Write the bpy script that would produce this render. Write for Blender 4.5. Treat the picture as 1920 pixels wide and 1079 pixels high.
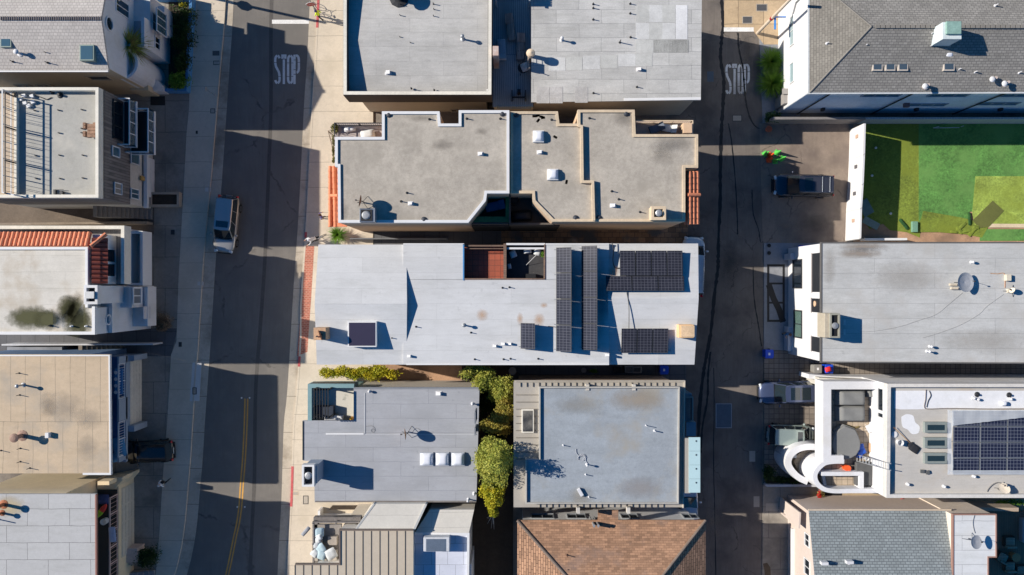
import bpy, math, random
from mathutils import Vector, noise as mnoise
R = math.radians
for o in list(bpy.data.objects): bpy.data.objects.remove(o)
S = bpy.context.scene
H0 = 67.0; PPM = 22.5                    # drone height, ground pixels per metre (of the 1920 wide photograph)
# ---------------------------------------------------------------- camera, sky, sun, exposure
cam = bpy.data.cameras.new('camera'); camo = bpy.data.objects.new('camera', cam); S.collection.objects.link(camo)
camo.location = (0, 0, H0); camo.rotation_euler = (0, 0, 0)
cam.sensor_width = 36; cam.lens = 36 * H0 / (1920 / PPM); cam.clip_end = 1000
S.camera = camo
SUN_EL, SLOPE = 32.0, 0.22
sd = Vector((math.cos(R(SUN_EL)) / math.hypot(1, SLOPE), -SLOPE * math.cos(R(SUN_EL)) / math.hypot(1, SLOPE), -math.sin(R(SUN_EL))))
sun = bpy.data.lights.new('sun', 'SUN'); suno = bpy.data.objects.new('sun', sun); S.collection.objects.link(suno)
suno.rotation_euler = sd.to_track_quat('-Z', 'Y').to_euler(); suno.location = (-60, 15, 60)
sun.energy = 5.0; sun.angle = R(0.5); sun.color = (1.0, 0.925, 0.82)
w = bpy.data.worlds.new("World"); S.world = w; w.use_nodes = True
sky = w.node_tree.nodes.new('ShaderNodeTexSky'); sky.sky_type = 'NISHITA'; sky.sun_disc = False
sky.sun_elevation = R(SUN_EL); sky.sun_rotation = math.atan2(-sd.x, -sd.y)
sky.ozone_density = 5.0; sky.air_density = 1.0; sky.dust_density = 0.3
w.node_tree.nodes['Background'].inputs[1].default_value = 0.07
hs = w.node_tree.nodes.new('ShaderNodeHueSaturation'); hs.inputs['Saturation'].default_value = 1.35      # a deep clear blue sky
w.node_tree.links.new(sky.outputs[0], hs.inputs['Color']); w.node_tree.links.new(hs.outputs[0], w.node_tree.nodes['Background'].inputs[0])
S.view_settings.view_transform = 'Standard'; S.view_settings.look = 'None'; S.view_settings.gamma = 1
S.view_settings.exposure = 0.44

# ---------------------------------------------------------------- helpers
def wx(px, z=0): return (px - 960) / PPM * (1 - z / H0)
def wy(py, z=0): return (539.5 - py) / PPM * (1 - z / H0)
def wp(pts, z=0): return [(wx(a, z), wy(b, z)) for a, b in pts]
def lin(c): return tuple(((v / 255) / 12.92 if v / 255 <= .04045 else ((v / 255 + .055) / 1.055) ** 2.4) for v in c) + (1,)
MATS = {}
def base_mat(name):
    m = bpy.data.materials.new(name); m.use_nodes = True; return m, m.node_tree, m.node_tree.nodes['Principled BSDF']
def N(nt, t, **k):
    n = nt.nodes.new(t)
    for a, b in k.items(): setattr(n, a, b)
    return n
def mixc(nt, fac, a, b, mode='MIX'):
    n = N(nt, 'ShaderNodeMix', data_type='RGBA', blend_type=mode)
    for s, v in ((0, fac), (6, a), (7, b)):
        if hasattr(v, 'links'): nt.links.new(v, n.inputs[s])
        else: n.inputs[s].default_value = v
    return n.outputs[2]
def ramp(nt, x, a, b):
    n = N(nt, 'ShaderNodeMapRange'); n.inputs[1].default_value = a; n.inputs[2].default_value = b
    nt.links.new(x, n.inputs[0]); return n.outputs[0]
def noise(nt, co, scale, detail=4, rough=.6, stretch=None):
    n = N(nt, 'ShaderNodeTexNoise'); n.inputs['Scale'].default_value = scale; n.inputs['Detail'].default_value = detail; n.inputs['Roughness'].default_value = rough
    if stretch:
        mp = N(nt, 'ShaderNodeMapping'); mp.inputs['Scale'].default_value = stretch; nt.links.new(co, mp.inputs[0]); co = mp.outputs[0]
    nt.links.new(co, n.inputs['Vector']); return n.outputs['Fac']
def dk(c, f): return (c[0] * f, c[1] * f, c[2] * f, 1)
def M(name, col, rough=.8, kind='plain', var=.12, metal=0, bw=1., bh=1., mortar=.02, rot=0, offset=.5, spec=.5, stain=None, stain_th=(.55, .75), mcol=None, bump=.15, fine=12., coat=0, contrast=.08, obj=False, vstretch=None, grime=None, crack=0):
    """procedural material; col is sRGB 0-255 of the surface itself"""
    if name in MATS: return MATS[name]
    m, nt, bs = base_mat(name); c = lin(col)
    bs.inputs['Roughness'].default_value = rough; bs.inputs['Metallic'].default_value = metal
    bs.inputs['Specular IOR Level'].default_value = spec; bs.inputs['Coat Weight'].default_value = coat
    if obj: co = N(nt, 'ShaderNodeTexCoord').outputs['Object']
    else: co = N(nt, 'ShaderNodeNewGeometry').outputs['Position']
    cur = None; hgt = noise(nt, co, fine, 6, .7)
    if kind in ('brick', 'shingle'):
        b = N(nt, 'ShaderNodeTexBrick'); mp = N(nt, 'ShaderNodeMapping'); mp.inputs['Rotation'].default_value = (0, 0, rot)
        nt.links.new(co, mp.inputs[0])
        nz = N(nt, 'ShaderNodeTexNoise'); nz.inputs['Scale'].default_value = .8; nt.links.new(co, nz.inputs['Vector'])
        v = N(nt, 'ShaderNodeVectorMath', operation='MULTIPLY_ADD'); nt.links.new(nz.outputs['Color'], v.inputs[0])
        v.inputs[1].default_value = (min(.12, bh * .12),) * 3; nt.links.new(mp.outputs[0], v.inputs[2])
        nt.links.new(v.outputs[0], b.inputs['Vector'])
        b.offset = offset; b.inputs['Scale'].default_value = 1; b.inputs['Brick Width'].default_value = bw; b.inputs['Row Height'].default_value = bh
        b.inputs['Mortar Size'].default_value = mortar; b.inputs['Mortar Smooth'].default_value = .3; b.inputs['Bias'].default_value = 0
        b.inputs['Color1'].default_value = dk(c, 1 - contrast); b.inputs['Color2'].default_value = dk(c, 1 + contrast)
        b.inputs['Mortar'].default_value = lin(mcol) if mcol else dk(c, .45)
        cur = b.outputs['Color']
    else:
        r = N(nt, 'ShaderNodeRGB'); r.outputs[0].default_value = c; cur = r.outputs[0]
    n1 = noise(nt, co, .45, 5, .65); n2 = noise(nt, co, 3.5, 5, .7, vstretch)
    f1 = ramp(nt, n1, .3, .7); f2 = ramp(nt, n2, .3, .7)
    cur = mixc(nt, 1.0, cur, mixc(nt, f1, (1 - var,) * 3 + (1,), (1 + var * .6,) * 3 + (1,)), 'MULTIPLY')
    cur = mixc(nt, 1.0, cur, mixc(nt, f2, (1 - var * .8,) * 3 + (1,), (1 + var * .5,) * 3 + (1,)), 'MULTIPLY')
    cur = mixc(nt, 1.0, cur, mixc(nt, ramp(nt, hgt, .3, .7), (1 - var * .9,) * 3 + (1,), (1 + var * .7,) * 3 + (1,)), 'MULTIPLY')
    if grime is None: grime = .13 if name.startswith(('membrane', 'roof_coating', 'asphalt', 'driveway', 'sidewalk', 'concrete', 'gutter')) else 0
    if grime:
        g1 = noise(nt, co, .9, 7, .68, (.35, 1.6, 1) if 'membrane' in name else ((2.2, .25, 1) if 'asphalt' in name else None)); cur = mixc(nt, 1., cur, mixc(nt, ramp(nt, g1, .48, .72), (1, 1, 1, 1), (1 - grime, 1 - grime, 1 - grime * 1.1, 1)), 'MULTIPLY')
        g2 = noise(nt, co, 2.6, 3, .5); cur = mixc(nt, 1., cur, mixc(nt, ramp(nt, g2, .66, .74), (1, 1, 1, 1), (1 - grime * .9,) * 3 + (1,)), 'MULTIPLY')
    if crack:
        nz2 = N(nt, 'ShaderNodeTexNoise'); nz2.inputs['Scale'].default_value = 1.1; nz2.inputs['Detail'].default_value = 5; nt.links.new(co, nz2.inputs['Vector'])
        va = N(nt, 'ShaderNodeVectorMath', operation='MULTIPLY_ADD'); nt.links.new(nz2.outputs['Color'], va.inputs[0]); va.inputs[1].default_value = (1.4, 1.4, 0); nt.links.new(co, va.inputs[2])
        vo = N(nt, 'ShaderNodeTexVoronoi', feature='DISTANCE_TO_EDGE'); vo.inputs['Scale'].default_value = crack; nt.links.new(va.outputs[0], vo.inputs['Vector'])
        msk = N(nt, 'ShaderNodeMath', operation='MULTIPLY'); nt.links.new(ramp(nt, vo.outputs['Distance'], .012, .003), msk.inputs[0]); nt.links.new(ramp(nt, n1, .45, .55), msk.inputs[1])
        cur = mixc(nt, msk.outputs[0], cur, dk(c, .5))
    if stain:
        n3 = noise(nt, co, .35, 6, .6)
        cur = mixc(nt, ramp(nt, n3, *stain_th), cur, lin(stain))
    nt.links.new(cur, bs.inputs['Base Color'])
    if bump:
        bp = N(nt, 'ShaderNodeBump'); bp.inputs['Strength'].default_value = bump; bp.inputs['Distance'].default_value = .03
        nt.links.new(hgt, bp.inputs['Height']); nt.links.new(bp.outputs[0], bs.inputs['Normal'])
    MATS[name] = m; return m
def glass(name, col, rough=.06):
    return M(name, col, rough, var=.05, bump=0, spec=.9, coat=.6)

class MB:
    def __init__(s): s.v = []; s.f = []; s.m = []
    def add(s, vs, fs, mi=0):
        n = len(s.v); s.v += [tuple(v) for v in vs]; s.f += [tuple(i + n for i in f) for f in fs]; s.m += [mi] * len(fs); return s
    def box(s, x0, y0, z0, x1, y1, z1, mi=0):
        x0, x1 = min(x0, x1), max(x0, x1); y0, y1 = min(y0, y1), max(y0, y1); z0, z1 = min(z0, z1), max(z0, z1)
        return s.add([(x0, y0, z0), (x1, y0, z0), (x1, y1, z0), (x0, y1, z0), (x0, y0, z1), (x1, y0, z1), (x1, y1, z1), (x0, y1, z1)],
              [(0, 3, 2, 1), (4, 5, 6, 7), (0, 1, 5, 4), (1, 2, 6, 5), (2, 3, 7, 6), (3, 0, 4, 7)], mi)
    def obox(s, c, size, rz, z0, z1, mi=0):                       # box turned about z
        ca, sa = math.cos(rz), math.sin(rz); a, b = size[0] / 2, size[1] / 2
        p = [(c[0] + ca * u - sa * v, c[1] + sa * u + ca * v) for u, v in ((-a, -b), (a, -b), (a, b), (-a, b))]
        return s.prism(p, z0, z1, mi)
    def prism(s, pts, z0, z1, mi=0, cap=True, bottom=True):
        pts = ccw(pts); n = len(pts)
        za = z0 if isinstance(z0, (list, tuple)) else [z0] * n; zb = z1 if isinstance(z1, (list, tuple)) else [z1] * n
        vs = [(p[0], p[1], za[i]) for i, p in enumerate(pts)] + [(p[0], p[1], zb[i]) for i, p in enumerate(pts)]
        fs = [(i, (i + 1) % n, n + (i + 1) % n, n + i) for i in range(n)]
        if cap: fs.append(tuple(range(n, 2 * n)))
        if bottom: fs.append(tuple(range(n - 1, -1, -1)))
        return s.add(vs, fs, mi)
    def ring(s, pts, w, z0, z1, mi=0):
        pts = ccw(pts); q = offset(pts, w); n = len(pts)
        vs = [(p[0], p[1], z0) for p in pts] + [(p[0], p[1], z1) for p in pts] + [(p[0], p[1], z1) for p in q] + [(p[0], p[1], z0) for p in q]
        fs = []
        for i in range(n):
            j = (i + 1) % n
            fs += [(i, j, n + j, n + i), (n + i, n + j, 2 * n + j, 2 * n + i), (2 * n + i, 2 * n + j, 3 * n + j, 3 * n + i), (3 * n + i, 3 * n + j, j, i)]
        return s.add(vs, fs, mi)
    def path(s, pts, w, z0, z1, mi=0, closed=False):              # wall or ribbon following a line (centre line), w wide
        n = len(pts); L = []; Rr = []
        for i, p in enumerate(pts):
            a = Vector(pts[max(i - 1, 0)]); b = Vector(pts[min(i + 1, n - 1)]); d = (b - a).normalized()
            if 0 < i < n - 1:
                d1 = (Vector(p) - a).normalized(); d2 = (b - Vector(p)).normalized(); k = 1 / max(.4, math.cos(d1.angle(d2, 0) / 2)); d = (d1 + d2).normalized()
            else: k = 1
            nn = Vector((-d.y, d.x)) * (w / 2 * k); L.append((p[0] + nn.x, p[1] + nn.y)); Rr.append((p[0] - nn.x, p[1] - nn.y))
        zz0 = z0 if isinstance(z0, list) else [z0] * n; zz1 = z1 if isinstance(z1, list) else [z1] * n
        vs = []
        for i in range(n): vs += [(L[i][0], L[i][1], zz0[i]), (Rr[i][0], Rr[i][1], zz0[i]), (Rr[i][0], Rr[i][1], zz1[i]), (L[i][0], L[i][1], zz1[i])]
        fs = []
        for i in range(n - 1):
            a, b = 4 * i, 4 * i + 4
            fs += [(a + 3, a + 2, b + 2, b + 3), (a, b, b + 1, a + 1), (a, a + 3, b + 3, b), (a + 2, a + 1, b + 1, b + 2)]
        fs += [(0, 1, 2, 3), (4 * n - 1, 4 * n - 2, 4 * n - 3, 4 * n - 4)]
        return s.add(vs, fs, mi)
    def tube(s, a, b, r0, r1=None, seg=8, mi=0, caps=True):
        r1 = r0 if r1 is None else r1; a = Vector(a); b = Vector(b); d = (b - a).normalized()
        u = d.orthogonal().normalized(); v = d.cross(u); vs = []
        for c, r in ((a, r0), (b, r1)):
            for i in range(seg):
                t = 2 * math.pi * i / seg; vs.append(c + u * (r * math.cos(t)) + v * (r * math.sin(t)))
        fs = [(i, (i + 1) % seg, seg + (i + 1) % seg, seg + i) for i in range(seg)]
        if caps: fs += [tuple(range(seg - 1, -1, -1)), tuple(range(seg, 2 * seg))]
        return s.add(vs, fs, mi)
    def lathe(s, c, prof, seg=16, mi=0, axis=None):               # prof: (radius, height) list
        ax = Vector(axis or (0, 0, 1)).normalized(); u = ax.orthogonal().normalized(); v = ax.cross(u); c = Vector(c); vs = []; n = len(prof)
        for r, h in prof:
            for i in range(seg):
                t = 2 * math.pi * i / seg; vs.append(c + ax * h + u * (r * math.cos(t)) + v * (r * math.sin(t)))
        fs = [(k * seg + i, k * seg + (i + 1) % seg, (k + 1) * seg + (i + 1) % seg, (k + 1) * seg + i) for k in range(n - 1) for i in range(seg)]
        fs += [tuple(range(seg - 1, -1, -1)), tuple(range((n - 1) * seg, n * seg))]
        return s.add(vs, fs, mi)
    def cushion(s, c, sx, sy, h, rz=0, z0=0, mi=0, n=6, tilt=0):  # soft rounded pad
        vs = []; fs = []
        for k in (1, -1):
            for i in range(n + 1):
                for j in range(n + 1):
                    u = -1 + 2 * i / n; v = -1 + 2 * j / n
                    e = (1 - abs(u) ** 4) * (1 - abs(v) ** 4); sh = 1 - .06 * (u * u) * (v * v)
                    x = u * sx / 2 * sh; y = v * sy / 2 * sh; z = h / 2 + k * h / 2 * e ** .5
                    z += tilt * x
                    vs.append((c[0] + x * math.cos(rz) - y * math.sin(rz), c[1] + x * math.sin(rz) + y * math.cos(rz), z0 + z))
        o = (n + 1) ** 2
        for i in range(n):
            for j in range(n):
                a = i * (n + 1) + j; q = (a, a + n + 1, a + n + 2, a + 1); fs.append(q); fs.append(tuple(x + o for x in reversed(q)))
        return s.add(vs, fs, mi)
def ccw(p):
    a = sum(p[i][0] * p[(i + 1) % len(p)][1] - p[(i + 1) % len(p)][0] * p[i][1] for i in range(len(p)))
    return list(p) if a > 0 else list(reversed(p))
def offset(p, w):                                                  # inward offset of a ccw polygon
    n = len(p); out = []
    for i in range(n):
        a, b, c = Vector(p[i - 1]), Vector(p[i]), Vector(p[(i + 1) % n])
        d1 = (b - a).normalized(); d2 = (c - b).normalized(); n1 = Vector((-d1.y, d1.x)); n2 = Vector((-d2.y, d2.x))
        m = (n1 + n2); m = m / max(.3, m.dot(n1)) if m.length > 1e-6 else n1
        out.append(tuple(b + m * w))
    return out
OFF = {}
def off_of(o): return OFF.get(o.name, Vector((0, 0, 0)))
def tag(o, label=None, cat=None, group=None, kind=None):
    if label: o['label'] = label
    if cat: o['category'] = cat
    if group: o['group'] = group
    if kind: o['kind'] = kind
    return o
def empty(name, label, cat, loc=(0, 0, 0), group=None):
    o = bpy.data.objects.new(name, None); S.collection.objects.link(o); o.empty_display_size = .3
    o.location = loc; OFF[o.name] = Vector(loc); return tag(o, label, cat, group)
def build(mb, name, mats, parent=None, smooth=False, bevel=0, sub=0, auto=False):
    if not isinstance(mats, (list, tuple)): mats = [mats]
    if parent is not None: of = off_of(parent)
    else:
        xs = [v[0] for v in mb.v]; ys = [v[1] for v in mb.v]; zs = [v[2] for v in mb.v]
        of = Vector(((min(xs) + max(xs)) / 2, (min(ys) + max(ys)) / 2, min(zs)))
    me = bpy.data.meshes.new(name)
    me.from_pydata([(v[0] - of.x, v[1] - of.y, v[2] - of.z) for v in mb.v], [], mb.f)
    for m in mats: me.materials.append(m)
    if len(mats) > 1: me.polygons.foreach_set('material_index', mb.m)
    if smooth: me.polygons.foreach_set('use_smooth', [True] * len(me.polygons))
    me.update()
    o = bpy.data.objects.new(name, me); S.collection.objects.link(o); OFF[o.name] = of.copy()
    if parent is not None: o.parent = parent
    else: o.location = of
    if bevel:
        b = o.modifiers.new('bevel', 'BEVEL'); b.width = bevel; b.segments = 2; b.limit_method = 'ANGLE'
    if sub:
        b = o.modifiers.new('sub', 'SUBSURF'); b.levels = sub; b.render_levels = sub
    return o
def solo(mb, name, mats, label, cat, group=None, kind=None, **k):
    return tag(build(mb, name, mats, None, **k), label, cat, group, kind)
def copy_tree(o, parent=None):
    c = o.copy(); S.collection.objects.link(c); c.parent = parent
    for ch in [x for x in S.collection.objects if x.parent == o]: copy_tree(ch, c)
    return c
def bent(pts, n=6):                                                # smooth a px polyline (Catmull-Rom)
    out = []; P = [Vector(p) for p in pts]
    for i in range(len(P) - 1):
        a = P[max(i - 1, 0)]; b = P[i]; c = P[i + 1]; d = P[min(i + 2, len(P) - 1)]
        for k in range(n):
            t = k / n; q = .5 * ((2 * b) + (c - a) * t + (2 * a - 5 * b + 4 * c - d) * t * t + (3 * b - a - 3 * c + d) * t ** 3); out.append(tuple(q))
    out.append(tuple(P[-1])); return out

# ---------------------------------------------------------------- materials
mem_w = M('membrane_white', (194, 195, 196), .75, 'brick', .06, bw=11, bh=1.15, mortar=.009, mcol=(172, 172, 172), contrast=.045, vstretch=(.35, 2, 1))
mem_g = M('membrane_grey', (182, 180, 176), .85, 'brick', .12, bw=5, bh=1.05, mortar=.009, mcol=(150, 148, 146), contrast=.045, vstretch=(.35, 2, 1))
mem_g2 = M('membrane_patched', (184, 183, 180), .85, 'brick', .14, bw=3.4, bh=1.05, mortar=.014, mcol=(130, 130, 130), contrast=.09, vstretch=(.35, 2, 1))
mem_tan = M('membrane_tan', (192, 172, 146), .9, 'brick', .08, bw=1.12, bh=5, mortar=.014, mcol=(120, 110, 98), contrast=.02, stain=(158, 150, 138), stain_th=(.52, .8))
mem_blue = M('membrane_bluegrey', (158, 160, 165), .85, 'brick', .06, bw=4.2, bh=1.1, mortar=.014, mcol=(126, 128, 133), contrast=.03, vstretch=(.5, 2, 1), stain=(146, 148, 152), stain_th=(.5, .75))
mem_r2 = M('membrane_pale', (184, 184, 182), .85, 'brick', .1, bw=9, bh=1.12, mortar=.011, mcol=(134, 134, 134), contrast=.035, vstretch=(.35, 2, 1), stain=(172, 168, 162), stain_th=(.5, .75))
mem_plain = M('membrane_smooth', (150, 157, 164), .8, var=.12, stain=(150, 147, 140), stain_th=(.52, .72))
mem_l5 = M('membrane_block', (176, 176, 176), .85, 'brick', .06, bw=3.1, bh=1.25, mortar=.016, mcol=(92, 92, 92), contrast=.03)
mem_l3 = M('membrane_cream', (205, 200, 190), .85, 'brick', .08, bw=5, bh=1.2, mortar=.008, mcol=(165, 160, 150), contrast=.02, stain=(176, 164, 146), stain_th=(.5, .7))
gravel = M('gravel_roof', (176, 168, 156), .95, var=.2, fine=28, bump=.5, stain=(150, 143, 132), stain_th=(.55, .75))
deckroof = M('roof_coating', (170, 168, 161), .9, var=.09, stain=(188, 183, 172), stain_th=(.55, .75))
coat3 = M('roof_coating_worn', (184, 180, 174), .85, var=.08, vstretch=(.3, 2, 1), stain=(172, 160, 146), stain_th=(.56, .72))
coatw = M('roof_coating_white', (222, 223, 226), .8, var=.05)
sh_grey = M('shingle_grey', (140, 137, 132), .95, 'shingle', .14, bw=.34, bh=.18, mortar=.024, mcol=(104, 102, 100), contrast=.14, bump=.3)
sh_grey_r = M('shingle_grey_side', (124, 120, 113), .95, 'shingle', .12, bw=.34, bh=.18, mortar=.02, mcol=(98, 95, 90), contrast=.12, rot=R(90), bump=.3)
sh_l1 = M('shingle_light', (186, 180, 174), .9, 'shingle', .08, bw=.27, bh=.22, mortar=.018, mcol=(150, 144, 140), contrast=.07)
sh_br = M('shingle_brown', (160, 124, 98), .95, 'shingle', .16, bw=.4, bh=.16, mortar=.01, mcol=(118, 90, 72), contrast=.26, bump=.3, stain=(128, 108, 98), stain_th=(.52, .7))
sh_br_r = M('shingle_brown_side', (164, 128, 102), .95, 'shingle', .14, bw=.5, bh=.18, mortar=.02, mcol=(74, 52, 42), contrast=.26, rot=R(90), bump=.3)
sh_r4 = M('shingle_bluegrey', (134, 142, 144), .9, 'shingle', .08, bw=.36, bh=.2, mortar=.028, mcol=(96, 102, 106), contrast=.12, bump=.3)
white = M('white_paint', (214, 214, 214), .6, var=.04)
whites = M('white_stucco', (212, 212, 214), .85, var=.07, bump=.3, fine=20, stain=(198, 196, 192), stain_th=(.52, .7), vstretch=(2, 2, .3))
cream = M('cream_stucco', (196, 178, 150), .9, var=.08, bump=.25, fine=20)
peach = M('peach_stucco', (206, 176, 146), .9, var=.08, fine=20)
beige = M('beige_stucco', (186, 178, 162), .9, var=.08, fine=20)
tanw = M('tan_trim', (206, 186, 158), .8, var=.14)
taupe = M('taupe_shingle_siding', (122, 116, 112), .95, 'shingle', .12, bw=.3, bh=.22, mortar=.03, mcol=(90, 86, 84), contrast=.12)
pinkish = M('pale_pink_stucco', (196, 182, 172), .9, var=.05, fine=20)
dkbrown = M('dark_brown_fascia', (66, 60, 56), .8, var=.1)
greysid = M('grey_siding', (158, 162, 168), .8, 'brick', .05, bw=30, bh=.2, mortar=.014, mcol=(110, 114, 120), contrast=.03)
bluegrey = M('bluegrey_panel', (146, 158, 172), .6, var=.06)
teal = M('teal_trim', (120, 152, 156), .6, var=.08)
paleteal = M('pale_teal_panel', (178, 206, 210), .35, var=.04)
timber = M('weathered_timber', (120, 98, 84), .9, 'brick', .2, bw=3, bh=.14, mortar=.01, contrast=.15)
timber2 = M('grey_timber', (126, 120, 116), .9, 'brick', .2, bw=3, bh=.14, mortar=.012, contrast=.15)
woodt = M('warm_wood', (176, 128, 84), .7, var=.2)
decking = M('bluegrey_decking', (158, 172, 178), .7, 'brick', .08, bw=.16, bh=6, mortar=.02, mcol=(96, 110, 120), contrast=.06)
deckbrown = M('brown_decking', (120, 86, 68), .8, 'brick', .1, bw=.15, bh=6, mortar=.02, contrast=.1)
redtile = M('red_floor_tile', (158, 82, 60), .6, 'brick', .12, bw=.42, bh=.42, mortar=.02, offset=0, mcol=(110, 62, 48), contrast=.12)
stonepave = M('slate_paving', (150, 116, 86), .8, 'brick', .2, bw=.62, bh=.42, mortar=.02, mcol=(80, 70, 62), contrast=.35, stain=(96, 92, 88), stain_th=(.5, .6))
darkpave = M('dark_paving', (92, 92, 94), .85, 'brick', .12, bw=1.2, bh=1.2, mortar=.02, offset=0)
sqpave = M('square_pavers', (132, 122, 112), .85, 'brick', .12, bw=.42, bh=.42, mortar=.025, offset=0, mcol=(84, 78, 72), contrast=.14)
terraf = M('terrace_pavers', (172, 156, 136), .85, 'brick', .12, bw=.42, bh=.42, mortar=.02, offset=0, contrast=.1)
terra = M('terracotta', (222, 140, 104), .75, var=.16, spec=.3)
terrad = M('terracotta_dark', (150, 78, 64), .75, var=.16, spec=.3)
seamroof = M('beige_metal_roof', (184, 172, 154), .6, var=.06)
seamgrey = M('greybeige_metal_roof', (164, 158, 148), .6, var=.06)
solar = M('solar_cells', (44, 45, 54), .12, 'brick', .14, bw=.25, bh=.2, mortar=.014, offset=0, mcol=(92, 93, 102), contrast=.1, bump=0, coat=0, spec=.35)
solar2 = M('solar_cells_dark', (34, 38, 58), .12, 'brick', .1, bw=.25, bh=.25, mortar=.014, offset=0, mcol=(120, 124, 136), contrast=.1, bump=0, coat=.3)
alu = M('aluminium', (176, 180, 184), .4, var=.05, metal=.6)
galv = M('galvanised_metal', (170, 172, 174), .5, var=.1, metal=.5)
darkm = M('dark_metal', (42, 44, 48), .5, var=.1)
black = M('black', (26, 27, 30), .6, var=.1)
dglass = glass('dark_glass', (26, 34, 42)); bglass = glass('blue_glass', (70, 98, 112)); gglass = glass('green_glass', (92, 116, 108))
rail_glass = glass('rail_glass', (120, 136, 144), .05); rail_glass.node_tree.nodes['Principled BSDF'].inputs['Alpha'].default_value = .35
dome = M('white_dome', (224, 226, 232), .3, var=.03, bump=0, coat=.3)
pvc = M('pvc_pipe', (206, 206, 208), .6, var=.06)
rust = M('rusty_metal', (176, 110, 74), .8, var=.3)
concrete = M('concrete', (206, 193, 174), .9, 'brick', .1, bw=60, bh=2.1, mortar=.016, offset=0, mcol=(140, 130, 116), contrast=.02, stain=(186, 174, 154), stain_th=(.5, .75), fine=18)
concdr = M('driveway_concrete', (150, 143, 133), .9, 'brick', .16, bw=3.2, bh=2.6, mortar=.02, offset=.3, mcol=(88, 84, 80), contrast=.06, stain=(112, 106, 98), stain_th=(.52, .7), fine=18)
concblue = M('bluish_concrete', (140, 142, 146), .9, var=.14, stain=(104, 108, 114), stain_th=(.5, .7), fine=18)
gutterc = M('gutter_concrete', (192, 180, 162), .9, 'brick', .12, bw=60, bh=3.0, mortar=.02, offset=0, mcol=(96, 90, 82), contrast=.02, stain=(136, 124, 108), stain_th=(.5, .7), fine=18)
asphalt = M('asphalt_street', (118, 113, 107), .92, var=.1, fine=22, bump=.4, stain=(108, 104, 99), stain_th=(.45, .6), vstretch=(2, .15, 1), crack=.1)
asphalt2 = M('asphalt_alley', (116, 108, 101), .92, var=.16, fine=20, bump=.4, stain=(90, 84, 80), stain_th=(.48, .64), vstretch=(2.5, .2, 1), crack=.33)
asphalt3 = M('asphalt_lot', (138, 124, 112), .92, var=.14, crack=.22, fine=20, bump=.4, stain=(112, 100, 92), stain_th=(.48, .64))
tar = M('tar', (22, 22, 24), .55, var=.25)
brickred = M('red_brick', (176, 104, 84), .9, 'brick', .12, bw=.3, bh=.15, mortar=.02, mcol=(196, 150, 128), contrast=.2, rot=R(0))
redpaint = M('red_curb_paint', (196, 92, 92), .8, var=.25)
whitepaint = M('road_white', (226, 224, 220), .8, var=.16, fine=14)
yellowpaint = M('road_yellow', (214, 160, 74), .8, var=.18, fine=14)
dirt = M('dirt', (176, 140, 112), .95, var=.2, stain=(132, 106, 86), stain_th=(.5, .7))
soil = M('dark_soil', (62, 52, 42), .95, var=.3)
ground_m = M('ground_concrete', (132, 124, 114), .95, var=.18, stain=(96, 90, 84), stain_th=(.5, .65))
turf1 = M('turf_light', (118, 134, 50), .95, var=.34, fine=7, bump=.5, stain=(112, 124, 40), stain_th=(.45, .65))
turf2 = M('turf_green', (88, 136, 66), .95, var=.34, fine=7, bump=.5, stain=(98, 140, 72), stain_th=(.45, .65))
turf3 = M('turf_yellow', (150, 170, 78), .95, var=.34, fine=7, bump=.5, stain=(126, 140, 52), stain_th=(.45, .7))
turf4 = M('turf_dark', (36, 76, 34), .95, var=.34, fine=7, bump=.5)
bluew = M('blue_wall_paint', (70, 132, 184), .7, var=.08)
binblue = M('blue_plastic', (26, 74, 196), .45, var=.08)
cushw = M('pale_fabric', (206, 208, 206), .9, var=.06); cushb = M('pale_blue_fabric', (176, 196, 202), .9, var=.06)
greyfab = M('grey_cover', (120, 121, 120), .9, var=.06, obj=True)
bark = M('bark', (104, 88, 74), .95, var=.25)
def leafm(name, a, b):
    if name in MATS: return MATS[name]
    m, nt, bs = base_mat(name); g = N(nt, 'ShaderNodeNewGeometry')
    nz = noise(nt, g.outputs['Position'], 1.6, 3); n2 = noise(nt, g.outputs['Position'], 14, 2)
    c = mixc(nt, ramp(nt, nz, .35, .65), lin(a), lin(b)); c = mixc(nt, 1., c, mixc(nt, ramp(nt, n2, .3, .7), (.7, .7, .7, 1), (1.3, 1.3, 1.2, 1)), 'MULTIPLY')
    nt.links.new(c, bs.inputs['Base Color']); bs.inputs['Roughness'].default_value = .6; bs.inputs['Specular IOR Level'].default_value = .3
    tr = N(nt, 'ShaderNodeBsdfTranslucent'); nt.links.new(c, tr.inputs[0]); mx = N(nt, 'ShaderNodeMixShader'); mx.inputs[0].default_value = .28
    nt.links.new(bs.outputs[0], mx.inputs[1]); nt.links.new(tr.outputs[0], mx.inputs[2]); nt.links.new(mx.outputs[0], nt.nodes['Material Output'].inputs[0])
    MATS[name] = m; return m
lf_y = leafm('leaf_yellow', (200, 184, 48), (150, 158, 44)); lf_m = leafm('leaf_olive', (186, 182, 88), (138, 150, 64)); lf_d = leafm('leaf_dark', (62, 84, 36), (42, 60, 28))
lf_g = leafm('leaf_green', (112, 150, 52), (84, 120, 42)); lf_dry = leafm('leaf_dry', (150, 130, 108), (100, 84, 68)); lf_red = leafm('flower_red', (200, 20, 34), (170, 14, 26))

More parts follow.
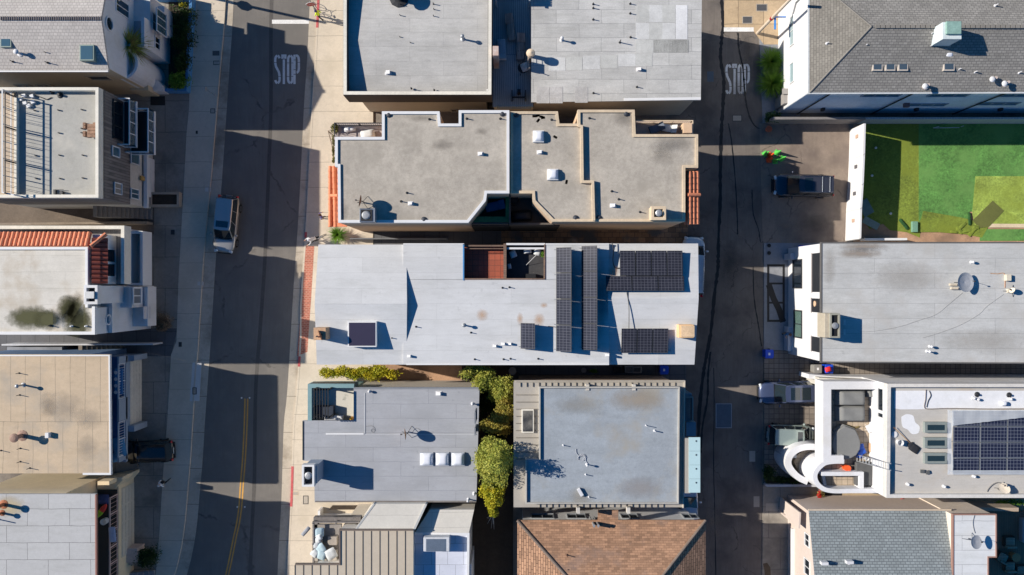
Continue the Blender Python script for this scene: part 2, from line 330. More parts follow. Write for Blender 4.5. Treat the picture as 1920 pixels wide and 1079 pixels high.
# ---------------------------------------------------------------- building kit
def wallbox(mb, side, plane, a0, a1, z0, z1, d0, d1, mi=0):
    """box on a wall plane: a along the wall, d outward"""
    if side == 'E': return mb.box(plane + d0, a0, z0, plane + d1, a1, z1, mi)
    if side == 'W': return mb.box(plane - d1, a0, z0, plane - d0, a1, z1, mi)
    if side == 'N': return mb.box(a0, plane + d0, z0, a1, plane + d1, z1, mi)
    return mb.box(a0, plane - d1, z0, a1, plane - d0, z1, mi)
def on_wall(side, plane, xa, ya, xb, yb):
    """picture corners of something on a vertical wall -> along-range and z-range on that wall"""
    if side in 'EW':
        za = H0 * (1 - plane * PPM / (xa - 960)); zb = H0 * (1 - plane * PPM / (xb - 960)); zm = (za + zb) / 2
        return sorted((wy(ya, zm), wy(yb, zm))) + sorted((za, zb))
    za = H0 * (1 - plane * PPM / (539.5 - ya)); zb = H0 * (1 - plane * PPM / (539.5 - yb)); zm = (za + zb) / 2
    return sorted((wx(xa, zm), wx(xb, zm))) + sorted((za, zb))
def window(par, side, plane, xa, ya, xb, yb, frame=white, pane=dglass, mull=1, name='window', fw=.07, minz=0):
    a0, a1, z0, z1 = on_wall(side, plane, xa, ya, xb, yb); z0 = max(z0, .1)
    if z1 - z0 < minz: z0 = z1 - minz
    g = MB(); wallbox(g, side, plane, a0 + .02, a1 - .02, z0 + .02, z1 - .02, -.02, .025); o = build(g, name, pane, par)
    f = MB()
    wallbox(f, side, plane, a0 - fw / 2, a1 + fw / 2, z1 - fw / 2, z1 + fw / 2, -.01, .07); wallbox(f, side, plane, a0 - fw / 2, a1 + fw / 2, z0 - fw / 2, z0 + fw / 2, -.01, .09)
    wallbox(f, side, plane, a0 - fw / 2, a0 + fw / 2, z0 + fw / 2, z1 - fw / 2, -.01, .07); wallbox(f, side, plane, a1 - fw / 2, a1 + fw / 2, z0 + fw / 2, z1 - fw / 2, -.01, .07)
    for i in range(mull):
        a = a0 + (a1 - a0) * (i + 1) / (mull + 1); wallbox(f, side, plane, a - fw / 3, a + fw / 3, z0 + fw / 2, z1 - fw / 2, -.01, .065)
    build(f, 'frame', frame, o); return o
def panel(par, side, plane, xa, ya, xb, yb, mat, name, d=.04):
    a0, a1, z0, z1 = on_wall(side, plane, xa, ya, xb, yb); m = MB(); wallbox(m, side, plane, a0, a1, max(z0, .02), z1, -.02, d); return build(m, name, mat, par)
def garage_door(par, side, plane, a0, a1, z1, mat, cols=4, rows=4):
    m = MB(); wallbox(m, side, plane, a0, a1, .02, z1, -.02, .03)
    dw = (a1 - a0) / cols; dh = (z1 - .1) / rows
    for i in range(cols):
        for j in range(rows): wallbox(m, side, plane, a0 + dw * i + .08, a0 + dw * (i + 1) - .08, .08 + dh * j + .06, .08 + dh * (j + 1) - .06, .0, .055)
    return build(m, 'garage_door', mat, par)
def rails(par, pts, z0, h, mat, name='railing', bars='v', step=.14, w=.05, glass_mat=None):
    m = MB(); m.path(pts, w * 1.4, z0 + h - w, z0 + h); m.path(pts, w, z0 + .06, z0 + .1)
    for i in range(len(pts) - 1):
        a = Vector(pts[i]); b = Vector(pts[i + 1]); L = (b - a).length; n = max(1, int(L / 1.2))
        for k in range(n + 1):
            p = a.lerp(b, k / n); m.box(p.x - w / 2, p.y - w / 2, z0, p.x + w / 2, p.y + w / 2, z0 + h - .01)
        if bars == 'v':
            n = max(1, int(L / step))
            for k in range(n): p = a.lerp(b, (k + .5) / n); m.box(p.x - .012, p.y - .012, z0 + .08, p.x + .012, p.y + .012, z0 + h - .03)
        elif bars == 'h':
            for k in range(1, 5): m.path([tuple(a), tuple(b)], .02, z0 + h * k / 5, z0 + h * k / 5 + .02)
    o = build(m, name, mat, par)
    if glass_mat:
        g = MB()
        for i in range(len(pts) - 1): g.path([pts[i], pts[i + 1]], .015, z0 + .1, z0 + h - .06)
        build(g, 'glass_panel', glass_mat, o)
    return o
def pipe(par, px, py, z, h=.36, r=.045, mat=None, cap=False, base=True):
    x, y = wx(px, z), wy(py, z); m = MB()
    if base: m.lathe((x, y, z - .03), [(r * 2.6, 0), (r * 2.6, .05), (r * 1.4, .1)], 10)
    m.tube((x, y, z - .03), (x, y, z + h), r, seg=10)
    if cap: m.lathe((x, y, z + h - .05), [(r * 1.9, 0), (r * 2.1, .03), (r * 2.1, .1), (r * 1.1, .17), (.01, .19)], 12)
    return build(m, 'vent_pipe', mat or pvc, par)
def boxvent(par, px, py, z, s=.3, mat=None):
    x, y = wx(px, z), wy(py, z); m = MB()
    m.box(x - s * .8, y - s * .6, z - .02, x + s * .8, y + s * .6, z + .03)
    m.prism([(x - s * .5, y - s * .42), (x + s * .5, y - s * .42), (x + s * .5, y + s * .42), (x - s * .5, y + s * .42)], z + .03, [z + .2, z + .3, z + .3, z + .2])
    return build(m, 'roof_vent', mat or pvc, par, bevel=.03)
def pipes(par, z, lst, **k):
    for p in lst: pipe(par, p[0], p[1], z, **({**k, **(p[2] if len(p) > 2 else {})}))
def skylight(par, x0, y0, x1, y1, z, frame=white, pane=bglass, h=.2, domed=False, mull=0, e=.09):
    X0, X1 = sorted((wx(x0, z + h), wx(x1, z + h))); Y0, Y1 = sorted((wy(y0, z + h), wy(y1, z + h))); m = MB(); m.box(X0, Y0, z - .25, X1, Y1, z + h)
    o = build(m, 'skylight', frame, par, bevel=.015); g = MB()
    if domed:
        n = 8; vs = []; fs = []
        for i in range(n + 1):
            for j in range(n + 1):
                u = -1 + 2 * i / n; v = -1 + 2 * j / n
                vs.append(((X0 + X1) / 2 + u * ((X1 - X0) / 2 - .05), (Y0 + Y1) / 2 + v * ((Y1 - Y0) / 2 - .05), z + h + .01 + .26 * ((1 - u ** 4) * (1 - v ** 4)) ** .6))
        for i in range(n):
            for j in range(n): a = i * (n + 1) + j; fs.append((a, a + n + 1, a + n + 2, a + 1))
        g.add(vs, fs); build(g, 'dome', dome, o, smooth=True)
    else:
        g.box(X0 + e, Y0 + e, z + h - .01, X1 - e, Y1 - e, z + h + .015); build(g, 'pane', pane, o)
        for k in range(mull):
            mm = MB(); x = X0 + (X1 - X0) * (k + 1) / (mull + 1); mm.box(x - .03, Y0 + e, z + h, x + .03, Y1 - e, z + h + .035); build(mm, 'glazing_bar', frame, o)
    return o
def chimney(par, x0, y0, x1, y1, zt, zb, mat, flue='cap', name='chimney', cap=None):
    X0, X1 = sorted((wx(x0, zt), wx(x1, zt))); Y0, Y1 = sorted((wy(y0, zt), wy(y1, zt))); m = MB(); t = min(.22, (X1 - X0) * .2); cx, cy = (X0 + X1) / 2, (Y0 + Y1) / 2
    if flue == 'flat': m.box(X0, Y0, zb, X1, Y1, zt); o = build(m, name, mat, par, bevel=.02)
    else:
        m.box(X0 + .04, Y0 + .04, zb, X1 - .04, Y1 - .04, zt - .42); m.ring([(X0, Y0), (X1, Y0), (X1, Y1), (X0, Y1)], t, zt - .45, zt)
        o = build(m, name, mat, par, bevel=.015)
        f = MB(); f.box(X0 + t, Y0 + t, zt - .42, X1 - t, Y1 - t, zt - .36); build(f, 'well', darkm, o)
    if flue in ('cap', 'fan'):
        g = MB(); r = min(X1 - X0, Y1 - Y0) * .24; g.tube((cx, cy, zt - .38), (cx, cy, zt + .02), r * .6, seg=14); g.lathe((cx, cy, zt), [(r, 0), (r * 1.05, .05), (r * 1.05, .1), (r * .7, .16), (.01, .18)], 18)
        build(g, 'flue_cap', galv, o)
    return o
def dish(name, label, px, py, z, r, mat, az=200, el=35, pole=.7, group=None, feet=True):
    x, y = wx(px, z), wy(py, z); root = empty(name, label, 'satellite dish', (x, y, z), group)
    m = MB(); m.tube((x, y, z), (x, y, z + pole), .035)
    if feet:
        for a in (60, 180, 300): m.tube((x + .5 * math.cos(R(a)), y + .5 * math.sin(R(a)), z + .02), (x, y, z + pole * .6), .018, seg=6)
    build(m, 'mast', darkm, root)
    ax = Vector((math.cos(R(az)) * math.cos(R(el)), math.sin(R(az)) * math.cos(R(el)), math.sin(R(el)))); c = Vector((x, y, z + pole))
    d = MB(); prof = [(.02, 0), (r * .35, .02 * r), (r * .7, .09 * r), (r, .2 * r), (r * 1.01, .2 * r + .015), (r * .7, .09 * r + .03), (.02, .03)]
    d.lathe(c + ax * .05, prof[:4] + prof[4:], 24, axis=ax); build(d, 'reflector', mat, root, smooth=False)
    a = MB(); side = ax.cross(Vector((0, 0, 1))).normalized(); up = side.cross(ax); tip = c + ax * (r * 1.15) - up * (r * .35)
    a.tube(c - up * r * .9 + ax * r * .2, tip, .015, seg=6); a.tube(c + ax * .05, c - up * r * .9 + ax * r * .2, .015, seg=6); a.tube(tip, tip + (c - tip).normalized() * .12, .05, seg=10); build(a, 'feed_arm', darkm, root)
    return root
class House:
    def __init__(s, name, label, px, py, cat='house'): s.root = empty(name, label, cat, (wx(px), wy(py), 0))
    def walls(s, pts, h, mat, z0=0., hm=None, inset=0, name='wall', cap=True, label=None):
        p = ccw(wp(pts, hm if hm is not None else h))
        if inset: p = offset(p, inset)
        m = MB(); m.prism(p, z0, h, cap=cap); o = build(m, name, mat, s.root)
        if label: o['label'] = label
        return o
    def roof(s, pts, h, mat, thick=.22, over=0, hm=None, name='roof', zs=None):
        p = wp(pts, hm if hm is not None else h) if zs is None else [(wx(a, z), wy(b, z)) for (a, b), z in zip(pts, zs)]
        c = ccw(p); z1 = h if zs is None else (list(zs) if c == p else list(reversed(zs)))
        if over: c = offset(c, -over)
        m = MB(); m.prism(c, [q - thick for q in z1] if isinstance(z1, list) else z1 - thick, z1); return build(m, name, mat, s.root)
    def parapet(s, pts, h, wd, drop, mat, name='parapet'):
        m = MB(); m.ring(wp(pts, h), wd, h - drop - .25, h); return build(m, name, mat, s.root)
    def ledge(s, pts, z, wd, hgt, mat, name='parapet', zb=None):    # open line of raised curb
        m = MB(); m.path(wp(pts, z + hgt), wd, z - .2 if zb is None else zb, z + hgt); return build(m, name, mat, s.root)
    def box(s, name, x0, y0, x1, y1, zt, zb, mat, bevel=0):
        m = MB(); m.box(wx(x0, zt), wy(y0, zt), zb, wx(x1, zt), wy(y1, zt), zt); return build(m, name, mat, s.root, bevel=bevel)
    def cable(s, pts, z, r=.02, mat=black, name='cable'):
        m = MB(); p = wp(bent(pts, 4), z)
        for a, b in zip(p, p[1:]): m.tube((a[0], a[1], z + r), (b[0], b[1], z + r), r, seg=5, caps=False)
        return build(m, name, mat, s.root)

def stain_mat(name, col, strength=.8, soft=.35, nsc=2.2):
    if name in MATS: return MATS[name]
    m, nt, bs = base_mat(name); bs.inputs['Base Color'].default_value = lin(col); bs.inputs['Roughness'].default_value = .9
    co = N(nt, 'ShaderNodeTexCoord').outputs['Generated']; v = N(nt, 'ShaderNodeVectorMath', operation='DISTANCE'); nt.links.new(co, v.inputs[0]); v.inputs[1].default_value = (.5, .5, 0)
    sep = N(nt, 'ShaderNodeVectorMath', operation='MULTIPLY'); nt.links.new(co, sep.inputs[0]); sep.inputs[1].default_value = (1, 1, 0); nt.links.new(sep.outputs[0], v.inputs[0])
    g = N(nt, 'ShaderNodeNewGeometry').outputs['Position']; nz = noise(nt, g, nsc, 6, .65)
    a = N(nt, 'ShaderNodeMath', operation='MULTIPLY_ADD'); nt.links.new(nz, a.inputs[0]); a.inputs[1].default_value = -.3; nt.links.new(v.outputs['Value'], a.inputs[2])
    r = ramp(nt, a.outputs[0], .27, .27 - soft); k = N(nt, 'ShaderNodeMath', operation='MULTIPLY'); nt.links.new(r, k.inputs[0]); k.inputs[1].default_value = strength; nt.links.new(k.outputs[0], bs.inputs['Alpha']); MATS[name] = m; return m
def stain(par, px, py, wpx, hpx, z, mat, name='stain'):
    m = MB(); x, y, a, b = wx(px, z), wy(py, z), wpx / 2 / PPM, hpx / 2 / PPM; z2 = z + .004
    m.add([(x - a, y - b, z2), (x + a, y - b, z2), (x + a, y + b, z2), (x - a, y + b, z2)], [(0, 1, 2, 3)])
    o = build(m, name, mat, par); 
    if par is None: tag(o, kind='structure')
    return o
# ---------------------------------------------------------------- the ground
def sheet(name, pts, z, mat, zb=None, kind='structure', hm=0):
    m = MB(); m.prism(wp(pts, hm), z - .3 if zb is None else zb, z); o = build(m, name, mat); tag(o, kind=kind); return o
g = MB(); g.box(-420, -420, -.6, 420, 420, -.02); tag(build(g, 'ground', ground_m), kind='structure')
W_ = bent([(452, -260), (440, -60), (437, 30), (430, 130), (426, 190), (416, 340), (405, 480), (395, 640), (385, 780), (380, 860), (374, 930), (369, 985), (362, 1030), (350, 1079), (322, 1160), (280, 1260), (230, 1380)], 4)
E_ = bent([(586, -260), (582, -60), (581, 0), (576, 110), (570, 200), (560, 400), (551, 530), (539, 730), (532, 800), (528, 930), (522, 1040), (516, 1160), (500, 1260), (470, 1380)], 4)
Wc = [(a - (14 + min(8, max(0, b) / 60)), b) for a, b in W_]      # the kerb lies a gutter's width west of the asphalt
Ec = [(a + 15 + (3 if b > 600 else 0), b) for a, b in E_]
sheet('street', W_ + E_[::-1], 0.0, asphalt, -.25)
def band(name, A, B, z, mat, zb): return sheet(name, A + B[::-1], z, mat, zb)
Wg = [(a - 1, b) for a, b in Wc]; Eg = [(a + 1, b) for a, b in Ec]
band('gutter_west', Wc, W_, .012, gutterc, -.2); band('gutter_east', E_, Ec, .012, gutterc, -.2)
kw = 3.2
band('kerb_west', [(a - kw, b) for a, b in Wc], [(a, b) for a, b in Wc], .13, concrete, -.2)
band('kerb_east', [(a, b) for a, b in Ec], [(a + kw, b) for a, b in Ec], .13, concrete, -.2)
sheet('sidewalk_west', [(356, -260)] + [(356, 0), (356, 200), (351, 250), (344, 380), (336, 520), (332, 640), (322, 665), (314, 800), (306, 900), (300, 1000), (293, 1079), (200, 1380)] + [(a - kw, b) for a, b in Wc[::-1]], .12, concrete, -.2)
sheet('sidewalk_east', [(a + kw, b) for a, b in Ec] + [(700, 1380), (700, -260)], .12, concrete, -.2)
sheet('driveway_west', [(100, -260), (357, -260), (357, 0), (357, 200), (352, 250), (345, 380), (337, 520), (333, 640), (323, 665), (315, 800), (307, 900), (301, 1000), (294, 1079), (201, 1380), (100, 1380)], .105, concdr, -.2)
sheet('alley', [(1258, -260), (1400, -260), (1420, 60), (1430, 250), (1431, 600), (1429, 900), (1426, 1079), (1420, 1380), (1250, 1380)], 0.0, asphalt2, -.25)
sheet('parking_lot', [(1424, 232), (1600, 232), (1597, 456), (1430.5, 456)], .006, asphalt3, -.25)
sheet('driveway_north', [(1432, 456), (1560, 456), (1560, 657), (1432, 657)], .05, concblue, -.2)
sheet('driveway_pavers', [(1432, 672), (1560, 672), (1560, 905), (1432, 905)], .045, sqpave, -.2)
sheet('side_path', [(1432, 658), (2050, 658), (2050, 725), (1432, 725)], .03, sqpave, -.2)
sheet('driveway_south', [(1430, 909), (1560, 909), (1540, 1380), (1427, 1380)], .05, concdr, -.2)
sheet('side_yard_path', [(1540, 909), (2050, 909), (2050, 1000), (1540, 1000)], .035, M('beige_path', (168, 150, 122), .9, var=.12), -.2)
sheet('entry_pad', [(1421, -260), (1500, -260), (1500, 231), (1430, 231), (1424, 80)], .03, concblue, -.2)
sheet('corner_pad', [(1358, -120), (1500, -120), (1500, 84), (1432, 84), (1414, 60), (1358, 51)], .04, M('corner_concrete', (190, 166, 134), .9, 'brick', .14, bw=2.1, bh=2.0, mortar=.03, offset=0, contrast=.1, stain=(120, 96, 76), stain_th=(.6, .7)), -.2)
sheet('alley_path_slate', [(940, 412), (1262, 412), (1290, 416), (1290, 480), (940, 480)], .06, stonepave, -.2)
sheet('alley_path_grey', [(620, 412), (940, 412), (940, 480), (620, 480)], .06, darkpave, -.2)
sheet('side_soil', [(600, 660), (905, 660), (905, 740), (600, 740)], .08, dirt, -.2)
sheet('garden_soil', [(866, 660), (962, 660), (962, 1200), (866, 1200)], .085, soil, -.2)
sheet('side_path_dark', [(952, 640), (1286, 640), (1286, 720), (952, 720)], .07, darkpave, -.2)
sheet('west_gap_path', [(-120, 372), (290, 372), (290, 440), (-120, 440)], .115, M('brown_path', (112, 100, 88), .95, var=.2), -.2)
sheet('west_gap_concrete', [(-120, 616), (334, 616), (322, 668), (-120, 668)], .115, darkpave, -.2)
sheet('lawn_soil', [(1600, 232), (2060, 232), (2060, 462), (1600, 462)], .03, dirt, -.2)
# turf sheets laid over one another in the walled yard
def turf(name, pts, z, mat, label):
    m = MB(); P = wp(pts, 0); m.prism(P, z - .02, z); return solo(m, name, mat, label, 'artificial turf', 'loose sheets of artificial turf in the walled yard')
turf('turf_sheet', [(1612, 230), (1726, 230), (1726, 420), (1724, 446), (1700, 436), (1668, 432), (1655, 420), (1630, 430), (1612, 400)], .05, turf1, 'light olive strip of artificial turf along the white wall')
turf('turf_sheet', [(1722, 230), (1830, 230), (1830, 396), (1816, 398), (1818, 412), (1790, 408), (1732, 396), (1722, 420)], .062, turf2, 'mid green sheet of artificial turf in the middle of the walled yard')
turf('turf_sheet', [(1826, 230), (2050, 230), (2050, 334), (1826, 334)], .074, turf2, 'mottled green turf sheet at the upper right of the yard')
turf('turf_sheet', [(1828, 331), (2050, 331), (2050, 423), (1826, 422), (1822, 400)], .09, turf3, 'bright yellow green turf sheet at the right of the yard')
turf('turf_sheet', [(1730, 396), (1800, 408), (1850, 420), (1853, 424), (1840, 446), (1810, 440), (1760, 436), (1720, 436)], .082, turf1, 'crumpled olive turf offcut by the bare dirt')
turf('turf_sheet', [(1852, 420), (2050, 421), (2050, 428), (1852, 427)], .1, M('pale_band', (206, 188, 160), .9), 'pale strip of turf backing at the lower right of the yard')
turf('turf_sheet', [(1838, 430), (2050, 430), (2050, 452), (1836, 452)], .066, turf2, 'green turf sheet below the pale strip')
turf('turf_sheet', [(1822, 414), (1860, 377), (1881, 396), (1853, 426), (1835, 428)], .115, M('turf_back', (96, 100, 50), .95, var=.15, fine=30), 'dark turf piece laid diagonally across the bright sheet')
# street markings
def mark(name, pts, mat, label, z=.005, cat='road marking', group=None):
    m = MB(); m.prism(wp(pts), z - .0035, z); return solo(m, name, mat, label, cat, group)
mark('stop_line', [(510, 37.5), (583, 37.5), (583, 45), (510, 45)], whitepaint, 'white stop bar across the right lane of the wide street', .0055)
mark('stop_line', [(1357, 52), (1413, 52), (1413, 60), (1357, 60)], whitepaint, 'worn white stop bar at the top of the alley', .046)
for dx, lb in ((-2.6, 'left yellow line of the double centre line'), (2.6, 'right yellow line of the double centre line')):
    cl = bent([(462, 748), (460.5, 800), (457.5, 860), (453.5, 909), (451, 946), (446.5, 980), (440, 1010), (430, 1060), (420, 1100), (395, 1180), (360, 1280)], 5)
    m = MB(); m.path([(wx(a + dx), wy(b)) for a, b in cl], .11, .0015, .0055); solo(m, 'centre_line', yellowpaint, lb + ' on the street', 'road marking', 'double yellow centre line')
for q, (a, b) in enumerate(((453, 746.5), (468, 746.5), (445, 951), (459, 951))):
    m = MB(); m.lathe((wx(a), wy(b), .001), [(.07, 0), (.07, .008), (.04, .022), (.01, .024)], 12); solo(m, 'road_stud', whitepaint, ('round marker left of the top end of the yellow lines', 'round marker right of the top end of the yellow lines', 'round marker left of the yellow lines further down', 'round marker right of the yellow lines further down')[q], 'road stud', 'round markers by the yellow lines')
def stencil(x0, y0, x1, y1, label):
    m = MB(); wd = (x1 - x0) / 4.0; hh = y1 - y0; st = 4.3 / PPM
    def seg(pts): m.path([(wx(a), wy(b)) for a, b in pts], st, .002, .006)
    def arc(cx, cy, rx, ry, a0, a1, n=7): return [(cx + rx * math.cos(R(a0 + (a1 - a0) * k / n)), cy - ry * math.sin(R(a0 + (a1 - a0) * k / n))) for k in range(n + 1)]
    g = 0.8; lw = wd * .97 - 3.5; r = lw / 2; ry = hh * .13
    # S
    cx = x0 + 1.7 + r
    seg(arc(cx, y0 + 2 + ry, r, ry, 20, 85)); seg(arc(cx, y0 + 2 + ry, r, ry, 95, 180) + [(cx - r, y0 + hh * .26)])
    seg([(cx - r, y0 + hh * .28), (cx - r * .7, y0 + hh * .40), (cx, y0 + hh * .5), (cx + r * .7, y0 + hh * .6), (cx + r, y0 + hh * .73)])
    seg([(cx + r, y0 + hh * .75), (cx + r, y1 - 2 - ry)] + arc(cx, y1 - 2 - ry, r, ry, 0, -85)); seg(arc(cx, y1 - 2 - ry, r, ry, -95, -165))
    # T
    cx = x0 + wd + 1.7 + r
    seg([(cx - r - .8, y0 + 5.3), (cx - .3, y0 + 5.3)]); seg([(cx + .3, y0 + 5.3), (cx + r + .8, y0 + 5.3)]); 
    m.path([(wx(cx - r - .8), wy(y0 + 1.7)), (wx(cx + r + .8), wy(y0 + 1.7))], st, .002, .0061); seg([(cx, y0 + 9), (cx, y1)])
    # O
    cx = x0 + 2 * wd + 1.7 + r
    seg([(cx - r, y0 + hh * .27), (cx - r, y0 + ry + 2)] + arc(cx, y0 + 2 + ry, r, ry, 180, 95)); seg(arc(cx, y0 + 2 + ry, r, ry, 85, 0) + [(cx + r, y0 + hh * .27)])
    seg([(cx - r, y0 + hh * .29), (cx - r, y0 + hh * .73)]); seg([(cx + r, y0 + hh * .29), (cx + r, y0 + hh * .73)])
    seg([(cx - r, y0 + hh * .75), (cx - r, y1 - 2 - ry)] + arc(cx, y1 - 2 - ry, r, ry, 180, 265)); seg(arc(cx, y1 - 2 - ry, r, ry, 275, 360) + [(cx + r, y0 + hh * .75)])
    # P
    cx = x0 + 3 * wd + 1.7 + r
    seg([(cx - r, y0), (cx - r, y0 + hh * .17)]); seg([(cx - r, y0 + hh * .19), (cx - r, y0 + hh * .5)]); seg([(cx - r, y0 + hh * .68), (cx - r, y1)]); seg([(cx - r, y0 + hh * .52), (cx - r, y0 + hh * .66)])
    seg([(cx - r + 2.6, y0 + 2)] + arc(cx, y0 + 1.7 + ry * 1.2, r, ry * 1.2, 85, 0) + [(cx + r, y0 + hh * .25)])
    seg([(cx + r, y0 + hh * .27), (cx + r, y0 + hh * .46)] + arc(cx, y0 + hh * .46, r, hh * .15, -5, -90))
    return solo(m, 'stop_lettering', whitepaint, label, 'road marking')
stencil(514.5, 103, 562.5, 158, 'tall white STOP letters painted in the shade on the wide street')
stencil(1360.5, 120.5, 1406, 177, 'tall white STOP letters painted on the narrow alley')
# tar-sealed cracks in the alley
def tarline(pts, wd, label, z=.006, m_=tar):
    random.seed(int(pts[0][0] * 7 + pts[0][1])); P = bent(pts, 10); P = [(a + random.uniform(-.5, .5) * (.4 + wd * 1.2), b) for a, b in P]
    L = []; Rr = []
    for a, b in P: k = wd / 2 * random.uniform(.7, 1.35); L.append((wx(a) - k, wy(b))); Rr.append((wx(a) + k, wy(b)))
    m = MB(); n = len(P); m.add([(x, y, z) for x, y in L] + [(x, y, z) for x, y in Rr], [(i + 1, i, n + i, n + i + 1) for i in range(n - 1)])
    return solo(m, 'tar_seam', m_, label, 'tar seam', 'dark tar seams in the alley')
tarline([(1352, -80), (1353, 0), (1356, 40), (1353, 75), (1351, 110), (1357, 150), (1356, 190), (1353, 240), (1351, 300), (1350, 380), (1347, 450), (1346, 500), (1340, 550), (1333, 620), (1326, 660), (1319, 700), (1312, 760), (1309, 830), (1306, 900)], .26, 'widest tar seam running the whole length of the alley')
tarline([(1332, 660), (1328, 700), (1326, 750), (1317, 800), (1314, 850)], .16, 'short tar seam beside the wide one near the white garage')
tarline([(1384, 62), (1385, 90), (1393, 130), (1396, 170), (1400, 200), (1408, 225), (1420, 240), (1440, 245), (1450, 262), (1453, 282)], .14, 'curved tar seam passing through the alley STOP letters')
tarline([(1366, 232), (1372, 270), (1378, 330), (1382, 400), (1383, 440)], .09, 'thin tar seam left of the parked dark sport utility')
tarline([(1410, 356), (1412, 400), (1422, 430), (1427, 455), (1437, 440), (1445, 400), (1446, 360)], .09, 'looped tar seam in the parking lot mouth')
tarline([(1412, 500), (1414, 560), (1422, 610), (1428, 650)], .1, 'tar seam beside the bluish driveway')
tarline([(1338, 690), (1339, 760), (1338, 860), (1340, 960), (1342, 1079), (1342, 1200)], .07, 'faint straight seam down the lower alley', .005)
# long repaired strip in the wide street
m = MB(); sp = bent([(512, -100), (508, 60), (508, 200), (503, 340), (497, 480), (492, 560), (486, 640), (480, 720), (478, 800), (477, 900), (472, 1000), (468, 1079), (455, 1200)], 5)
m.path([(wx(a), wy(b)) for a, b in sp], .3, .001, .0045); solo(m, 'pavement_patch', M('asphalt_patch', (92, 88, 84), .95, var=.15), 'long narrow darker repair strip along the wide street', 'pavement patch')
# painted kerbs, brick strip, covers
def curbpaint(y0, y1, label):
    pts = [(a + kw * .5, b) for a, b in bent([(p[0], p[1]) for p in Ec if y0 - 60 < p[1] < y1 + 60], 3)]; pts = [p for p in pts if y0 <= p[1] <= y1]
    m = MB(); m.path([(wx(a), wy(b)) for a, b in pts], kw / PPM + .05, .02, .136); return solo(m, 'painted_kerb', redpaint, label, 'kerb paint', 'red painted lengths of the east kerb')
curbpaint(-40, 57, 'red painted kerb by the stop sign at the top of the picture'); curbpaint(236, 260, 'short faded red kerb length beside the left balcony'); curbpaint(428, 450, 'red kerb length beside the cyclist')
curbpaint(652, 697, 'dark red kerb length at the end of the brick strip'); curbpaint(866, 950, 'long red kerb length left of the tall blue grey chimney')
band('brick_strip', [(571, 462), (566, 560), (561, 630), (558, 668)], [(590, 462), (584, 560), (579, 630), (577, 660)], .125, brickred, .0)
def cover(pts, mat, name, label, z=.126, frame=None, cat='utility cover'):
    m = MB(); P = wp(pts); m.prism(P, z - .02, z)
    if frame: m.ring(P, .05, z - .02, z + .004, 1)
    return solo(m, name, [mat, frame or mat], label, cat)
def rc(x, y, w, h): return [(x - w / 2, y - h / 2), (x + w / 2, y - h / 2), (x + w / 2, y + h / 2), (x - w / 2, y + h / 2)]
metp = M('steel_plate', (92, 104, 116), .5, var=.12, metal=.3); lidc = M('concrete_lid', (176, 166, 152), .9, var=.1); lidw = M('pale_lid', (206, 202, 196), .9, var=.08)
cover(rc(1357, 780, 30, 46), metp, 'steel_plate', 'large two piece steel plate set in the alley', .012, galv)
cover(rc(1410.5, 856, 11, 20), lidc, 'utility_cover', 'pale rectangular lid in the alley by the paved driveway', .01); cover(rc(1418.5, 941, 11, 20), lidc, 'utility_cover', 'tan rectangular lid at the lower right edge of the alley', .01)
cover(rc(1428, 15, 21, 14), M('dark_lid', (88, 88, 90), .7, metal=.3), 'utility_cover', 'dark metal lid in the upper corner pad by the utility pole', .046, lidc); cover(rc(1401, 38, 19, 14), M('dark_lid', (88, 88, 90), .7), 'utility_cover', 'dark lid in the pale corner pad above the stop bar', .046, lidc)
cover(rc(1332, 144, 12, 19), metp, 'utility_cover', 'bluish metal lid left of the alley lettering', .01); cover(rc(1382, 222, 18, 12), lidc, 'utility_cover', 'pale lid in the alley below the STOP letters', .01, darkm)
cover(rc(391, 356, 11, 8), lidw, 'meter_cover', 'white lid on the sidewalk just behind the blue parked car'); cover(rc(377, 532, 11, 7), lidw, 'meter_cover', 'white lid on the west sidewalk level with the white stucco house')
cover(rc(370, 249, 4, 6), darkm, 'meter_cover', 'small dark lid on the west sidewalk near the white balconies'); cover(rc(325, 436, 7, 9), darkm, 'meter_cover', 'small dark lid beside the stair in front of the white house'); cover(rc(339, 646, 6, 9), darkm, 'meter_cover', 'small dark lid on the sidewalk above the long white slab')
cover([(362, 680), (379, 680), (375, 752), (357, 752)], M('new_concrete', (206, 204, 200), .9, var=.06), 'sidewalk_patch', 'long whiter slab in the west sidewalk', .1245, None, 'sidewalk slab'); cover(rc(366, 733, 8, 13), lidc, 'meter_cover', 'grey lid set in the whiter sidewalk slab', .13, darkm)
cover(rc(555, 925, 11, 8), lidc, 'meter_cover', 'small square lid in the sidewalk left of the tall chimney', .126, tanw); cover(rc(574, 937, 10, 16), lidc, 'meter_cover', 'grey rectangular lid in the sidewalk below the tall chimney', .126, darkm)
cover(rc(406, 101, 13, 9), M('dark_lid2', (96, 94, 92), .9), 'meter_cover', 'dark lid on the shaded west sidewalk by the blue wall'); cover(rc(407, 119, 12, 8), lidc, 'meter_cover', 'grey lid on the shaded sidewalk, lowest of three', .126, darkm); cover(rc(400, 209, 9, 9), lidc, 'meter_cover', 'square lid in the sidewalk by the sunlit sliver', .126, darkm)
cover(rc(1447, 951, 23, 14), lidc, 'utility_cover', 'light slab lid in the lower driveway', .055); cover([(1430.0, 1057), (1438, 1055), (1444, 1064), (1446, 1100), (1434, 1100), (1433, 1070)], M('water_stain', (92, 78, 62), .8, var=.2), 'water_stain', 'dark damp patch on the lower driveway', .0545, None, 'stain')
# ---------------------------------------------------------------- west row of houses
A = House('shingle_house', 'pale shingled house with curved white stair tower and blue garden wall', 150, 40); P = 667.5 / PPM
def zrow(zs): return zs
X1 = -667.5 / PPM
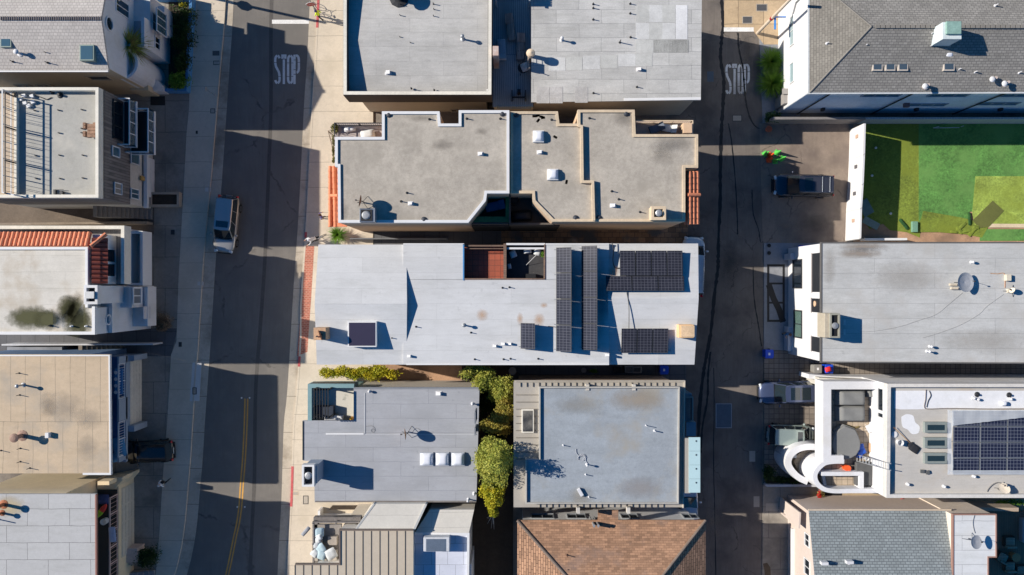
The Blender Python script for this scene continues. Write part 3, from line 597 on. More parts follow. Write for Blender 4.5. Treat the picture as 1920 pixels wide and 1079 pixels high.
# gabled roof: eave 8.0 at y132, ridge 9.07 at y34
yr, ye = wy(34, 9.07), wy(132, 8.0); yn = yr + (yr - ye)
def gable(par, x0, x1, ys, yr, yn, ze, zr, t=.22, mat=None, name='roof'):
    m = MB(); m.add([(x0, ys, ze), (x1, ys, ze), (x1, yr, zr), (x0, yr, zr), (x1, yn, ze), (x0, yn, ze), (x0, ys, ze - t), (x1, ys, ze - t), (x1, yr, zr - t), (x0, yr, zr - t), (x1, yn, ze - t), (x0, yn, ze - t)],
        [(0, 1, 2, 3), (3, 2, 4, 5), (7, 6, 9, 8), (8, 9, 11, 10), (6, 7, 1, 0), (10, 11, 5, 4), (1, 7, 8, 2), (2, 8, 10, 4), (6, 0, 3, 9), (9, 3, 5, 11)]); return build(m, name, mat, par)
gable(A.root, -48, X1 + .05, ye, yr, yn, 8.0, 9.07, mat=sh_l1)
m = MB(); m.add([(X1, ye + .15, 0), (X1, yn - .15, 0), (X1, yn - .15, 7.75), (X1, yr, 8.84), (X1, ye + .15, 7.75)] + [(-48, ye + .15, 0), (-48, yn - .15, 0), (-48, yn - .15, 7.75), (-48, yr, 8.84), (-48, ye + .15, 7.75)],
    [(0, 1, 2, 3, 4), (9, 8, 7, 6, 5), (0, 4, 9, 5), (1, 6, 7, 2), (0, 5, 6, 1)]); build(m, 'wall', [whites], A.root)
m = MB(); m.box(-48, ye + .13, 0, X1 + .02, ye + .16, 7.7); o = build(m, 'south_wall', cream, A.root); o['label'] = 'tan stucco side wall'
m = MB(); m.box(-48, ye - .12, 7.84, X1, ye - .003, 7.97); build(m, 'gutter', white, A.root)
m = MB(); 
for i in range(46): x = -47 + i * .25 + .0; m.box(wx(2 + i * 4.15, 9.07) - .03, yr - .16, 9.0, wx(2 + i * 4.15, 9.07) + .03, yr + .1, 9.13)
build(m, 'ridge_cap', M('ridge_dark', (120, 112, 110), .9), A.root)
for q in ((0, 53, 21, 89), (149, 84, 176, 114)): skylight(A.root, *q, 8.35, frame=M('green_frame', (122, 140, 132), .5), pane=bglass, h=.28)
pipes(A.root, 8.2, [(88, 100), (89, 118), (24, 116), (175, 60, {'h': .5})], r=.03, mat=darkm); pipe(A.root, 38, 101, 8.3, .5, .09, cap=True)
window(A.root, 'E', X1, 217, 2, 240, 28, mull=1); window(A.root, 'E', X1, 217, -45, 240, -8, mull=1)
m = MB(); a = on_wall('E', X1, 198, 33, 210, 57); cy, cz, rr = (a[0] + a[1]) / 2, (a[2] + a[3]) / 2, .5
m.lathe((X1 - .01, cy, cz), [(rr, 0), (rr, .04)], 24, axis=(1, 0, 0)); o = build(m, 'round_window', dglass, A.root)
m = MB()
for i in range(24):
    t0, t1 = 2 * math.pi * i / 24, 2 * math.pi * (i + 1) / 24
    m.tube((X1 + .05, cy + rr * math.cos(t0), cz + rr * math.sin(t0)), (X1 + .05, cy + rr * math.cos(t1), cz + rr * math.sin(t1)), .06, seg=6)
build(m, 'frame', white, o)
# lower front block with a recessed deck
XB = -639 / PPM; yb = wy(121, 0)
m = MB(); m.box(X1, yb, 0, XB, yn, 3.9); m.box(XB - .25, yb, 3.9, XB, yn - 2, 4.9); m.box(X1, yb, 3.9, XB - .25, yb + .25, 4.9); build(m, 'front_wall', whites, A.root)
m = MB(); m.box(X1 + .02, yb + .25, 3.9, XB - .25, yn - 2, 3.95); build(m, 'deck', bluegrey, A.root)  # blue grey deck colour stands for the blue shadow lying on it
window(A.root, 'E', XB, 285, 26, 292, 58, mull=1, minz=1); window(A.root, 'E', XB, 290, 70, 297, 92, mull=1, minz=.8)
m = MB(); wallbox(m, 'E', XB, wy(68, 1.5), wy(20, 1.5), .9, 2.5, 0, .5); build(m, 'bay', whites, A.root); window(A.root, 'E', XB + .5, 293, 22, 311, 64, mull=2, pane=bglass)
# stair tower: half round shell plus descending stair wall
m = MB(); tc = (wx(283), wy(150)); pts = []
for k in range(15):
    t = R(-115 + 230 * k / 14 - 10); pts.append((tc[0] + 1.15 * math.cos(t), tc[1] + 1.15 * math.sin(t)))
m.path(pts, .2, 0, 5.0); m.prism([(p[0] - .02, p[1]) for p in pts] + [(X1, tc[1] + 1), (X1, tc[1] - 1)], 0, 4.35); build(m, 'stair_tower', whites, A.root, smooth=False)
m = MB(); q = wp([(290, 140), (318, 168), (318, 178), (300, 178), (284, 172)]); m.prism(q, 0, [2.4, 1.2, 1.2, 1.6, 2.2]); build(m, 'stair_wall', whites, A.root)
m = MB(); m.box(wx(268), wy(182), 0, wx(300), wy(172), 2.2); build(m, 'entry_wall', cream, A.root)
for xa, xb in ((166, 206), (28, 42), (43, 56), (68, 80), (83, 96)): window(A.root, 'S', ye + .13, xa, 143 if xa > 100 else 159, xb, 149 if xa > 100 else 161, frame=cream, mull=0, minz=.5)
# garden wall and plants
def wall_line(name, pts, wd, z1, mat, label, cat='wall', z0=0.):
    m = MB(); m.path(wp(pts), wd, z0, z1); return solo(m, name, mat, label, cat)
wall_line('garden_wall', [(300, 3), (366, 4), (364, 40), (361, 95), (358.5, 150), (356, 174), (318, 174)], .22, .95, bluew, 'bright blue low wall around the corner planting bed')
cover([(318, 4), (364, 4), (357, 172), (318, 172)], soil, 'planting_bed', 'dark planting bed inside the blue wall', .2, None, 'planting bed')
cover(rc(297, 190, 27, 17), black, 'door_mat', 'black rubber mat on the driveway below the stair tower', .13, None, 'mat')

B = House('deck_house', 'three storey house with flat grey roof deck and white balconies', 120, 280); XE = -670 / PPM; h = 9.0
out = [(-60, 164), (184.5, 164), (184.5, 371), (-60, 371)]
B.walls(out, 8.3, taupe, 4.15, 9.0, name='upper_wall', label='taupe shingled upper walls'); q = offset(ccw(wp(out, 9)), .06)
m = MB(); m.prism(q, 0, 4.15); build(m, 'lower_wall', M('offwhite_siding', (190, 186, 178), .85), B.root)
B.roof([(-58, 166), (182, 166), (182, 369), (-58, 369)], 8.45, deckroof, .2); B.parapet(out, 9.0, .22, .55, M('cream_coping', (222, 216, 202), .7))
B.ledge([(28.5, 182), (28.5, 366)], 8.45, .18, .32, M('cream_coping', (222, 216, 202), .7)); B.box('roof_deck', -50, 172, 26, 366, 8.6, 8.3, M('deck_tiles', (190, 172, 150), .9, var=.15))
rails(B.root, wp([(4, 168), (4, 361), (26, 366)], 9.85), 8.75, 1.1, white, bars='v', step=1.1, w=.06)
m = MB(); x = wx(28.5, 8.8)
for y0, y1 in ((198, 226), (240, 268), (282, 310), (325, 362)):
    for k in range(5): yy = wy(y0 + (y1 - y0) * k / 4, 8.8); m.box(x - .02, yy - .01, 8.77, x + .02, yy + .01, 9.95)
yv = [wy(b, 8.8) for b in (182, 366)]; m.box(x - .03, yv[1], 9.93, x + .03, yv[0], 10.0)
for b in (182, 244, 306, 366): yy = wy(b, 8.8); m.box(x - .045, yy - .045, 8.7, x + .045, yy + .045, 10.03)
build(m, 'cable_railing', darkm, B.root)
pipes(B.root, 8.45, [(a / 4.8, 200 + b / 4.8) for a, b in ((315, 38), (530, 35), (740, 30), (535, 240), (740, 200), (740, 238), (325, 445), (540, 440), (750, 440), (330, 650), (545, 650), (750, 645))], h=.17, r=.05, mat=darkm, base=False)
pipe(B.root, 99, 174, 8.45, .35, .06, mat=darkm); pipe(B.root, 113, 179, 8.45, .3, .09, mat=darkm)
B.cable([(66, 179), (80, 184), (88, 187), (97, 183)], 8.47, .03)
m = MB()
for i, (a, b) in enumerate(((158.5, 233), (158.5, 239), (158.5, 249), (158.5, 254), (177.5, 233), (177.5, 250))): m.obox((wx(a, 8.6), wy(b, 8.6)), (.18, .2), 0, 8.45, 8.68)
for k in range(4): m.box(wx(163, 8.8), wy(233 + k * 6.5, 8.8) - .2, 8.6 + .02 * k, wx(178, 8.8), wy(233 + k * 6.5, 8.8) + .02, 8.75 + .02 * k)
solo(m, 'cinder_block_stack', M('block_pile', (150, 118, 96), .9, var=.35), 'small pile of blocks and boards at the right edge of the deck roof', 'block pile')
for k, (a, b) in enumerate(((36, 186), (43, 179), (45, 193), (58, 180), (60, 191), (52, 198))):
    m = MB(); m.obox((wx(a, 8.7), wy(b, 8.7)), (.26, .22), .1 * k, 8.46, 8.66); solo(m, 'paver_block', white, 'white block %s of the scatter at the upper left of the deck roof' % ('leftmost', 'upper left', 'lower middle', 'topmost', 'right hand', 'lowest')[k], 'block', 'white blocks scattered on the deck roof')
m = MB(); m.box(wx(102, 8.5), wy(365, 8.5), 8.45, wx(106, 8.5), wy(356, 8.5), 8.65); m.tube((wx(118, 8.5), wy(362, 8.5), 8.45), (wx(118, 8.5), wy(362, 8.5), 8.75), .11, seg=12); m.box(wx(106, 8.5), wy(357, 8.5), 8.6, wx(121, 8.5), wy(356, 8.5), 8.64); build(m, 'roof_fan', darkm, B.root)
cw = M('cream_coping', (222, 216, 202), .7)
def balcony(par, P, xt, xb, y0, y1, wallX, mat=white, glass_m=rail_glass, bars=None, npost=4, floor=None):
    X = -P / PPM; zt = H0 * (1 - P / (960 - xt)); zb = H0 * (1 - P / (960 - xb)); zf = zb + .28
    Y0, Y1 = wy(y1, zt), wy(y0, zt); m = MB(); m.box(wallX - .5, Y0, zb, X, Y1, zf); o = build(m, 'balcony', mat, par)
    f = MB(); f.box(wallX, Y0 + .06, zf, X - .06, Y1 - .06, zf + .02); build(f, 'floor', floor or darkm, o)  # default dark floor tone paints in the shadow on the balcony
    r = MB(); pts = [(wallX, Y1 - .04), (X - .04, Y1 - .04), (X - .04, Y0 + .04), (wallX, Y0 + .04)]
    r.path(pts, .09, zt - .07, zt)
    for a, b in zip(pts, pts[1:]):
        n = npost if abs(a[1] - b[1]) > .5 else 1
        for k in range(n + 1): p = Vector(a).lerp(Vector(b), k / n); r.box(p.x - .03, p.y - .03, zf, p.x + .03, p.y + .03, zt - .02)
    build(r, 'railing', mat, o)
    if glass_m:
        g = MB(); g.path(pts, .02, zf + .08, zt - .1); build(g, 'glass_panel', glass_m, o)
    return o, zf
balcony(B.root, 650, 243, 258, 184, 272, XE); balcony(B.root, 630, 278, 292, 203, 286, XE)
window(B.root, 'E', XE, 212, 190, 228, 262, mull=2, frame=darkm); window(B.root, 'E', XE, 247, 206, 262, 275, mull=2, frame=darkm)
window(B.root, 'E', XE, 210, 276, 223, 294, pane=bglass, mull=0); window(B.root, 'E', XE, 214, 344, 227, 364, pane=M('grey_blind', (132, 128, 122), .8), mull=1)
window(B.root, 'E', XE + .01, 245, 287, 260, 308, pane=bglass, mull=0, minz=.8); window(B.root, 'E', XE + .01, 245, 355, 259, 373, pane=bglass, mull=1)
m = MB(); a = on_wall('E', XE, 262, 331, 270, 339); wallbox(m, 'E', XE, a[0], a[1], a[2], a[3], 0, .12); build(m, 'wall_lamp', M('lamp_brass', (176, 140, 74), .5), B.root)
a = on_wall('E', XE, 275, 290, 289, 362); m = MB(); wallbox(m, 'E', XE, wy(390, 2), wy(288, 2), 1.75, 2.05, 0, .3); build(m, 'ledge', white, B.root, bevel=.02)
garage_door(B.root, 'E', XE, wy(368, 1.7), wy(294, 1.7), 1.7, white, 3, 2)
m = MB(); m.ring(wp(rc(315, 376, 55, 27)), .18, 0, .75); solo(m, 'planter_box', M('planter_concrete', (176, 160, 142), .9), 'low concrete planter box of dark soil in front of the deck house', 'planter'); m = MB(); m.prism(wp(rc(315, 376, 47, 20)), .1, .6); solo(m, 'planter_soil', soil, 'dark soil bed filling the low concrete planter', 'soil', kind='stuff')
def stair(name, x0, x1, y0, y1, zt, zb, n, label, mat=concdr):
    m = MB()
    for k in range(n):
        xa = wx(x0 + (x1 - x0) * k / n); xb = wx(x0 + (x1 - x0) * (k + 1) / n); m.box(xa, wy(y1), 0, xb, wy(y0), zt + (zb - zt) * k / n)
    return solo(m, name, mat, label, 'stairs')
stair('outdoor_stair', 205, 288, 388, 412, 2.6, .25, 13, 'long shaded concrete stair between the deck house and the tiled white house', M('stair_grey', (128, 124, 120), .9))
stair('outdoor_stair', 170, 232, 645, 667, 1.9, .25, 9, 'shaded brown stair between the tiled white house and the tan roofed house', M('stair_brown', (122, 112, 100), .9))
wall_line('side_wall', [(-60, 424), (288, 420)], .2, 1.3, M('sidewall', (140, 126, 110), .9, var=.2), 'low tan wall beside the upper shaded stair'); wall_line('side_wall', [(30, 644), (306, 643)], .12, 1.9, M('pale_sidewall', (190, 190, 192), .8), 'thin pale wall beside the lower shaded stair')
m = MB(); m.prism(wp([(40, 648), (140, 648), (140, 668), (40, 668)]), 0, 1.9); solo(m, 'side_landing', concblue, 'pale raised landing at the top of the lower shaded stair', 'landing')

C_ = House('tiled_white_house', 'white stucco house with terracotta tile edge and stained cream roof', 110, 530); h = 8.5; XE = -683 / PPM
ro = [(-60, 463), (164.5, 463), (164.5, 577), (178, 577), (178, 628), (-60, 628)]
C_.walls(ro, 8.3, whites, 0, 8.5, inset=.02); C_.roof(ro, 8.42, mem_l3, .2, hm=8.5)
C_.ledge([(-60, 466), (162, 466), (162, 577)], 8.42, .18, .16, white, 'curb'); C_.ledge([(-60, 625), (175, 625), (175, 575)], 8.42, .22, .14, white, 'curb')
def tiles(par, a, b, down, z0, z1, mat, n=None, r=.11, name='tile_roof'):
    """barrel tiles: rows from line a-b running along vector down, from z0 to z1"""
    A0, B0, D = Vector(a), Vector(b), Vector(down); L = (B0 - A0).length; n = n or int(L / (r * 2.1)); m = MB()
    t = (B0 - A0).normalized()
    m.add([(A0.x, A0.y, z0 - .05), (B0.x, B0.y, z0 - .05), ((B0 + D).x, (B0 + D).y, z1 - .05), ((A0 + D).x, (A0 + D).y, z1 - .05)], [(0, 1, 2, 3) if t.cross(D) < 0 else (3, 2, 1, 0)], 0)
    for i in range(n):
        p = A0.lerp(B0, (i + .5) / n); ns = max(2, int(D.length / .42))
        for k in range(ns):
            q0 = p + D * (k / ns); q1 = p + D * ((k + 1.12) / ns); za = z0 + (z1 - z0) * k / ns; zb = z0 + (z1 - z0) * (k + 1.12) / ns
            m.tube((q0.x, q0.y, za), (q1.x, q1.y, zb + .02), r * .92, r * 1.06, seg=10)
    return build(m, name, mat, par, smooth=False)
a = wp([(-60, 462.5), (166, 462.5)], 8.45); tiles(C_.root, a[0], a[1], (0, .98), 8.45, 8.0, terra, n=27, r=.17)
a = wp([(171, 446), (171, 532)], 8.45); tiles(C_.root, a[0], a[1], (.88, 0), 8.4, 7.9, terrad, n=10, r=.17)
m = MB(); p0 = (wx(171, 8.45), wy(462, 8.45)); m.tube((p0[0], p0[1], 8.5), (wx(199, 8), wy(439, 8), 8.0), .15, seg=10); build(m, 'hip_tile', terra, C_.root)
C_.walls([(-60, 424), (205, 424), (205, 533), (171, 533), (171, 463), (-60, 463)], 6.1, whites, 0, 7.0, name='terrace_block'); 
C_.roof([(-60, 424), (232, 424), (232, 533), (-60, 533)], 6.15, M('grey_deck', (150, 146, 142), .8, 'brick', .05, bw=.15, bh=5, mortar=.015), .05, hm=7.0, name='terrace_floor')
m = MB(); m.path(wp([(-60, 426.5), (229.8, 426.5), (229.8, 533)], 7.05), .25, 6.0, 7.05); build(m, 'terrace_parapet', cw, C_.root)
X = -668 / PPM
m = MB(); m.box(wx(171, 8), wy(533, 7.8), 6.1, wx(197, 7.8), wy(440, 7.8), 7.8); build(m, 'upper_wall', whites, C_.root)
XW = wx(197, 7.8)
for (ya, yb) in ((468, 492), (495, 519)):
    g_ = MB(); wallbox(g_, 'E', XW, wy(yb, 7), wy(ya, 7), 6.4, 7.5, -.02, .03); o = build(g_, 'window', dglass, C_.root); f = MB()
    for aa, bb in ((wy(yb, 7) - .05, wy(yb, 7) + .03), (wy(ya, 7) - .03, wy(ya, 7) + .05)): wallbox(f, 'E', XW, aa, bb, 6.35, 7.55, 0, .07)
    wallbox(f, 'E', XW, wy(yb, 7) - .05, wy(ya, 7) + .05, 6.32, 6.42, 0, .09); build(f, 'frame', white, o)
# stepped front: balconies and chimney breast
X0 = wx(232, 7.0)
ya, yb2 = wy(533, 6.8), wy(424, 6.8); Xa = wx(205, 7.0); m = MB(); m.box(X0 - .26, ya, 5.85, X0 + .01, yb2, 6.3); m.box(Xa - .1, ya, 5.85, X0 - .26, yb2, 6.0); build(m, 'terrace_beam', whites, C_.root)
Xb = -649 / PPM
m = MB(); m.ring([(Xa, ya - .1), (Xb, ya - .1), (Xb, yb2 - .2), (Xa, yb2 - .2)], .2, 2.6, 4.2); m.box(Xa - .1, ya, 2.6, Xb - .1, yb2 - .3, 2.8); build(m, 'lower_balcony', white, C_.root)
m = MB(); m.box(-36, ya - .1, 0, -676 / PPM, yb2 - .2, 2.6); build(m, 'ground_floor_wall', whites, C_.root)
window(C_.root, 'E', Xa + .0, 233, 440, 250, 524, pane=bglass, mull=2, minz=1.6)
chimney(C_.root, 157, 535, 183, 571, 9.3, 0, whites, 'none'); m = MB(); m.box(wx(159, 9.5), wy(560, 9.5), 8.8, wx(176, 9.5), wy(547, 9.5), 9.5); m2 = build(m, 'flue', galv, C_.root)
XE2 = -676 / PPM
m = MB(); m.box(-34, wy(621, 4), 0, XE2, wy(536, 4), 6.6); m.box(-34, wy(612, 3), 1.7, -650 / PPM, wy(538, 3), 3.3); m.box(-34, wy(577, 5), 3.3, -657 / PPM, wy(538, 5), 5.3); build(m, 'front_wall', whites, C_.root)
m = MB()
for (Xf, z, yy0, yy1) in ((XE2, 6.6, 577, 621), (-657 / PPM, 5.3, 538, 577), (-650 / PPM, 3.3, 538, 612)): m.box(Xf - .15, wy(yy1, z), z, Xf + .08, wy(yy0, z), z + .14)
build(m, 'cornice', white, C_.root)
window(C_.root, 'E', -650 / PPM, 249, 540, 263, 570, pane=M('grey_pane', (120, 124, 128), .3), mull=1, fw=.12)
a = on_wall('E', XE2, 198, 591, 208, 609); cy, cz = (a[0] + a[1]) / 2, (a[2] + a[3]) / 2
m = MB(); 
for i in range(16):
    t0, t1 = 2 * math.pi * i / 16, 2 * math.pi * (i + 1) / 16; m.tube((XE2 + .02, cy + .36 * math.cos(t0), cz + .42 * math.sin(t0)), (XE2 + .02, cy + .36 * math.cos(t1), cz + .42 * math.sin(t1)), .05, seg=6)
build(m, 'round_ornament', whites, C_.root)
pipe(C_.root, 94, 611, 8.5, .3, .035, mat=darkm); 
for k in (0, 1): boxvent(C_.root, 135 + 27 * k, 612, 8.46, .12)
panel(C_.root, 'E', -650 / PPM, 268, 575, 282, 598, M('panel_pale', (196, 196, 200), .7), 'garage_door')

moss = stain_mat('stain_moss', (78, 78, 48), .95, .25)
for a, b, w_, h_ in ((60, 596, 110, 50), (92, 600, 70, 44), (140, 592, 60, 90), (150, 604, 60, 50), (128, 580, 50, 60)): stain(C_.root, a, b, w_, h_, 8.42 + .003 * (a % 3), moss, 'moss_stain')
D = House('tan_roof_house', 'house with flat tan roof and white railed balcony over the garage', 110, 775); ro = [(-60, 665), (206, 665), (208, 888), (-60, 888)]
D.walls([(-60, 666), (158, 666), (158, 887), (-60, 887)], 6.45, M('slate_blue_wall', (92, 122, 156), .8), 0, 6.75); D.roof(ro, 6.75, mem_tan, .25)
D.ledge([(-60, 667), (204.5, 667), (206.5, 888)], 6.75, .1, .05, white, 'gutter'); D.ledge([(155, 889), (208, 889)], 6.7, .16, .06, white, 'fascia')
XG = -694 / PPM; yn_, ys_ = wy(668, 3), wy(868, 3)
m = MB(); m.box(-36, wy(800, 2.6), 0, XG, yn_, 2.75); m.box(-36, ys_, 2.45, XG, wy(800, 2.6), 2.75); build(m, 'garage', bluegrey, D.root)
m = MB(); m.box(-35, ys_ + .1, 2.75, XG - .12, yn_ - .1, 2.8); build(m, 'balcony_floor', M('deck_blue_shade', (52, 96, 146), .7), D.root)  # floor colour carries the blue shade under the roof overhang
garage_door(D.root, 'E', XG, wy(796, 1.9), wy(678, 1.9), 2.1, M('cream_door', (214, 206, 192), .7), 5, 4)
for ya, yb in ((665, 675), (795, 806)): m = MB(); m.box(XG - .1, wy(yb, 1.5), 0, XG + .5, wy(ya, 1.5), 2.4); build(m, 'pilaster', bluegrey, D.root)
rz = 2.8
def rr_(y0, y1): rails(D.root, [(XG - .06, wy(y0, 3.6)), (XG - .06, wy(y1, 3.6))], rz, 1.1, white, step=.2, w=.07)
rr_(683, 748); rr_(792, 856)
for ya, yb in ((669, 682), (748, 790), (857, 866)):
    m = MB(); m.box(XG - .14, wy(yb, 3.6), rz - .3, XG, wy(ya, 3.6), rz + 1.1); build(m, 'solid_panel', bluegrey, D.root)
m = MB(); m.box(wx(214, 3.6), wy(740, 3.6), 3.45, wx(229, 3.6), wy(692, 3.6), 3.52)
for a in (216, 227):
    for b in (696, 736): m.box(wx(a, 3.2) - .03, wy(b, 3.2) - .03, 2.8, wx(a, 3.2) + .03, wy(b, 3.2) + .03, 3.45)
t = empty('patio_table', 'long blue patio table set with four plates on the shaded balcony', 'table', (wx(221, 3), wy(716, 3), 2.8)); build(m, 'table_frame', bluew, t)
for k in range(4):
    m = MB(); m.lathe((wx(217.5, 3.5), wy(699 + 12.3 * k, 3.5), 3.52), [(.1, 0), (.14, .02), (.13, .025)], 14); solo(m, 'plate', white, 'white plate on the blue patio table, %s from the top' % ('first', 'second', 'third', 'fourth')[k], 'plate', 'plates on the patio table')
m = MB(); m.cushion((wx(221, 3.3), wy(840, 3.3)), 1.0, 1.6, .5, .2, 2.8); m.cushion((wx(215, 3.3), wy(858, 3.3)), .9, .7, .4, .5, 2.8); solo(m, 'tarpaulin', M('tarp_blue', (64, 134, 176), .6, var=.2), 'crumpled light blue tarpaulin on the lower balcony end', 'tarpaulin', smooth=True)
pipes(D.root, 6.75, [(36, 700), (37, 741), (38, 841), (38, 866), (56, 878), (2, 845)], h=.42, r=.025, mat=darkm); pipe(D.root, 44, 722, 6.75, .8, .07, cap=True, mat=galv)
pipe(D.root, 42, 817, 6.75, 1.0, .16, cap=True, mat=M('rusty_cap', (150, 120, 104), .7, var=.2)); chimney(D.root, 84, 812, 91, 822, 7.1, 6.7, white, 'flat', 'roof_vent')

for a, b, w_, h_ in ((120, 765, 90, 70), (165, 785, 60, 50), (165, 840, 50, 60), (90, 760, 40, 60)): stain(D.root, a, b, w_, h_, 6.75, stain_mat('stain_greyish', (160, 152, 140), .4), 'pond_stain')
E = House('block_roof_house', 'grey block seamed roof house with pink railed balcony', 90, 1010); ro = [(-60, 927), (179, 927), (180, 1180), (-60, 1180)]
E.walls([(-60, 928), (117, 928), (117, 1180), (-60, 1180)], 7.45, M('cream_wall_sunlit', (228, 206, 170), .9, var=.08), 0, 7.75); E.roof(ro, 7.75, mem_l5, .25); m = MB(); m.path(wp([(179.5, 928), (180.5, 1180)], 7.8), .1, 7.6, 7.82); build(m, 'gutter', M('gutter_rust', (150, 104, 92), .7), E.root)
XG = -708 / PPM; m = MB(); m.box(-36, wy(1180, 2), 0, XG, wy(888, 0), 2.7); m.box(XG - .9, wy(903, 3), 2.7, XG - .0, wy(896, 3), 4.2); m.prism(wp([(205, 905), (238, 905), (252, 890), (252, 884), (205, 892)], 1), 0, 3.0); build(m, 'garage', M('cream_wall_sunlit', (204, 188, 158), .9), E.root)
m = MB(); m.box(-35, wy(1180, 2), 2.7, XG - .1, wy(920, 3), 2.74); build(m, 'balcony_floor', darkm, E.root)
garage_door(E.root, 'E', XG, wy(1040, 1.4), wy(912, 1.4), 2.2, M('cream_door2', (206, 196, 178), .7), 4, 4)
rails(E.root, [(XG - .05, wy(932, 3.6)), (XG - .05, wy(1180, 3.6))], 2.74, 1.3, M('pink_rail', (206, 176, 164), .7), step=.32, w=.08)
m = MB(); m.box(XG, wy(1052, 1), 0, XG + .9, wy(1026, 1), 1.4); m.box(XG, wy(1060, 1), 0, XG + 1.0, wy(1046, 1), 1.0); build(m, 'entry_wall', M('entry_pink', (204, 180, 166), .9), E.root)
pipe(E.root, 7, 946, 7.75, 1.0, .13, cap=True, mat=rust); pipe(E.root, 4, 962, 7.75, .7, .09, cap=True, mat=rust); pipes(E.root, 7.75, [(-3, 974)], h=.8, r=.04, mat=darkm)
def kayak(px, py, z, L, wd, rz, mats, label):
    m = MB(); n = 14; c = (wx(px, z), wy(py, z)); vs = []; fs = []
    for i in range(n + 1):
        t = -1 + 2 * i / n; w_ = wd / 2 * (1 - abs(t) ** 2.4) ** .8 + .01
        for k in range(8):
            a = 2 * math.pi * k / 8; u, v_, zz = t * L / 2, w_ * math.cos(a), .16 * (1 - abs(t) ** 3 * .6) * math.sin(a) + (.18 * abs(t) ** 3)
            vs.append((c[0] + u * math.cos(rz) - v_ * math.sin(rz), c[1] + u * math.sin(rz) + v_ * math.cos(rz), z + .2 + zz))
    for i in range(n):
        for k in range(8): fs.append((8 * i + k, 8 * i + (k + 1) % 8, 8 * i + 8 + (k + 1) % 8, 8 * i + 8 + k))
    m.add(vs, fs); m.m = [0 if (j // 8) < n * .45 else 1 for j in range(len(fs))]; return solo(m, 'kayak', mats, label, 'kayak', smooth=True)
kayak(193, 957, 3.0, 1.5, .42, R(52), [M('kayak_green', (150, 190, 30), .4), M('kayak_red', (214, 60, 50), .4)], 'red and green kayak stored on the lower left balcony')
m = MB(); m.cushion((wx(192, 3.2), wy(938, 3.2)), .9, .8, .5, 0, 2.75); solo(m, 'storage_bag', M('bag_blue', (60, 74, 120), .8, var=.3), 'blue patterned bag at the top of the lower left balcony', 'bag', smooth=True)
m = MB(); m.lathe((wx(194, 3.2), wy(979, 3.2), 2.75), [(.24, 0), (.26, .5), (.2, .52), (.12, .45)], 16); solo(m, 'bucket', white, 'white bucket standing on the lower left balcony', 'bucket')
m = MB(); m.cushion((wx(210, 4.1), wy(1003, 4.1)), .55, 1.2, .12, .1, 3.98); solo(m, 'towel', M('towel_lilac', (190, 194, 214), .9), 'lilac towel hung over the pink balcony railing', 'towel', smooth=True)
m = MB(); m.ring(wp([(228, 1054), (246, 1046), (246, 1078), (228, 1090)]), .12, 0, 1.1)
for k in range(7): m.path(wp([(232 + k * 2, 1058 - k * .8), (232 + k * 2, 1084 - k)]), .04, 1.1, 1.14)
solo(m, 'entry_gate', M('pink_rail', (206, 176, 164), .7), 'slatted pink gate beside the dark round bush', 'gate'); stair('outdoor_stair', 248, 292, 1068, 1100, .9, .2, 5, 'short blue grey steps below the dark round bush', concblue)
# ---------------------------------------------------------------- centre block of houses
F = House('fascia_house', 'flat grey roof house with a dark fascia band near the top of the picture', 782, 60); ro = [(643, -90), (923, -90), (922, 178.5), (643, 178.5)]
rp = ccw(wp(ro, 8.2)); m = MB(); m.ring(rp, .3, 5.9, 8.1); m.ring(offset(rp, .03), .24, 8.1, 8.2, 1); build(m, 'fascia', [dkbrown, cw], F.root)
m = MB(); m.prism(offset(rp, .55), 0, 6.9); build(m, 'wall', beige, F.root)
ym = wy(78, 7.5); X0_, X1_ = wx(645, 8), wx(921, 8); gable(F.root, X0_ + .1, X1_ - .1, wy(176, 8), ym, wy(-86, 8), 7.3, 7.72, .2, mem_g)
m = MB(); m.box(X0_ - .55, wy(137, 5), 4.2, X0_ + .3, wy(30, 5), 4.7); m.ring([(X0_ - .6, wy(137, 5)), (X0_ + .3, wy(137, 5)), (X0_ + .3, wy(30, 5)), (X0_ - .6, wy(30, 5))], .1, 4.5, 5.0); build(m, 'planter_shelf', M('shelf_grey', (140, 134, 128), .9, var=.2), F.root)
pipes(F.root, 7.5, [(a / 4.9 + 600, b / 4.9) for a, b in ((740, 50), (1043, 42), (1048, 92), (738, 148), (1045, 155), (738, 350), (833, 402), (840, 815), (1050, 830))], h=.36, r=.03, mat=darkm); pipe(F.root, 868, 74, 7.7, .75, .07, cap=True, mat=galv); boxvent(F.root, 728, 137, 7.45, .32)
pipe(F.root, 748, -4, 7.6, 1.0, .28, cap=True, mat=darkm); boxvent(F.root, 916, 170, 7.35, .16)
m = MB(); m.box(wx(924, 8.4), wy(106, 8.4), 5, wx(935, 8.4), wy(88, 8.4), 8.6); build(m, 'chimney', M('chimney_white', (206, 196, 188), .9, stain=(186, 128, 98), stain_th=(.45, .6)), F.root, bevel=.02)
window(F.root, 'S', offset(rp, .55)[0][1], 846, 205, 857, 209, pane=dglass, frame=beige, mull=0, minz=.8)

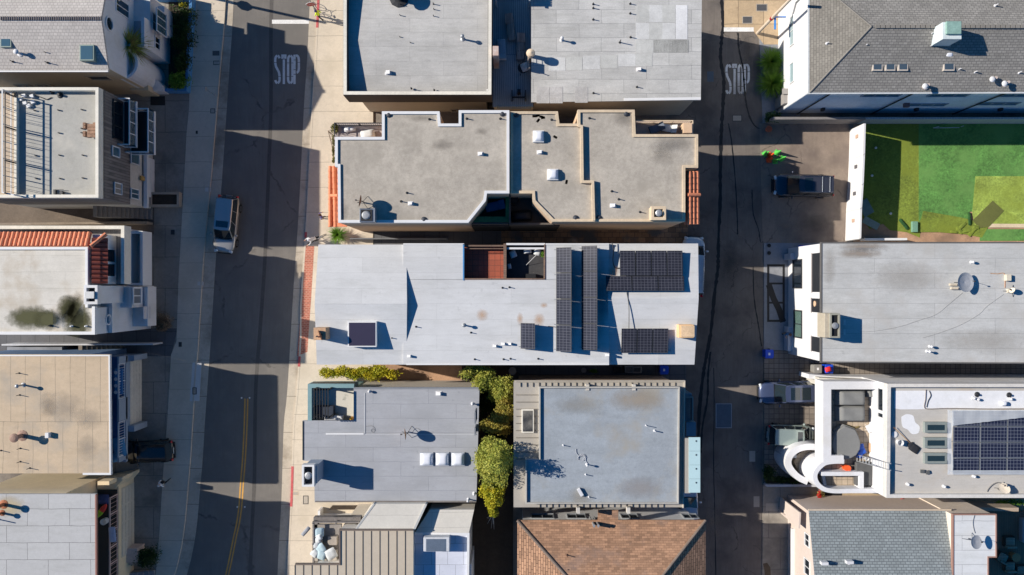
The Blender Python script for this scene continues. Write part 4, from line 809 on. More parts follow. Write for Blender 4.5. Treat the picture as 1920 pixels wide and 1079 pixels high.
G_ = House('patched_roof_house', 'house with patched pale roof and a blue grey deck beside it, at the top', 1150, 60); hh = 6.4
ro = [(996, -6), (1316, -6), (1314, 188), (996, 192)]; G_.walls(ro, 6.2, beige, 0, 6.4, inset=.25); G_.roof(ro, 6.4, mem_g2, .2)
G_.walls([(926, -90), (1000, -90), (1000, 200), (926, 200)], 4.9, beige, 0, 5.1, name='deck_block'); G_.roof([(924, -90), (1000, -90), (1000, 201), (924, 201)], 5.1, decking, .15, name='deck')
rails(G_.root, wp([(932, 198), (996, 198)], 6.1), 5.1, 1.0, M('rail_teal', (120, 138, 144), .6), step=.24, w=.06)
m = MB()
for y_ in range(15): m.box(wx(928, 7), wy(-50 + y_ * 3.4, 7) - .05, 7.3, wx(996, 7), wy(-50 + y_ * 3.4, 7) + .05, 7.42)
for a in (930, 993):
    m.box(wx(a, 7) - .06, wy(-4, 7) - .06, 5.1, wx(a, 7) + .06, wy(-4, 7) + .06, 7.3)
m.path(wp([(930, -60), (930, 2)], 7.2), .1, 7.18, 7.3); m.path(wp([(993, -60), (993, 2)], 7.2), .1, 7.18, 7.3); build(m, 'pergola', white, G_.root)
pipes(G_.root, 6.4, [(920 + a / 4.571, b / 4.571) for a, b in ((878, 38), (878, 72), (878, 170), (1195, 35), (1195, 118), (1198, 322), (880, 800), (1252, 748))], h=.3, r=.032, mat=darkm)
pipe(G_.root, 1053, 76, 6.4, .55, .06, cap=True); pipe(G_.root, 1162, 80, 6.4, .6, .035, mat=darkm); boxvent(G_.root, 1198, 131, 6.4, .26)
G_.ledge([(1170, 187), (1314, 185)], 6.4, .2, .04, white, 'metal_edge')
for i, (x_, y_, ww, h_) in enumerate(((1192, 10, 25, 32), (1217, 10, 25, 32), (1242, 10, 24, 32), (1192, 43, 25, 31), (1217, 43, 25, 31), (1242, 43, 24, 31), (1192, 75, 33, 25), (1029, 108, 31, 25), (1061, 107, 31, 25), (1093, 105, 32, 25), (1126, 104, 32, 24), (1159, 101, 32, 24), (1191, 101, 32, 24))):
    m = MB(); m.prism(wp([(x_, y_), (x_ + ww, y_), (x_ + ww, y_ + h_), (x_, y_ + h_)], 6.41), 6.39, 6.412 + .002 * (i % 3)); build(m, 'roof_patch', M('patch_%d' % (i % 2), ((188, 188, 184), (198, 198, 196))[i % 2], .85, var=.14), G_.root)
for i, (x_, y_, ww, h_) in enumerate(((1267, 10, 22, 64), (1226, 75, 65, 24), (1006, 163, 24, 31), (1031, 163, 24, 31), (1078, 163, 24, 30))):
    m = MB(); m.prism(wp([(x_, y_), (x_ + ww, y_), (x_ + ww, y_ + h_), (x_, y_ + h_)], 6.41), 6.39, 6.416); build(m, 'roof_patch', (M('patch_new', (214, 214, 214), .8), M('patch_streaky', (158, 158, 154), .85, var=.3, vstretch=(4, .4, 1)))[0 if i == 0 else 1] if i < 2 else M('patch_rough', (180, 178, 176), .9, var=.2), G_.root)
m = MB(); m.tube((wx(995, 7), wy(101, 7), 5.1), (wx(995, 7), wy(101, 7), 7.1), .16, seg=14); m.lathe((wx(995, 7.3), wy(101, 7.3), 7.1), [(.1, 0), (.27, .12), (.33, .33), (.27, .52), (.05, .62)], 18); o = build(m, 'chimney_pot', M('pot_cream', (216, 196, 170), .8), G_.root)
def lounger(px, py, z, L, wd, rz, mats, label, group=None, name='sun_lounger'):
    c = (wx(px, z), wy(py, z)); t = empty(name, label, 'lounge chair', (c[0], c[1], z), group); ca, sa = math.cos(rz), math.sin(rz)
    def T(u, v): return (c[0] + u * ca - v * sa, c[1] + u * sa + v * ca)
    m = MB(); m.obox(c, (L, wd), rz, z + .28, z + .34); build(m, 'frame', mats[0], t)
    for u in (-L / 2 + .1, L / 2 - .1):
        for v in (-wd / 2 + .06, wd / 2 - .06): m = MB(); q = T(u, v); m.obox(q, (.05, .05), rz, z, z + .28); build(m, 'leg', mats[0], t)
    m = MB(); q = T(-L * .12, 0); m.cushion(q, L * .7, wd * .94, .1, rz, z + .34, n=5); build(m, 'cushion', mats[1], t, smooth=True)
    m = MB(); a, b = T(L * .2, -wd / 2), T(L * .2, wd / 2); d_, e_ = T(L * .5, wd / 2), T(L * .5, -wd / 2); m.add([(a[0], a[1], z + .36), (b[0], b[1], z + .36), (d_[0], d_[1], z + .72), (e_[0], e_[1], z + .72), (a[0], a[1], z + .44), (b[0], b[1], z + .44), (d_[0], d_[1], z + .8), (e_[0], e_[1], z + .8)], [(0, 1, 2, 3), (7, 6, 5, 4), (0, 4, 5, 1), (1, 5, 6, 2), (2, 6, 7, 3), (3, 7, 4, 0)]); build(m, 'backrest', mats[1], t)
    return t
stripe = M('striped_fabric', (206, 192, 180), .9, 'brick', .05, bw=9, bh=.09, mortar=.03, mcol=(90, 78, 74), rot=R(86), contrast=.2)
lounger(957, 56, 5.1, 2.0, .62, R(98), (timber2, stripe), 'tilted striped lounger on the shaded deck, nearer the top', 'striped loungers on the shaded deck'); lounger(976, 92, 5.1, 2.0, .62, R(88), (timber2, stripe), 'striped lounger nearer the barbecue on the shaded deck', 'striped loungers on the shaded deck')
lounger(941, 96, 5.1, 1.6, .6, R(-86), (white, M('pale_bench', (168, 176, 184), .8)), 'white bench beside the chimney on the shaded deck')
t = empty('barbecue', 'round black barbecue with pale cover on the shaded deck', 'barbecue', (wx(980, 5.1), wy(134, 5.1), 5.1))
m = MB(); m.lathe((wx(980, 5.1), wy(134, 5.1), 5.7), [(.1, 0), (.3, .12), (.38, .3), (.4, .32)], 18); build(m, 'bowl', black, t)
m = MB(); m.cushion((wx(984, 5.1), wy(133, 5.1)), .62, .66, .26, .4, 6.03); build(m, 'cover', M('bbq_cover', (196, 190, 180), .8, var=.2), t, smooth=True)
for k in range(3): m = MB(); a = R(120 * k); x, y = wx(980, 5.1), wy(134, 5.1); m.tube((x + .36 * math.cos(a), y + .36 * math.sin(a), 5.1), (x + .16 * math.cos(a), y + .16 * math.sin(a), 5.78), .025); build(m, 'leg', black, t)
t = empty('bench', 'dark metal bench with table at the lower end of the shaded deck', 'bench', (wx(970, 5.2), wy(182, 5.2), 5.1))
m = MB(); m.box(wx(959, 5.6), wy(184, 5.6), 5.5, wx(985, 5.6), wy(181, 5.6), 5.58); build(m, 'seat', black, t)
for a in (959, 984): m = MB(); m.box(wx(a, 5.6), wy(188, 5.6), 5.1, wx(a + 2, 5.6), wy(171, 5.6), 5.95); build(m, 'side_frame', black, t)
m = MB(); m.box(wx(970, 5.8), wy(174, 5.8), 5.1, wx(976, 5.8), wy(168, 5.8), 5.9); build(m, 'side_table', black, t)
m = MB()
for a in (100, 128): m.tube((wx(985, 5.5), wy(a, 5.5), 5.1), (wx(993, 7.3), wy(a, 7.3), 7.35), .035, seg=6)
for k in range(8): f_ = k / 8; m.tube((wx(985 + 8 * f_, 5.5 + 1.8 * f_), wy(100, 5.5 + 1.8 * f_), 5.3 + 2.0 * f_), (wx(985 + 8 * f_, 5.5 + 1.8 * f_), wy(128, 5.5 + 1.8 * f_), 5.3 + 2.0 * f_), .02, seg=6)
solo(m, 'ladder', M('ladder_grey', (150, 140, 132), .6), 'metal ladder frame leaning on the edge of the patched roof', 'ladder')

# duplex with gravel roofs
Hh = House('duplex_house', 'gravel roofed duplex with white coping on the left and tan coping on the right', 960, 310)
LA = [(628, 257), (716, 257), (716, 209), (824, 209), (826, 232), (860, 232), (860, 207), (955, 207), (955, 363), (913, 363), (911, 377), (878, 418), (634, 418), (633, 313), (628, 313)]; hL = 9.4
Hh.walls(LA, 9., peach, 0, hL, inset=.02, name='left_wall'); Hh.roof([(629, 258), (717, 258), (717, 211), (823, 211), (825, 234), (862, 234), (862, 209), (953, 209), (953, 361), (912, 361), (909, 376), (877, 416), (635, 416), (635, 314), (629, 314)], 9.28, gravel, .12, hm=9.4); Hh.parapet(LA, hL, .2, .3, white)
RA = [(957, 209), (1046, 209), (1049, 232), (1083, 232), (1083, 206), (1190, 206), (1192, 252), (1309, 252), (1309, 315), (1285, 315), (1285, 416), (1036, 416), (999, 378), (998, 363), (957, 363)]; hR = 8.95
Hh.walls(RA, 8.55, peach, 0, hR, inset=.02, name='right_wall'); Hh.roof([(957, 211), (1045, 211), (1047, 234), (1085, 234), (1085, 208), (1188, 208), (1190, 254), (1307, 254), (1307, 313), (1283, 313), (1283, 414), (1037, 414), (1000, 377), (1000, 361), (957, 361)], 8.83, gravel, .12, hm=8.95); Hh.parapet(RA, hR, .2, .3, tanw)
Hh.ledge([(1084, 236), (1090.5, 237), (1092, 341), (1111.5, 341), (1113.5, 414)], 8.83, .19, .31, tanw, 'divider_curb')
yS = ccw(wp(LA, hL)); 
def floor_(name, pts, z, mat, hm=None, zb=0): m = MB(); m.prism(wp(pts, z if hm is None else hm), zb, z); return build(m, name, mat, Hh.root)
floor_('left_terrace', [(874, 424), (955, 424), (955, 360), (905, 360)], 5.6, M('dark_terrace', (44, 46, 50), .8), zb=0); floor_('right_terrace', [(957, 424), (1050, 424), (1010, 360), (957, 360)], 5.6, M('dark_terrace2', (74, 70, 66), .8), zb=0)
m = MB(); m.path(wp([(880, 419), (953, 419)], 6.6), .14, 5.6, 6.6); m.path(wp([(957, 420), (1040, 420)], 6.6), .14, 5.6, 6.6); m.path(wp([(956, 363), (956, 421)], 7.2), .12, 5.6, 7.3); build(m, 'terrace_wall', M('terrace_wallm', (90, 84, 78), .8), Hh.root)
floor_('northwest_balcony', [(626, 262), (626, 232), (720, 232), (720, 262)], 5.4, M('balc_tile', (170, 160, 156), .8), zb=5.1); floor_('northeast_balcony', [(1188, 260), (1188, 227), (1300, 227), (1300, 260)], 5.4, M('balc_tile2', (176, 158, 146), .8), zb=5.1)
rails(Hh.root, wp([(627, 256), (627, 231), (716, 231)], 6.4), 5.4, 1.0, darkm, step=.16); rails(Hh.root, wp([(1192, 226.5), (1299, 226.5), (1299, 252)], 6.4), 5.4, 1.0, tanw, step=.16)
m = MB(); m.box(wx(1281, 6.6), wy(250, 6.6), 5.4, wx(1297, 6.6), wy(231, 6.6), 6.7); build(m, 'balcony_pier', peach, Hh.root)
# barrel tile awnings
a = wp([(631.5, 312), (634, 419)], 6.6)
for k, (xa, xb, z_) in enumerate(((619, 619, 6.0), (626, 629, 6.5))):
    m = MB(); P = wp([(xa, 312), (xb, 425)], z_); n = 11
    for i in range(n):
        p = Vector(P[0]).lerp(Vector(P[1]), i / n); q_ = Vector(P[0]).lerp(Vector(P[1]), (i + 1.1) / n); m.tube((p.x, p.y, z_), (q_.x, q_.y, z_ + .02), .13, .15, seg=10)
    if k == 0: m.tube((wx(620, 6.2), wy(367, 6.2), 6.25), (wx(634, 7), wy(367, 7), 7.0), .12, seg=8)
    m.box(wx(618, 6), wy(425, 6), 5.7, wx(650, 6), wy(312, 6), 5.85) if k == 0 else None
    build(m, 'tile_awning', terra, Hh.root)
m = MB()
for k, xx in enumerate((1293, 1300, 1307)):
    z_ = 8.6 - .12 * k; P = wp([(xx, 322), (xx, 420)], z_)
    for i in range(9):
        p = Vector(P[0]).lerp(Vector(P[1]), i / 9); q_ = Vector(P[0]).lerp(Vector(P[1]), (i + 1.1) / 9); m.tube((p.x, p.y, z_), (q_.x, q_.y, z_ + .02), .14, .16, seg=10)
m.tube((wx(1289, 8.7), wy(366, 8.7), 8.78), (wx(1312, 8.4), wy(366, 8.4), 8.5), .13, seg=8); m.box(wx(1284, 8.2), wy(421, 8.2), 8.05, wx(1311, 8.2), wy(320, 8.2), 8.2); build(m, 'tile_awning', terra, Hh.root)
skylight(Hh.root, 999, 245, 1020, 267, 8.83, domed=True); skylight(Hh.root, 1026, 317, 1047, 338, 8.83, domed=True)
for a, b in ((901, 289), (770, 382)): boxvent(Hh.root, a, b, 9.28, .25)
for a, b in ((1012, 286), (1149, 386)): boxvent(Hh.root, a, b, 8.83, .27)
pipes(Hh.root, 9.28, [(805, 224), (875, 223), (938, 223), (763, 362), (752, 378)], h=.3, r=.035, mat=darkm); pipes(Hh.root, 8.83, [(1034, 225), (1105, 222), (1147, 359), (1160, 374), (1200, 398)], h=.28, r=.035, mat=darkm)
for a, b, z_ in ((729, 216, 9.28), (942, 214, 9.28), (795, 412, 9.28), (1174, 214, 8.83), (1079, 409, 8.83), (1123, 409, 8.83), (968, 216, 8.83)):
    m = MB(); m.lathe((wx(a, z_), wy(b, z_), z_), [(.19, 0), (.2, .04), (.13, .12), (.04, .15)], 14); build(m, 'roof_drain', M('drain', (54, 58, 66), .6), Hh.root)
chimney(Hh.root, 1221, 387, 1249, 413, 10., 7.9, tanw, 'fan'); m = MB(); z_ = 9.9; X0, X1c, Y0, Y1 = wx(674, z_), wx(702, z_), wy(417, z_), wy(391, z_); m.box(X0, Y0, 9.28, X1c, Y1, 9.9); o = build(m, 'air_conditioner', M('ac_blue', (92, 104, 122), .5), Hh.root, bevel=.03)
m = MB(); m.ring([(X0 + .1, Y0 + .1), (X1c - .16, Y0 + .1), (X1c - .16, Y1 - .1), (X0 + .1, Y1 - .1)], .12, 9.8, 9.96); build(m, 'top_frame', black, o); m = MB(); m.lathe(((X0 + X1c) / 2 - .05, (Y0 + Y1) / 2, 9.9), [(.3, 0), (.3, .1), (.22, .16), (.02, .17)], 20); build(m, 'fan_cap', galv, o)
m = MB(); m.box(X1c, Y0, 9.28, X1c + .07, Y1, 10.2); build(m, 'side_shield', alu, o)
dish('satellite_dish', 'orange rusty satellite dish above the air conditioner on the white coped gravel roof', 683, 380, 9.28, .42, rust, 170, 8, .9); 
Hh.cable([(1223, 386), (1224, 378), (1230, 374), (1236, 378), (1237, 385)], 8.67, .03); Hh.cable([(1228, 386), (1234, 382), (1240, 384)], 8.67, .04, white)
for k, (a, b, dd) in enumerate(((1002, 219, 0), (1008, 218, 20), (1015, 220, -10), (1009, 227, 50), (1018, 222, 10), (1041, 258, -30), (1062, 342, 80))):
    m = MB(); m.obox((wx(a, 8.7), wy(b, 8.7)), (.3, .17), R(dd), 8.83, 8.8); solo(m, 'loose_brick', M('loose_brick', (176, 92, 76), .9, obj=True), 'red brick on the tan coped gravel roof, %s' % ('leftmost of the top cluster', 'second from left in the top cluster', 'middle of the top cluster', 'lowest of the top cluster', 'rightmost of the top cluster', 'lying alone beside the upper skylight', 'lying alone below the lower skylight')[k], 'brick', 'loose bricks on the gravel roof')
gturf = M('green_hedge_wall', (64, 124, 84), .9, var=.35, fine=40, bump=.8)
m = MB(); m.path(wp([(885, 411), (955, 411)], 7), .4, 5.6, 6.75); m.path(wp([(951.5, 366), (951.5, 407)], 7), .28, 5.6, 7.05); solo(m, 'artificial_hedge', gturf, 'green artificial hedge edging the shaded left roof terrace', 'hedge')
lounger(928, 388, 5.6, 1.5, .7, R(12), (darkm, M('blue_cushion', (44, 96, 146), .8)), 'blue cushioned lounge chair on the shaded terrace with green hedge')
m = MB(); m.cushion((wx(978, 6), wy(405, 6)), 1.6, .8, .6, .06, 5.6); solo(m, 'garden_sofa', black, 'black covered sofa on the shaded right roof terrace', 'sofa', smooth=True)
m = MB(); m.lathe((wx(965, 6), wy(377, 6), 5.6), [(.35, 0), (.35, .55), (.3, .6), (.25, .5)], 18); solo(m, 'fire_bowl', black, 'round black bowl at the upper corner of the shaded right terrace', 'fire bowl')
m = MB(); m.cushion((wx(688, 6), wy(251, 6)), 1.1, .7, .5, .2, 5.4); solo(m, 'garden_chair', cushw, 'white cushioned chair on the upper left balcony', 'chair', smooth=True); m = MB(); m.cushion((wx(654, 6), wy(241, 6)), .9, .35, .35, .1, 5.4); solo(m, 'garden_bench', white, 'small white bench on the upper left balcony by the railing', 'bench', smooth=True)
lounger(1229, 243, 5.4, 1.1, .6, R(20), (darkm, M('grey_blue_f', (96, 104, 118), .8)), 'dark cushioned chair on the upper right balcony'); lounger(1252, 243, 5.4, 1.1, .6, R(-10), (darkm, cushw), 'chair with white cushion on the upper right balcony')
wall_line('side_fence', [(660, 449), (840, 449)], .1, .9, M('fence_grey', (110, 112, 116), .8), 'low grey fence in the shaded passage between the duplex and the long white roof', 'fence')

# long white roof house in the middle of the block
K = House('long_white_house', 'long white membrane roofed house with solar panels in the middle of the picture', 950, 575)
def slopebox(par, name, x0, x1, ys, zs, mat, t=.22, xs=None):
    """strip of roof following picture rows ys with heights zs; x0/x1 px per row"""
    m = MB(); n = len(ys); L = [(wx(a, z), wy(b, z), z) for a, b, z in zip(x0, ys, zs)]; Rr = [(wx(a, z), wy(b, z), z) for a, b, z in zip(x1, ys, zs)]
    vs = L + Rr + [(p[0], p[1], p[2] - t) for p in L] + [(p[0], p[1], p[2] - t) for p in Rr]; fs = []
    for i in range(n - 1): fs += [(i + 1, n + i + 1, n + i, i), (2 * n + i, 3 * n + i, 3 * n + i + 1, 2 * n + i + 1), (i, 2 * n + i, 2 * n + i + 1, i + 1), (n + i + 1, 3 * n + i + 1, 3 * n + i, n + i)]
    fs += [(0, n, 3 * n, 2 * n), (2 * n - 1, n - 1, 3 * n - 1, 4 * n - 1)]
    m.add(vs, fs); return build(m, name, mat, par)
slopebox(K.root, 'west_roof', [597, 590, 594], [762, 763, 762], [459, 570, 684], [7.2, 7.98, 7.2], mem_w)
zf = 7.5
for pts in ([(756, 457), (870, 457), (870, 525), (756, 525)], [(756, 524.5), (1142, 524.5), (1142, 684), (756, 684)], [(1023, 457), (1142, 457), (1142, 525), (1023, 525)]): K.roof(pts, zf, mem_w, .3)
slopebox(K.root, 'east_roof', [1140, 1140, 1140], [1309, 1310, 1302], [457, 560, 684], [7.15, 7.72, 7.05], mem_w)
K.walls([(600, 462), (1302, 462), (1300, 680), (600, 680)], 6.3, whites, 0, 7.0, inset=.15)
def edge(pts, z, mat=white, wd=.1): K.ledge(pts, z, wd, .05, mat, 'metal_edge')
edge([(756, 458), (870, 458)], zf); edge([(1023, 458), (1142, 458)], zf); edge([(762, 683.5), (1142, 683.5)], zf); edge([(869, 458), (869, 526)], zf, bluew)
# sunken terraces
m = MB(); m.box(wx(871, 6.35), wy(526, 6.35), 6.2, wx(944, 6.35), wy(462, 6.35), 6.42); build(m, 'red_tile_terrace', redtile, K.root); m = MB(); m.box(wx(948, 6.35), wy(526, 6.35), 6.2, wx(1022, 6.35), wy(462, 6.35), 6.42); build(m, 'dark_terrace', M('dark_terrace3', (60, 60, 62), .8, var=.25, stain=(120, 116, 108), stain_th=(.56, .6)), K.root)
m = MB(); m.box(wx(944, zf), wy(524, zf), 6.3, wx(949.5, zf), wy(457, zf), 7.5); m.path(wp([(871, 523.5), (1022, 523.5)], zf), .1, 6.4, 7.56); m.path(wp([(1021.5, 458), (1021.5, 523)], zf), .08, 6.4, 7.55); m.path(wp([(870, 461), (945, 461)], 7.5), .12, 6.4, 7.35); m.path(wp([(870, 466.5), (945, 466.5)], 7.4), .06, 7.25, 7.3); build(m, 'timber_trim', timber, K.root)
m = MB(); m.path(wp([(949, 458), (1022, 458)], 7.5), .14, 6.4, 7.5); m.path(wp([(950, 466), (1022, 466)], 7.4), .14, 7.2, 7.36); build(m, 'terrace_beam', white, K.root)
for k, (a, b, w_, h_, rz_) in enumerate(((962, 477, .5, .55, .4), (989, 472, .6, .3, .1), (1008, 474, .55, .45, -.3), (955, 500, .3, .4, .2))):
    m = MB(); m.cushion((wx(a, 6.5), wy(b, 6.5)), w_, h_, .4, rz_, 6.42); solo(m, 'patio_cushion', cushw, 'white object on the dark sunken terrace, %s' % ('left upper one', 'top middle one by the beam', 'beside the plant at right', 'lower left one')[k], 'cushion', 'white things on the dark sunken terrace', smooth=True)
m = MB(); m.tube((wx(986, 6.5), wy(498, 6.5), 6.5), (wx(1006, 7.5), wy(478, 7.5), 7.4), .015, seg=5); solo(m, 'string_line', white, 'thin white line hung across the dark sunken terrace', 'line')
m = MB(); m.obox((wx(995, 6.5), wy(519, 6.5)), (.75, .4), 0, 6.42, 6.8); solo(m, 'storage_box', black, 'black box at the lower edge of the dark sunken terrace', 'box')
skylight(K.root, 652, 603, 706, 651, 7.85, frame=white, pane=glass('plum_glass', (62, 56, 70)), h=.28)
chimney(K.root, 588, 615, 611, 638, 8.9, 6.9, M('chimney_tan', (196, 160, 128), .9, var=.2), 'flat'); dish('satellite_dish', 'rusty edged dish on the tan chimney at the left end of the long white roof', 606, 627, 8.6, .38, rust, 200, 10, .45, feet=False)
chimney(K.root, 1273, 609, 1301, 634, 8.25, 7.0, M('chimney_peach', (222, 184, 140), .9, var=.14), 'flat'); m = MB(); m.box(wx(1277, 8.3), wy(632, 8.3), 8.2, wx(1302, 8.3), wy(611, 8.3), 8.34); build(m, 'chimney_cap', M('cap_sand', (216, 186, 150), .9, var=.2), K.root)
pipes(K.root, zf, [(780, 613), (883, 624), (890, 674), (944, 674), (957, 673), (1009, 673), (942, 540), (955, 539)], h=.26, r=.03, mat=darkm); pipe(K.root, 735, 634, 7.5, .26, .03, mat=darkm); pipe(K.root, 870, 610, zf, .5, .06, cap=True, mat=galv)
for a, b in ((768, 668), (928, 649), (944, 645), (956, 645), (1139, 666)): boxvent(K.root, a, b, zf, .2)
K.cable([(1028, 612), (1044, 614)], zf, .025); K.cable([(1147, 455), (1150, 470), (1149, 490), (1153, 502), (1162, 503)], 7.45, .035); K.cable([(1175, 548), (1179, 575), (1179, 616)], 7.7, .03, darkm)
for a, b, w_, h_ in ((904, 591, 26, 26), (1020, 573, 16, 12), (1011, 600, 24, 30), (975, 598, 14, 26), (1150, 510, 26, 30)): stain(K.root, a, b, w_, h_, zf, stain_mat('stain_rust', (196, 160, 128), .5, nsc=6), 'rust_stain')
for a, b, w_, h_ in ((1075, 540, 60, 200), (1127, 560, 30, 160)): stain(K.root, a, b, w_, h_, zf, stain_mat('stain_grey', (120, 124, 130), .45), 'dirt_stain')
def array(label, cells, zlow, zhigh, axis, group='solar arrays on the long white roof', mat=None, base=7.5, legs=True):
    """cells: px rects (at mean height); tilt axis 'x': right side higher"""
    zm = (zlow + zhigh) / 2; xs = [c[0] for c in cells] + [c[2] for c in cells]; ys = [c[1] for c in cells] + [c[3] for c in cells]
    t = empty('solar_array', label, 'solar panels', (wx((min(xs) + max(xs)) / 2, zm), wy((min(ys) + max(ys)) / 2, zm), base), group)
    xa, xb = wx(min(xs), zm), wx(max(xs), zm); ya, yb = wy(max(ys), zm), wy(min(ys), zm)
    def Z(x, y):
        if axis == 'x': return zlow + (zhigh - zlow) * (x - xa) / (xb - xa)
        if axis == 'y': return zlow + (zhigh - zlow) * (y - ya) / (yb - ya)
        return zm
    for c in cells:
        X0, X1, Y0, Y1 = wx(c[0], zm) + .012, wx(c[2], zm) - .012, wy(c[3], zm) + .012, wy(c[1], zm) - .012
        def quad(e, dz, t_):
            q = [(X0 + e, Y0 + e), (X1 - e, Y0 + e), (X1 - e, Y1 - e), (X0 + e, Y1 - e)]; m = MB(); m.prism(q, [Z(*p) + dz - t_ for p in q], [Z(*p) + dz for p in q]); return m
        o = build(quad(0, 0, .04), 'panel_frame', black if mat is None else alu, t); build(quad(.03, .006, .01), 'solar_panel', mat or solar, o)
    if legs:
        n = max(1, round((yb - ya) / 2)); m = MB()
        for k in range(n + 1):
            y = ya + .15 + (yb - ya - .3) * k / n; m.box(xa - .15, y - .02, base, xb + .25, y + .02, base + .04)
            m.box(xb - .12, y - .02, base, xb - .08, y + .02, Z(xb - .1, y) - .04); m.box(xa + .08, y - .02, base, xa + .12, y + .02, Z(xa + .1, y) - .04)
        build(m, 'rack', alu, t)
    return t
def col(x0, x1, ys, sk=0): return [(x0 + sk * i, a, x1 + sk * i, b) for i, (a, b) in enumerate(zip(ys, ys[1:]))]
array('long tilted column of four solar panels, left of the two columns', col(1043, 1071, [464, 512, 561, 610, 660]), 7.75, 8.45, 'x'); array('long tilted column of four solar panels, right of the two columns', col(1091, 1119, [461, 509, 558, 607, 657]), 7.75, 8.45, 'x')
array('single tilted solar panel standing left of the long columns', [(976, 606, 1003, 655)], 7.75, 8.4, 'x'); array('group of four upright solar panels on the right end of the long white roof', [(1162 + 29.6 * i, 470, 1191.5 + 29.6 * i, 518) for i in range(4)], 7.85, 7.7, 'y', base=7.3)
array('row of three sideways solar panels just below the group of four', [(1136 + 49 * i, 517.5, 1185 + 49 * i, 546) for i in range(3)], 8.0, 7.75, 'y', base=7.4); array('group of three upright solar panels at the lower right of the long white roof', [(1165 + 29.4 * i, 616, 1194.4 + 29.4 * i, 663) for i in range(3)], 7.55, 7.75, 'y', base=7.2)

# grey house with teal deck (below)
L_ = House('teal_deck_house', 'blue grey roofed house with teal framed deck and a tall chimney box', 740, 830); h = 5.8
ro = [(663, 727), (899, 727), (893, 942), (590, 942), (589, 866), (568, 864), (567, 789), (663, 789)]
L_.walls(ro, 5.6, M('house_beige', (196, 188, 176), .9), 0, 5.8, inset=.12); L_.roof(ro, 5.8, mem_blue, .2)
ledm = M('grey_metal_edge', (128, 132, 138), .6); L_.ledge([(663, 728), (898, 728)], 5.8, .1, .05, ledm, 'metal_edge'); L_.ledge([(591, 941), (893, 941)], 5.8, .1, .04, timber2, 'metal_edge'); L_.ledge([(684, 737), (684, 815), (893, 815)], 5.8, .07, .03, M('ridge_seam', (176, 178, 182), .8), 'ridge_seam'); L_.ledge([(611, 814), (682, 814)], 5.8, .12, .06, white, 'roof_rail'); L_.ledge([(568, 790), (568, 863)], 5.8, .08, .04, darkm, 'gutter')
m = MB(); m.prism(wp([(578, 722), (664, 722), (664, 792), (578, 792)], 4.7), 4.4, 4.7); build(m, 'deck_floor', M('weathered_deck', (150, 150, 138), .9, var=.25, stain=(196, 192, 180), stain_th=(.5, .56)), L_.root)
P4 = wp([(581, 792), (581, 724), (664, 724)], 5.7); m = MB(); m.path(P4, .3, 4.0, 5.75); build(m, 'deck_parapet', teal, L_.root); m = MB(); m.path(wp([(583, 720), (664, 720)], 5.4), .1, 4.4, 5.3); build(m, 'deck_gutter', darkm, L_.root)
m = MB(); P5 = wp([(577, 789), (577, 719), (664, 719)], 4); m.prism(wp([(584, 727), (664, 727), (664, 790), (584, 790)], 4.4), 0, 4.4); build(m, 'deck_wall', teal, L_.root)
m = MB()
for k in range(6): m.box(wx(588 + 5.2 * k, 7), wy(786, 7), 6.9, wx(589.6 + 5.2 * k, 7), wy(728, 7), 7.0)
for b in (731, 762): m.box(wx(587, 6.9), wy(b, 6.9) - .05, 6.8, wx(618, 6.9), wy(b, 6.9) + .05, 6.9)
for a in (588, 616):
    for b in (731, 784): m.box(wx(a, 6.9) - .05, wy(b, 6.9) - .05, 4.7, wx(a, 6.9) + .05, wy(b, 6.9) + .05, 6.8)
build(m, 'pergola', black, L_.root)
m = MB(); m.obox((wx(611, 5), wy(771, 5)), (1.3, .85), 0, 4.7, 5.3); solo(m, 'storage_box', M('box_navy', (34, 44, 60), .7), 'dark blue box under the black pergola on the teal deck', 'box', bevel=.03)
t = empty('garden_bench', 'slatted white garden bench at the lower edge of the teal deck', 'bench', (wx(628, 4.7), wy(784, 4.7), 4.7))
m = MB()
for k in range(4): m.box(wx(611, 5.1), wy(785 - 1.6 * k, 5.1) - .03, 5.1, wx(643, 5.1), wy(785 - 1.6 * k, 5.1) + .03, 5.13)
build(m, 'seat', white, t)
for a in (612, 642): m = MB(); m.box(wx(a, 5) - .03, wy(786, 5), 4.7, wx(a, 5) + .03, wy(780, 5), 5.5); build(m, 'side_frame', white, t)
m = MB(); m.box(wx(611, 5.4), wy(787, 5.4), 5.2, wx(643, 5.4), wy(786.4, 5.4), 5.5); build(m, 'backrest', white, t)
m = MB(); m.lathe((wx(659, 5), wy(785, 5), 4.7), [(.12, 0), (.14, .3), (.1, .5), (.04, .6)], 12); solo(m, 'gas_bottle', M('bottle_yellow', (220, 160, 40), .5), 'small yellow bottle in the lower right corner of the teal deck', 'gas bottle')
m = MB(); z_ = 8.3; X0, X1c, Y0, Y1 = wx(567, z_), wx(589, z_), wy(912, z_), wy(873, z_); m.box(X0 + .02, Y0 + .1, 5.2, X1c + .1, Y1 - .1, 7.9); o = build(m, 'tall_chimney', bluegrey, L_.root)
m = MB(); m.ring([(X0 - .04, Y0 - .04), (X1c, Y0 - .04), (X1c, Y1 + .04), (X0 - .04, Y1 + .04)], .14, 7.7, 8.3); build(m, 'rim', white, o); m = MB(); m.box(X0 + .1, Y0 + .1, 7.9, X1c - .12, Y1 - .1, 7.95); build(m, 'well', darkm, o); m = MB(); m.lathe(((X0 + X1c) / 2, (Y0 + Y1) / 2, 7.95), [(.1, 0), (.1, .2), (.26, .24), (.27, .34), (.18, .4), (.02, .42)], 18); build(m, 'flue_cap', galv, o)
m = MB(); m.box(X0 - .3, Y0 + .05, 0, X0 + .9, Y1 - .05, 5.2); build(m, 'chimney_base', bluegrey, L_.root)
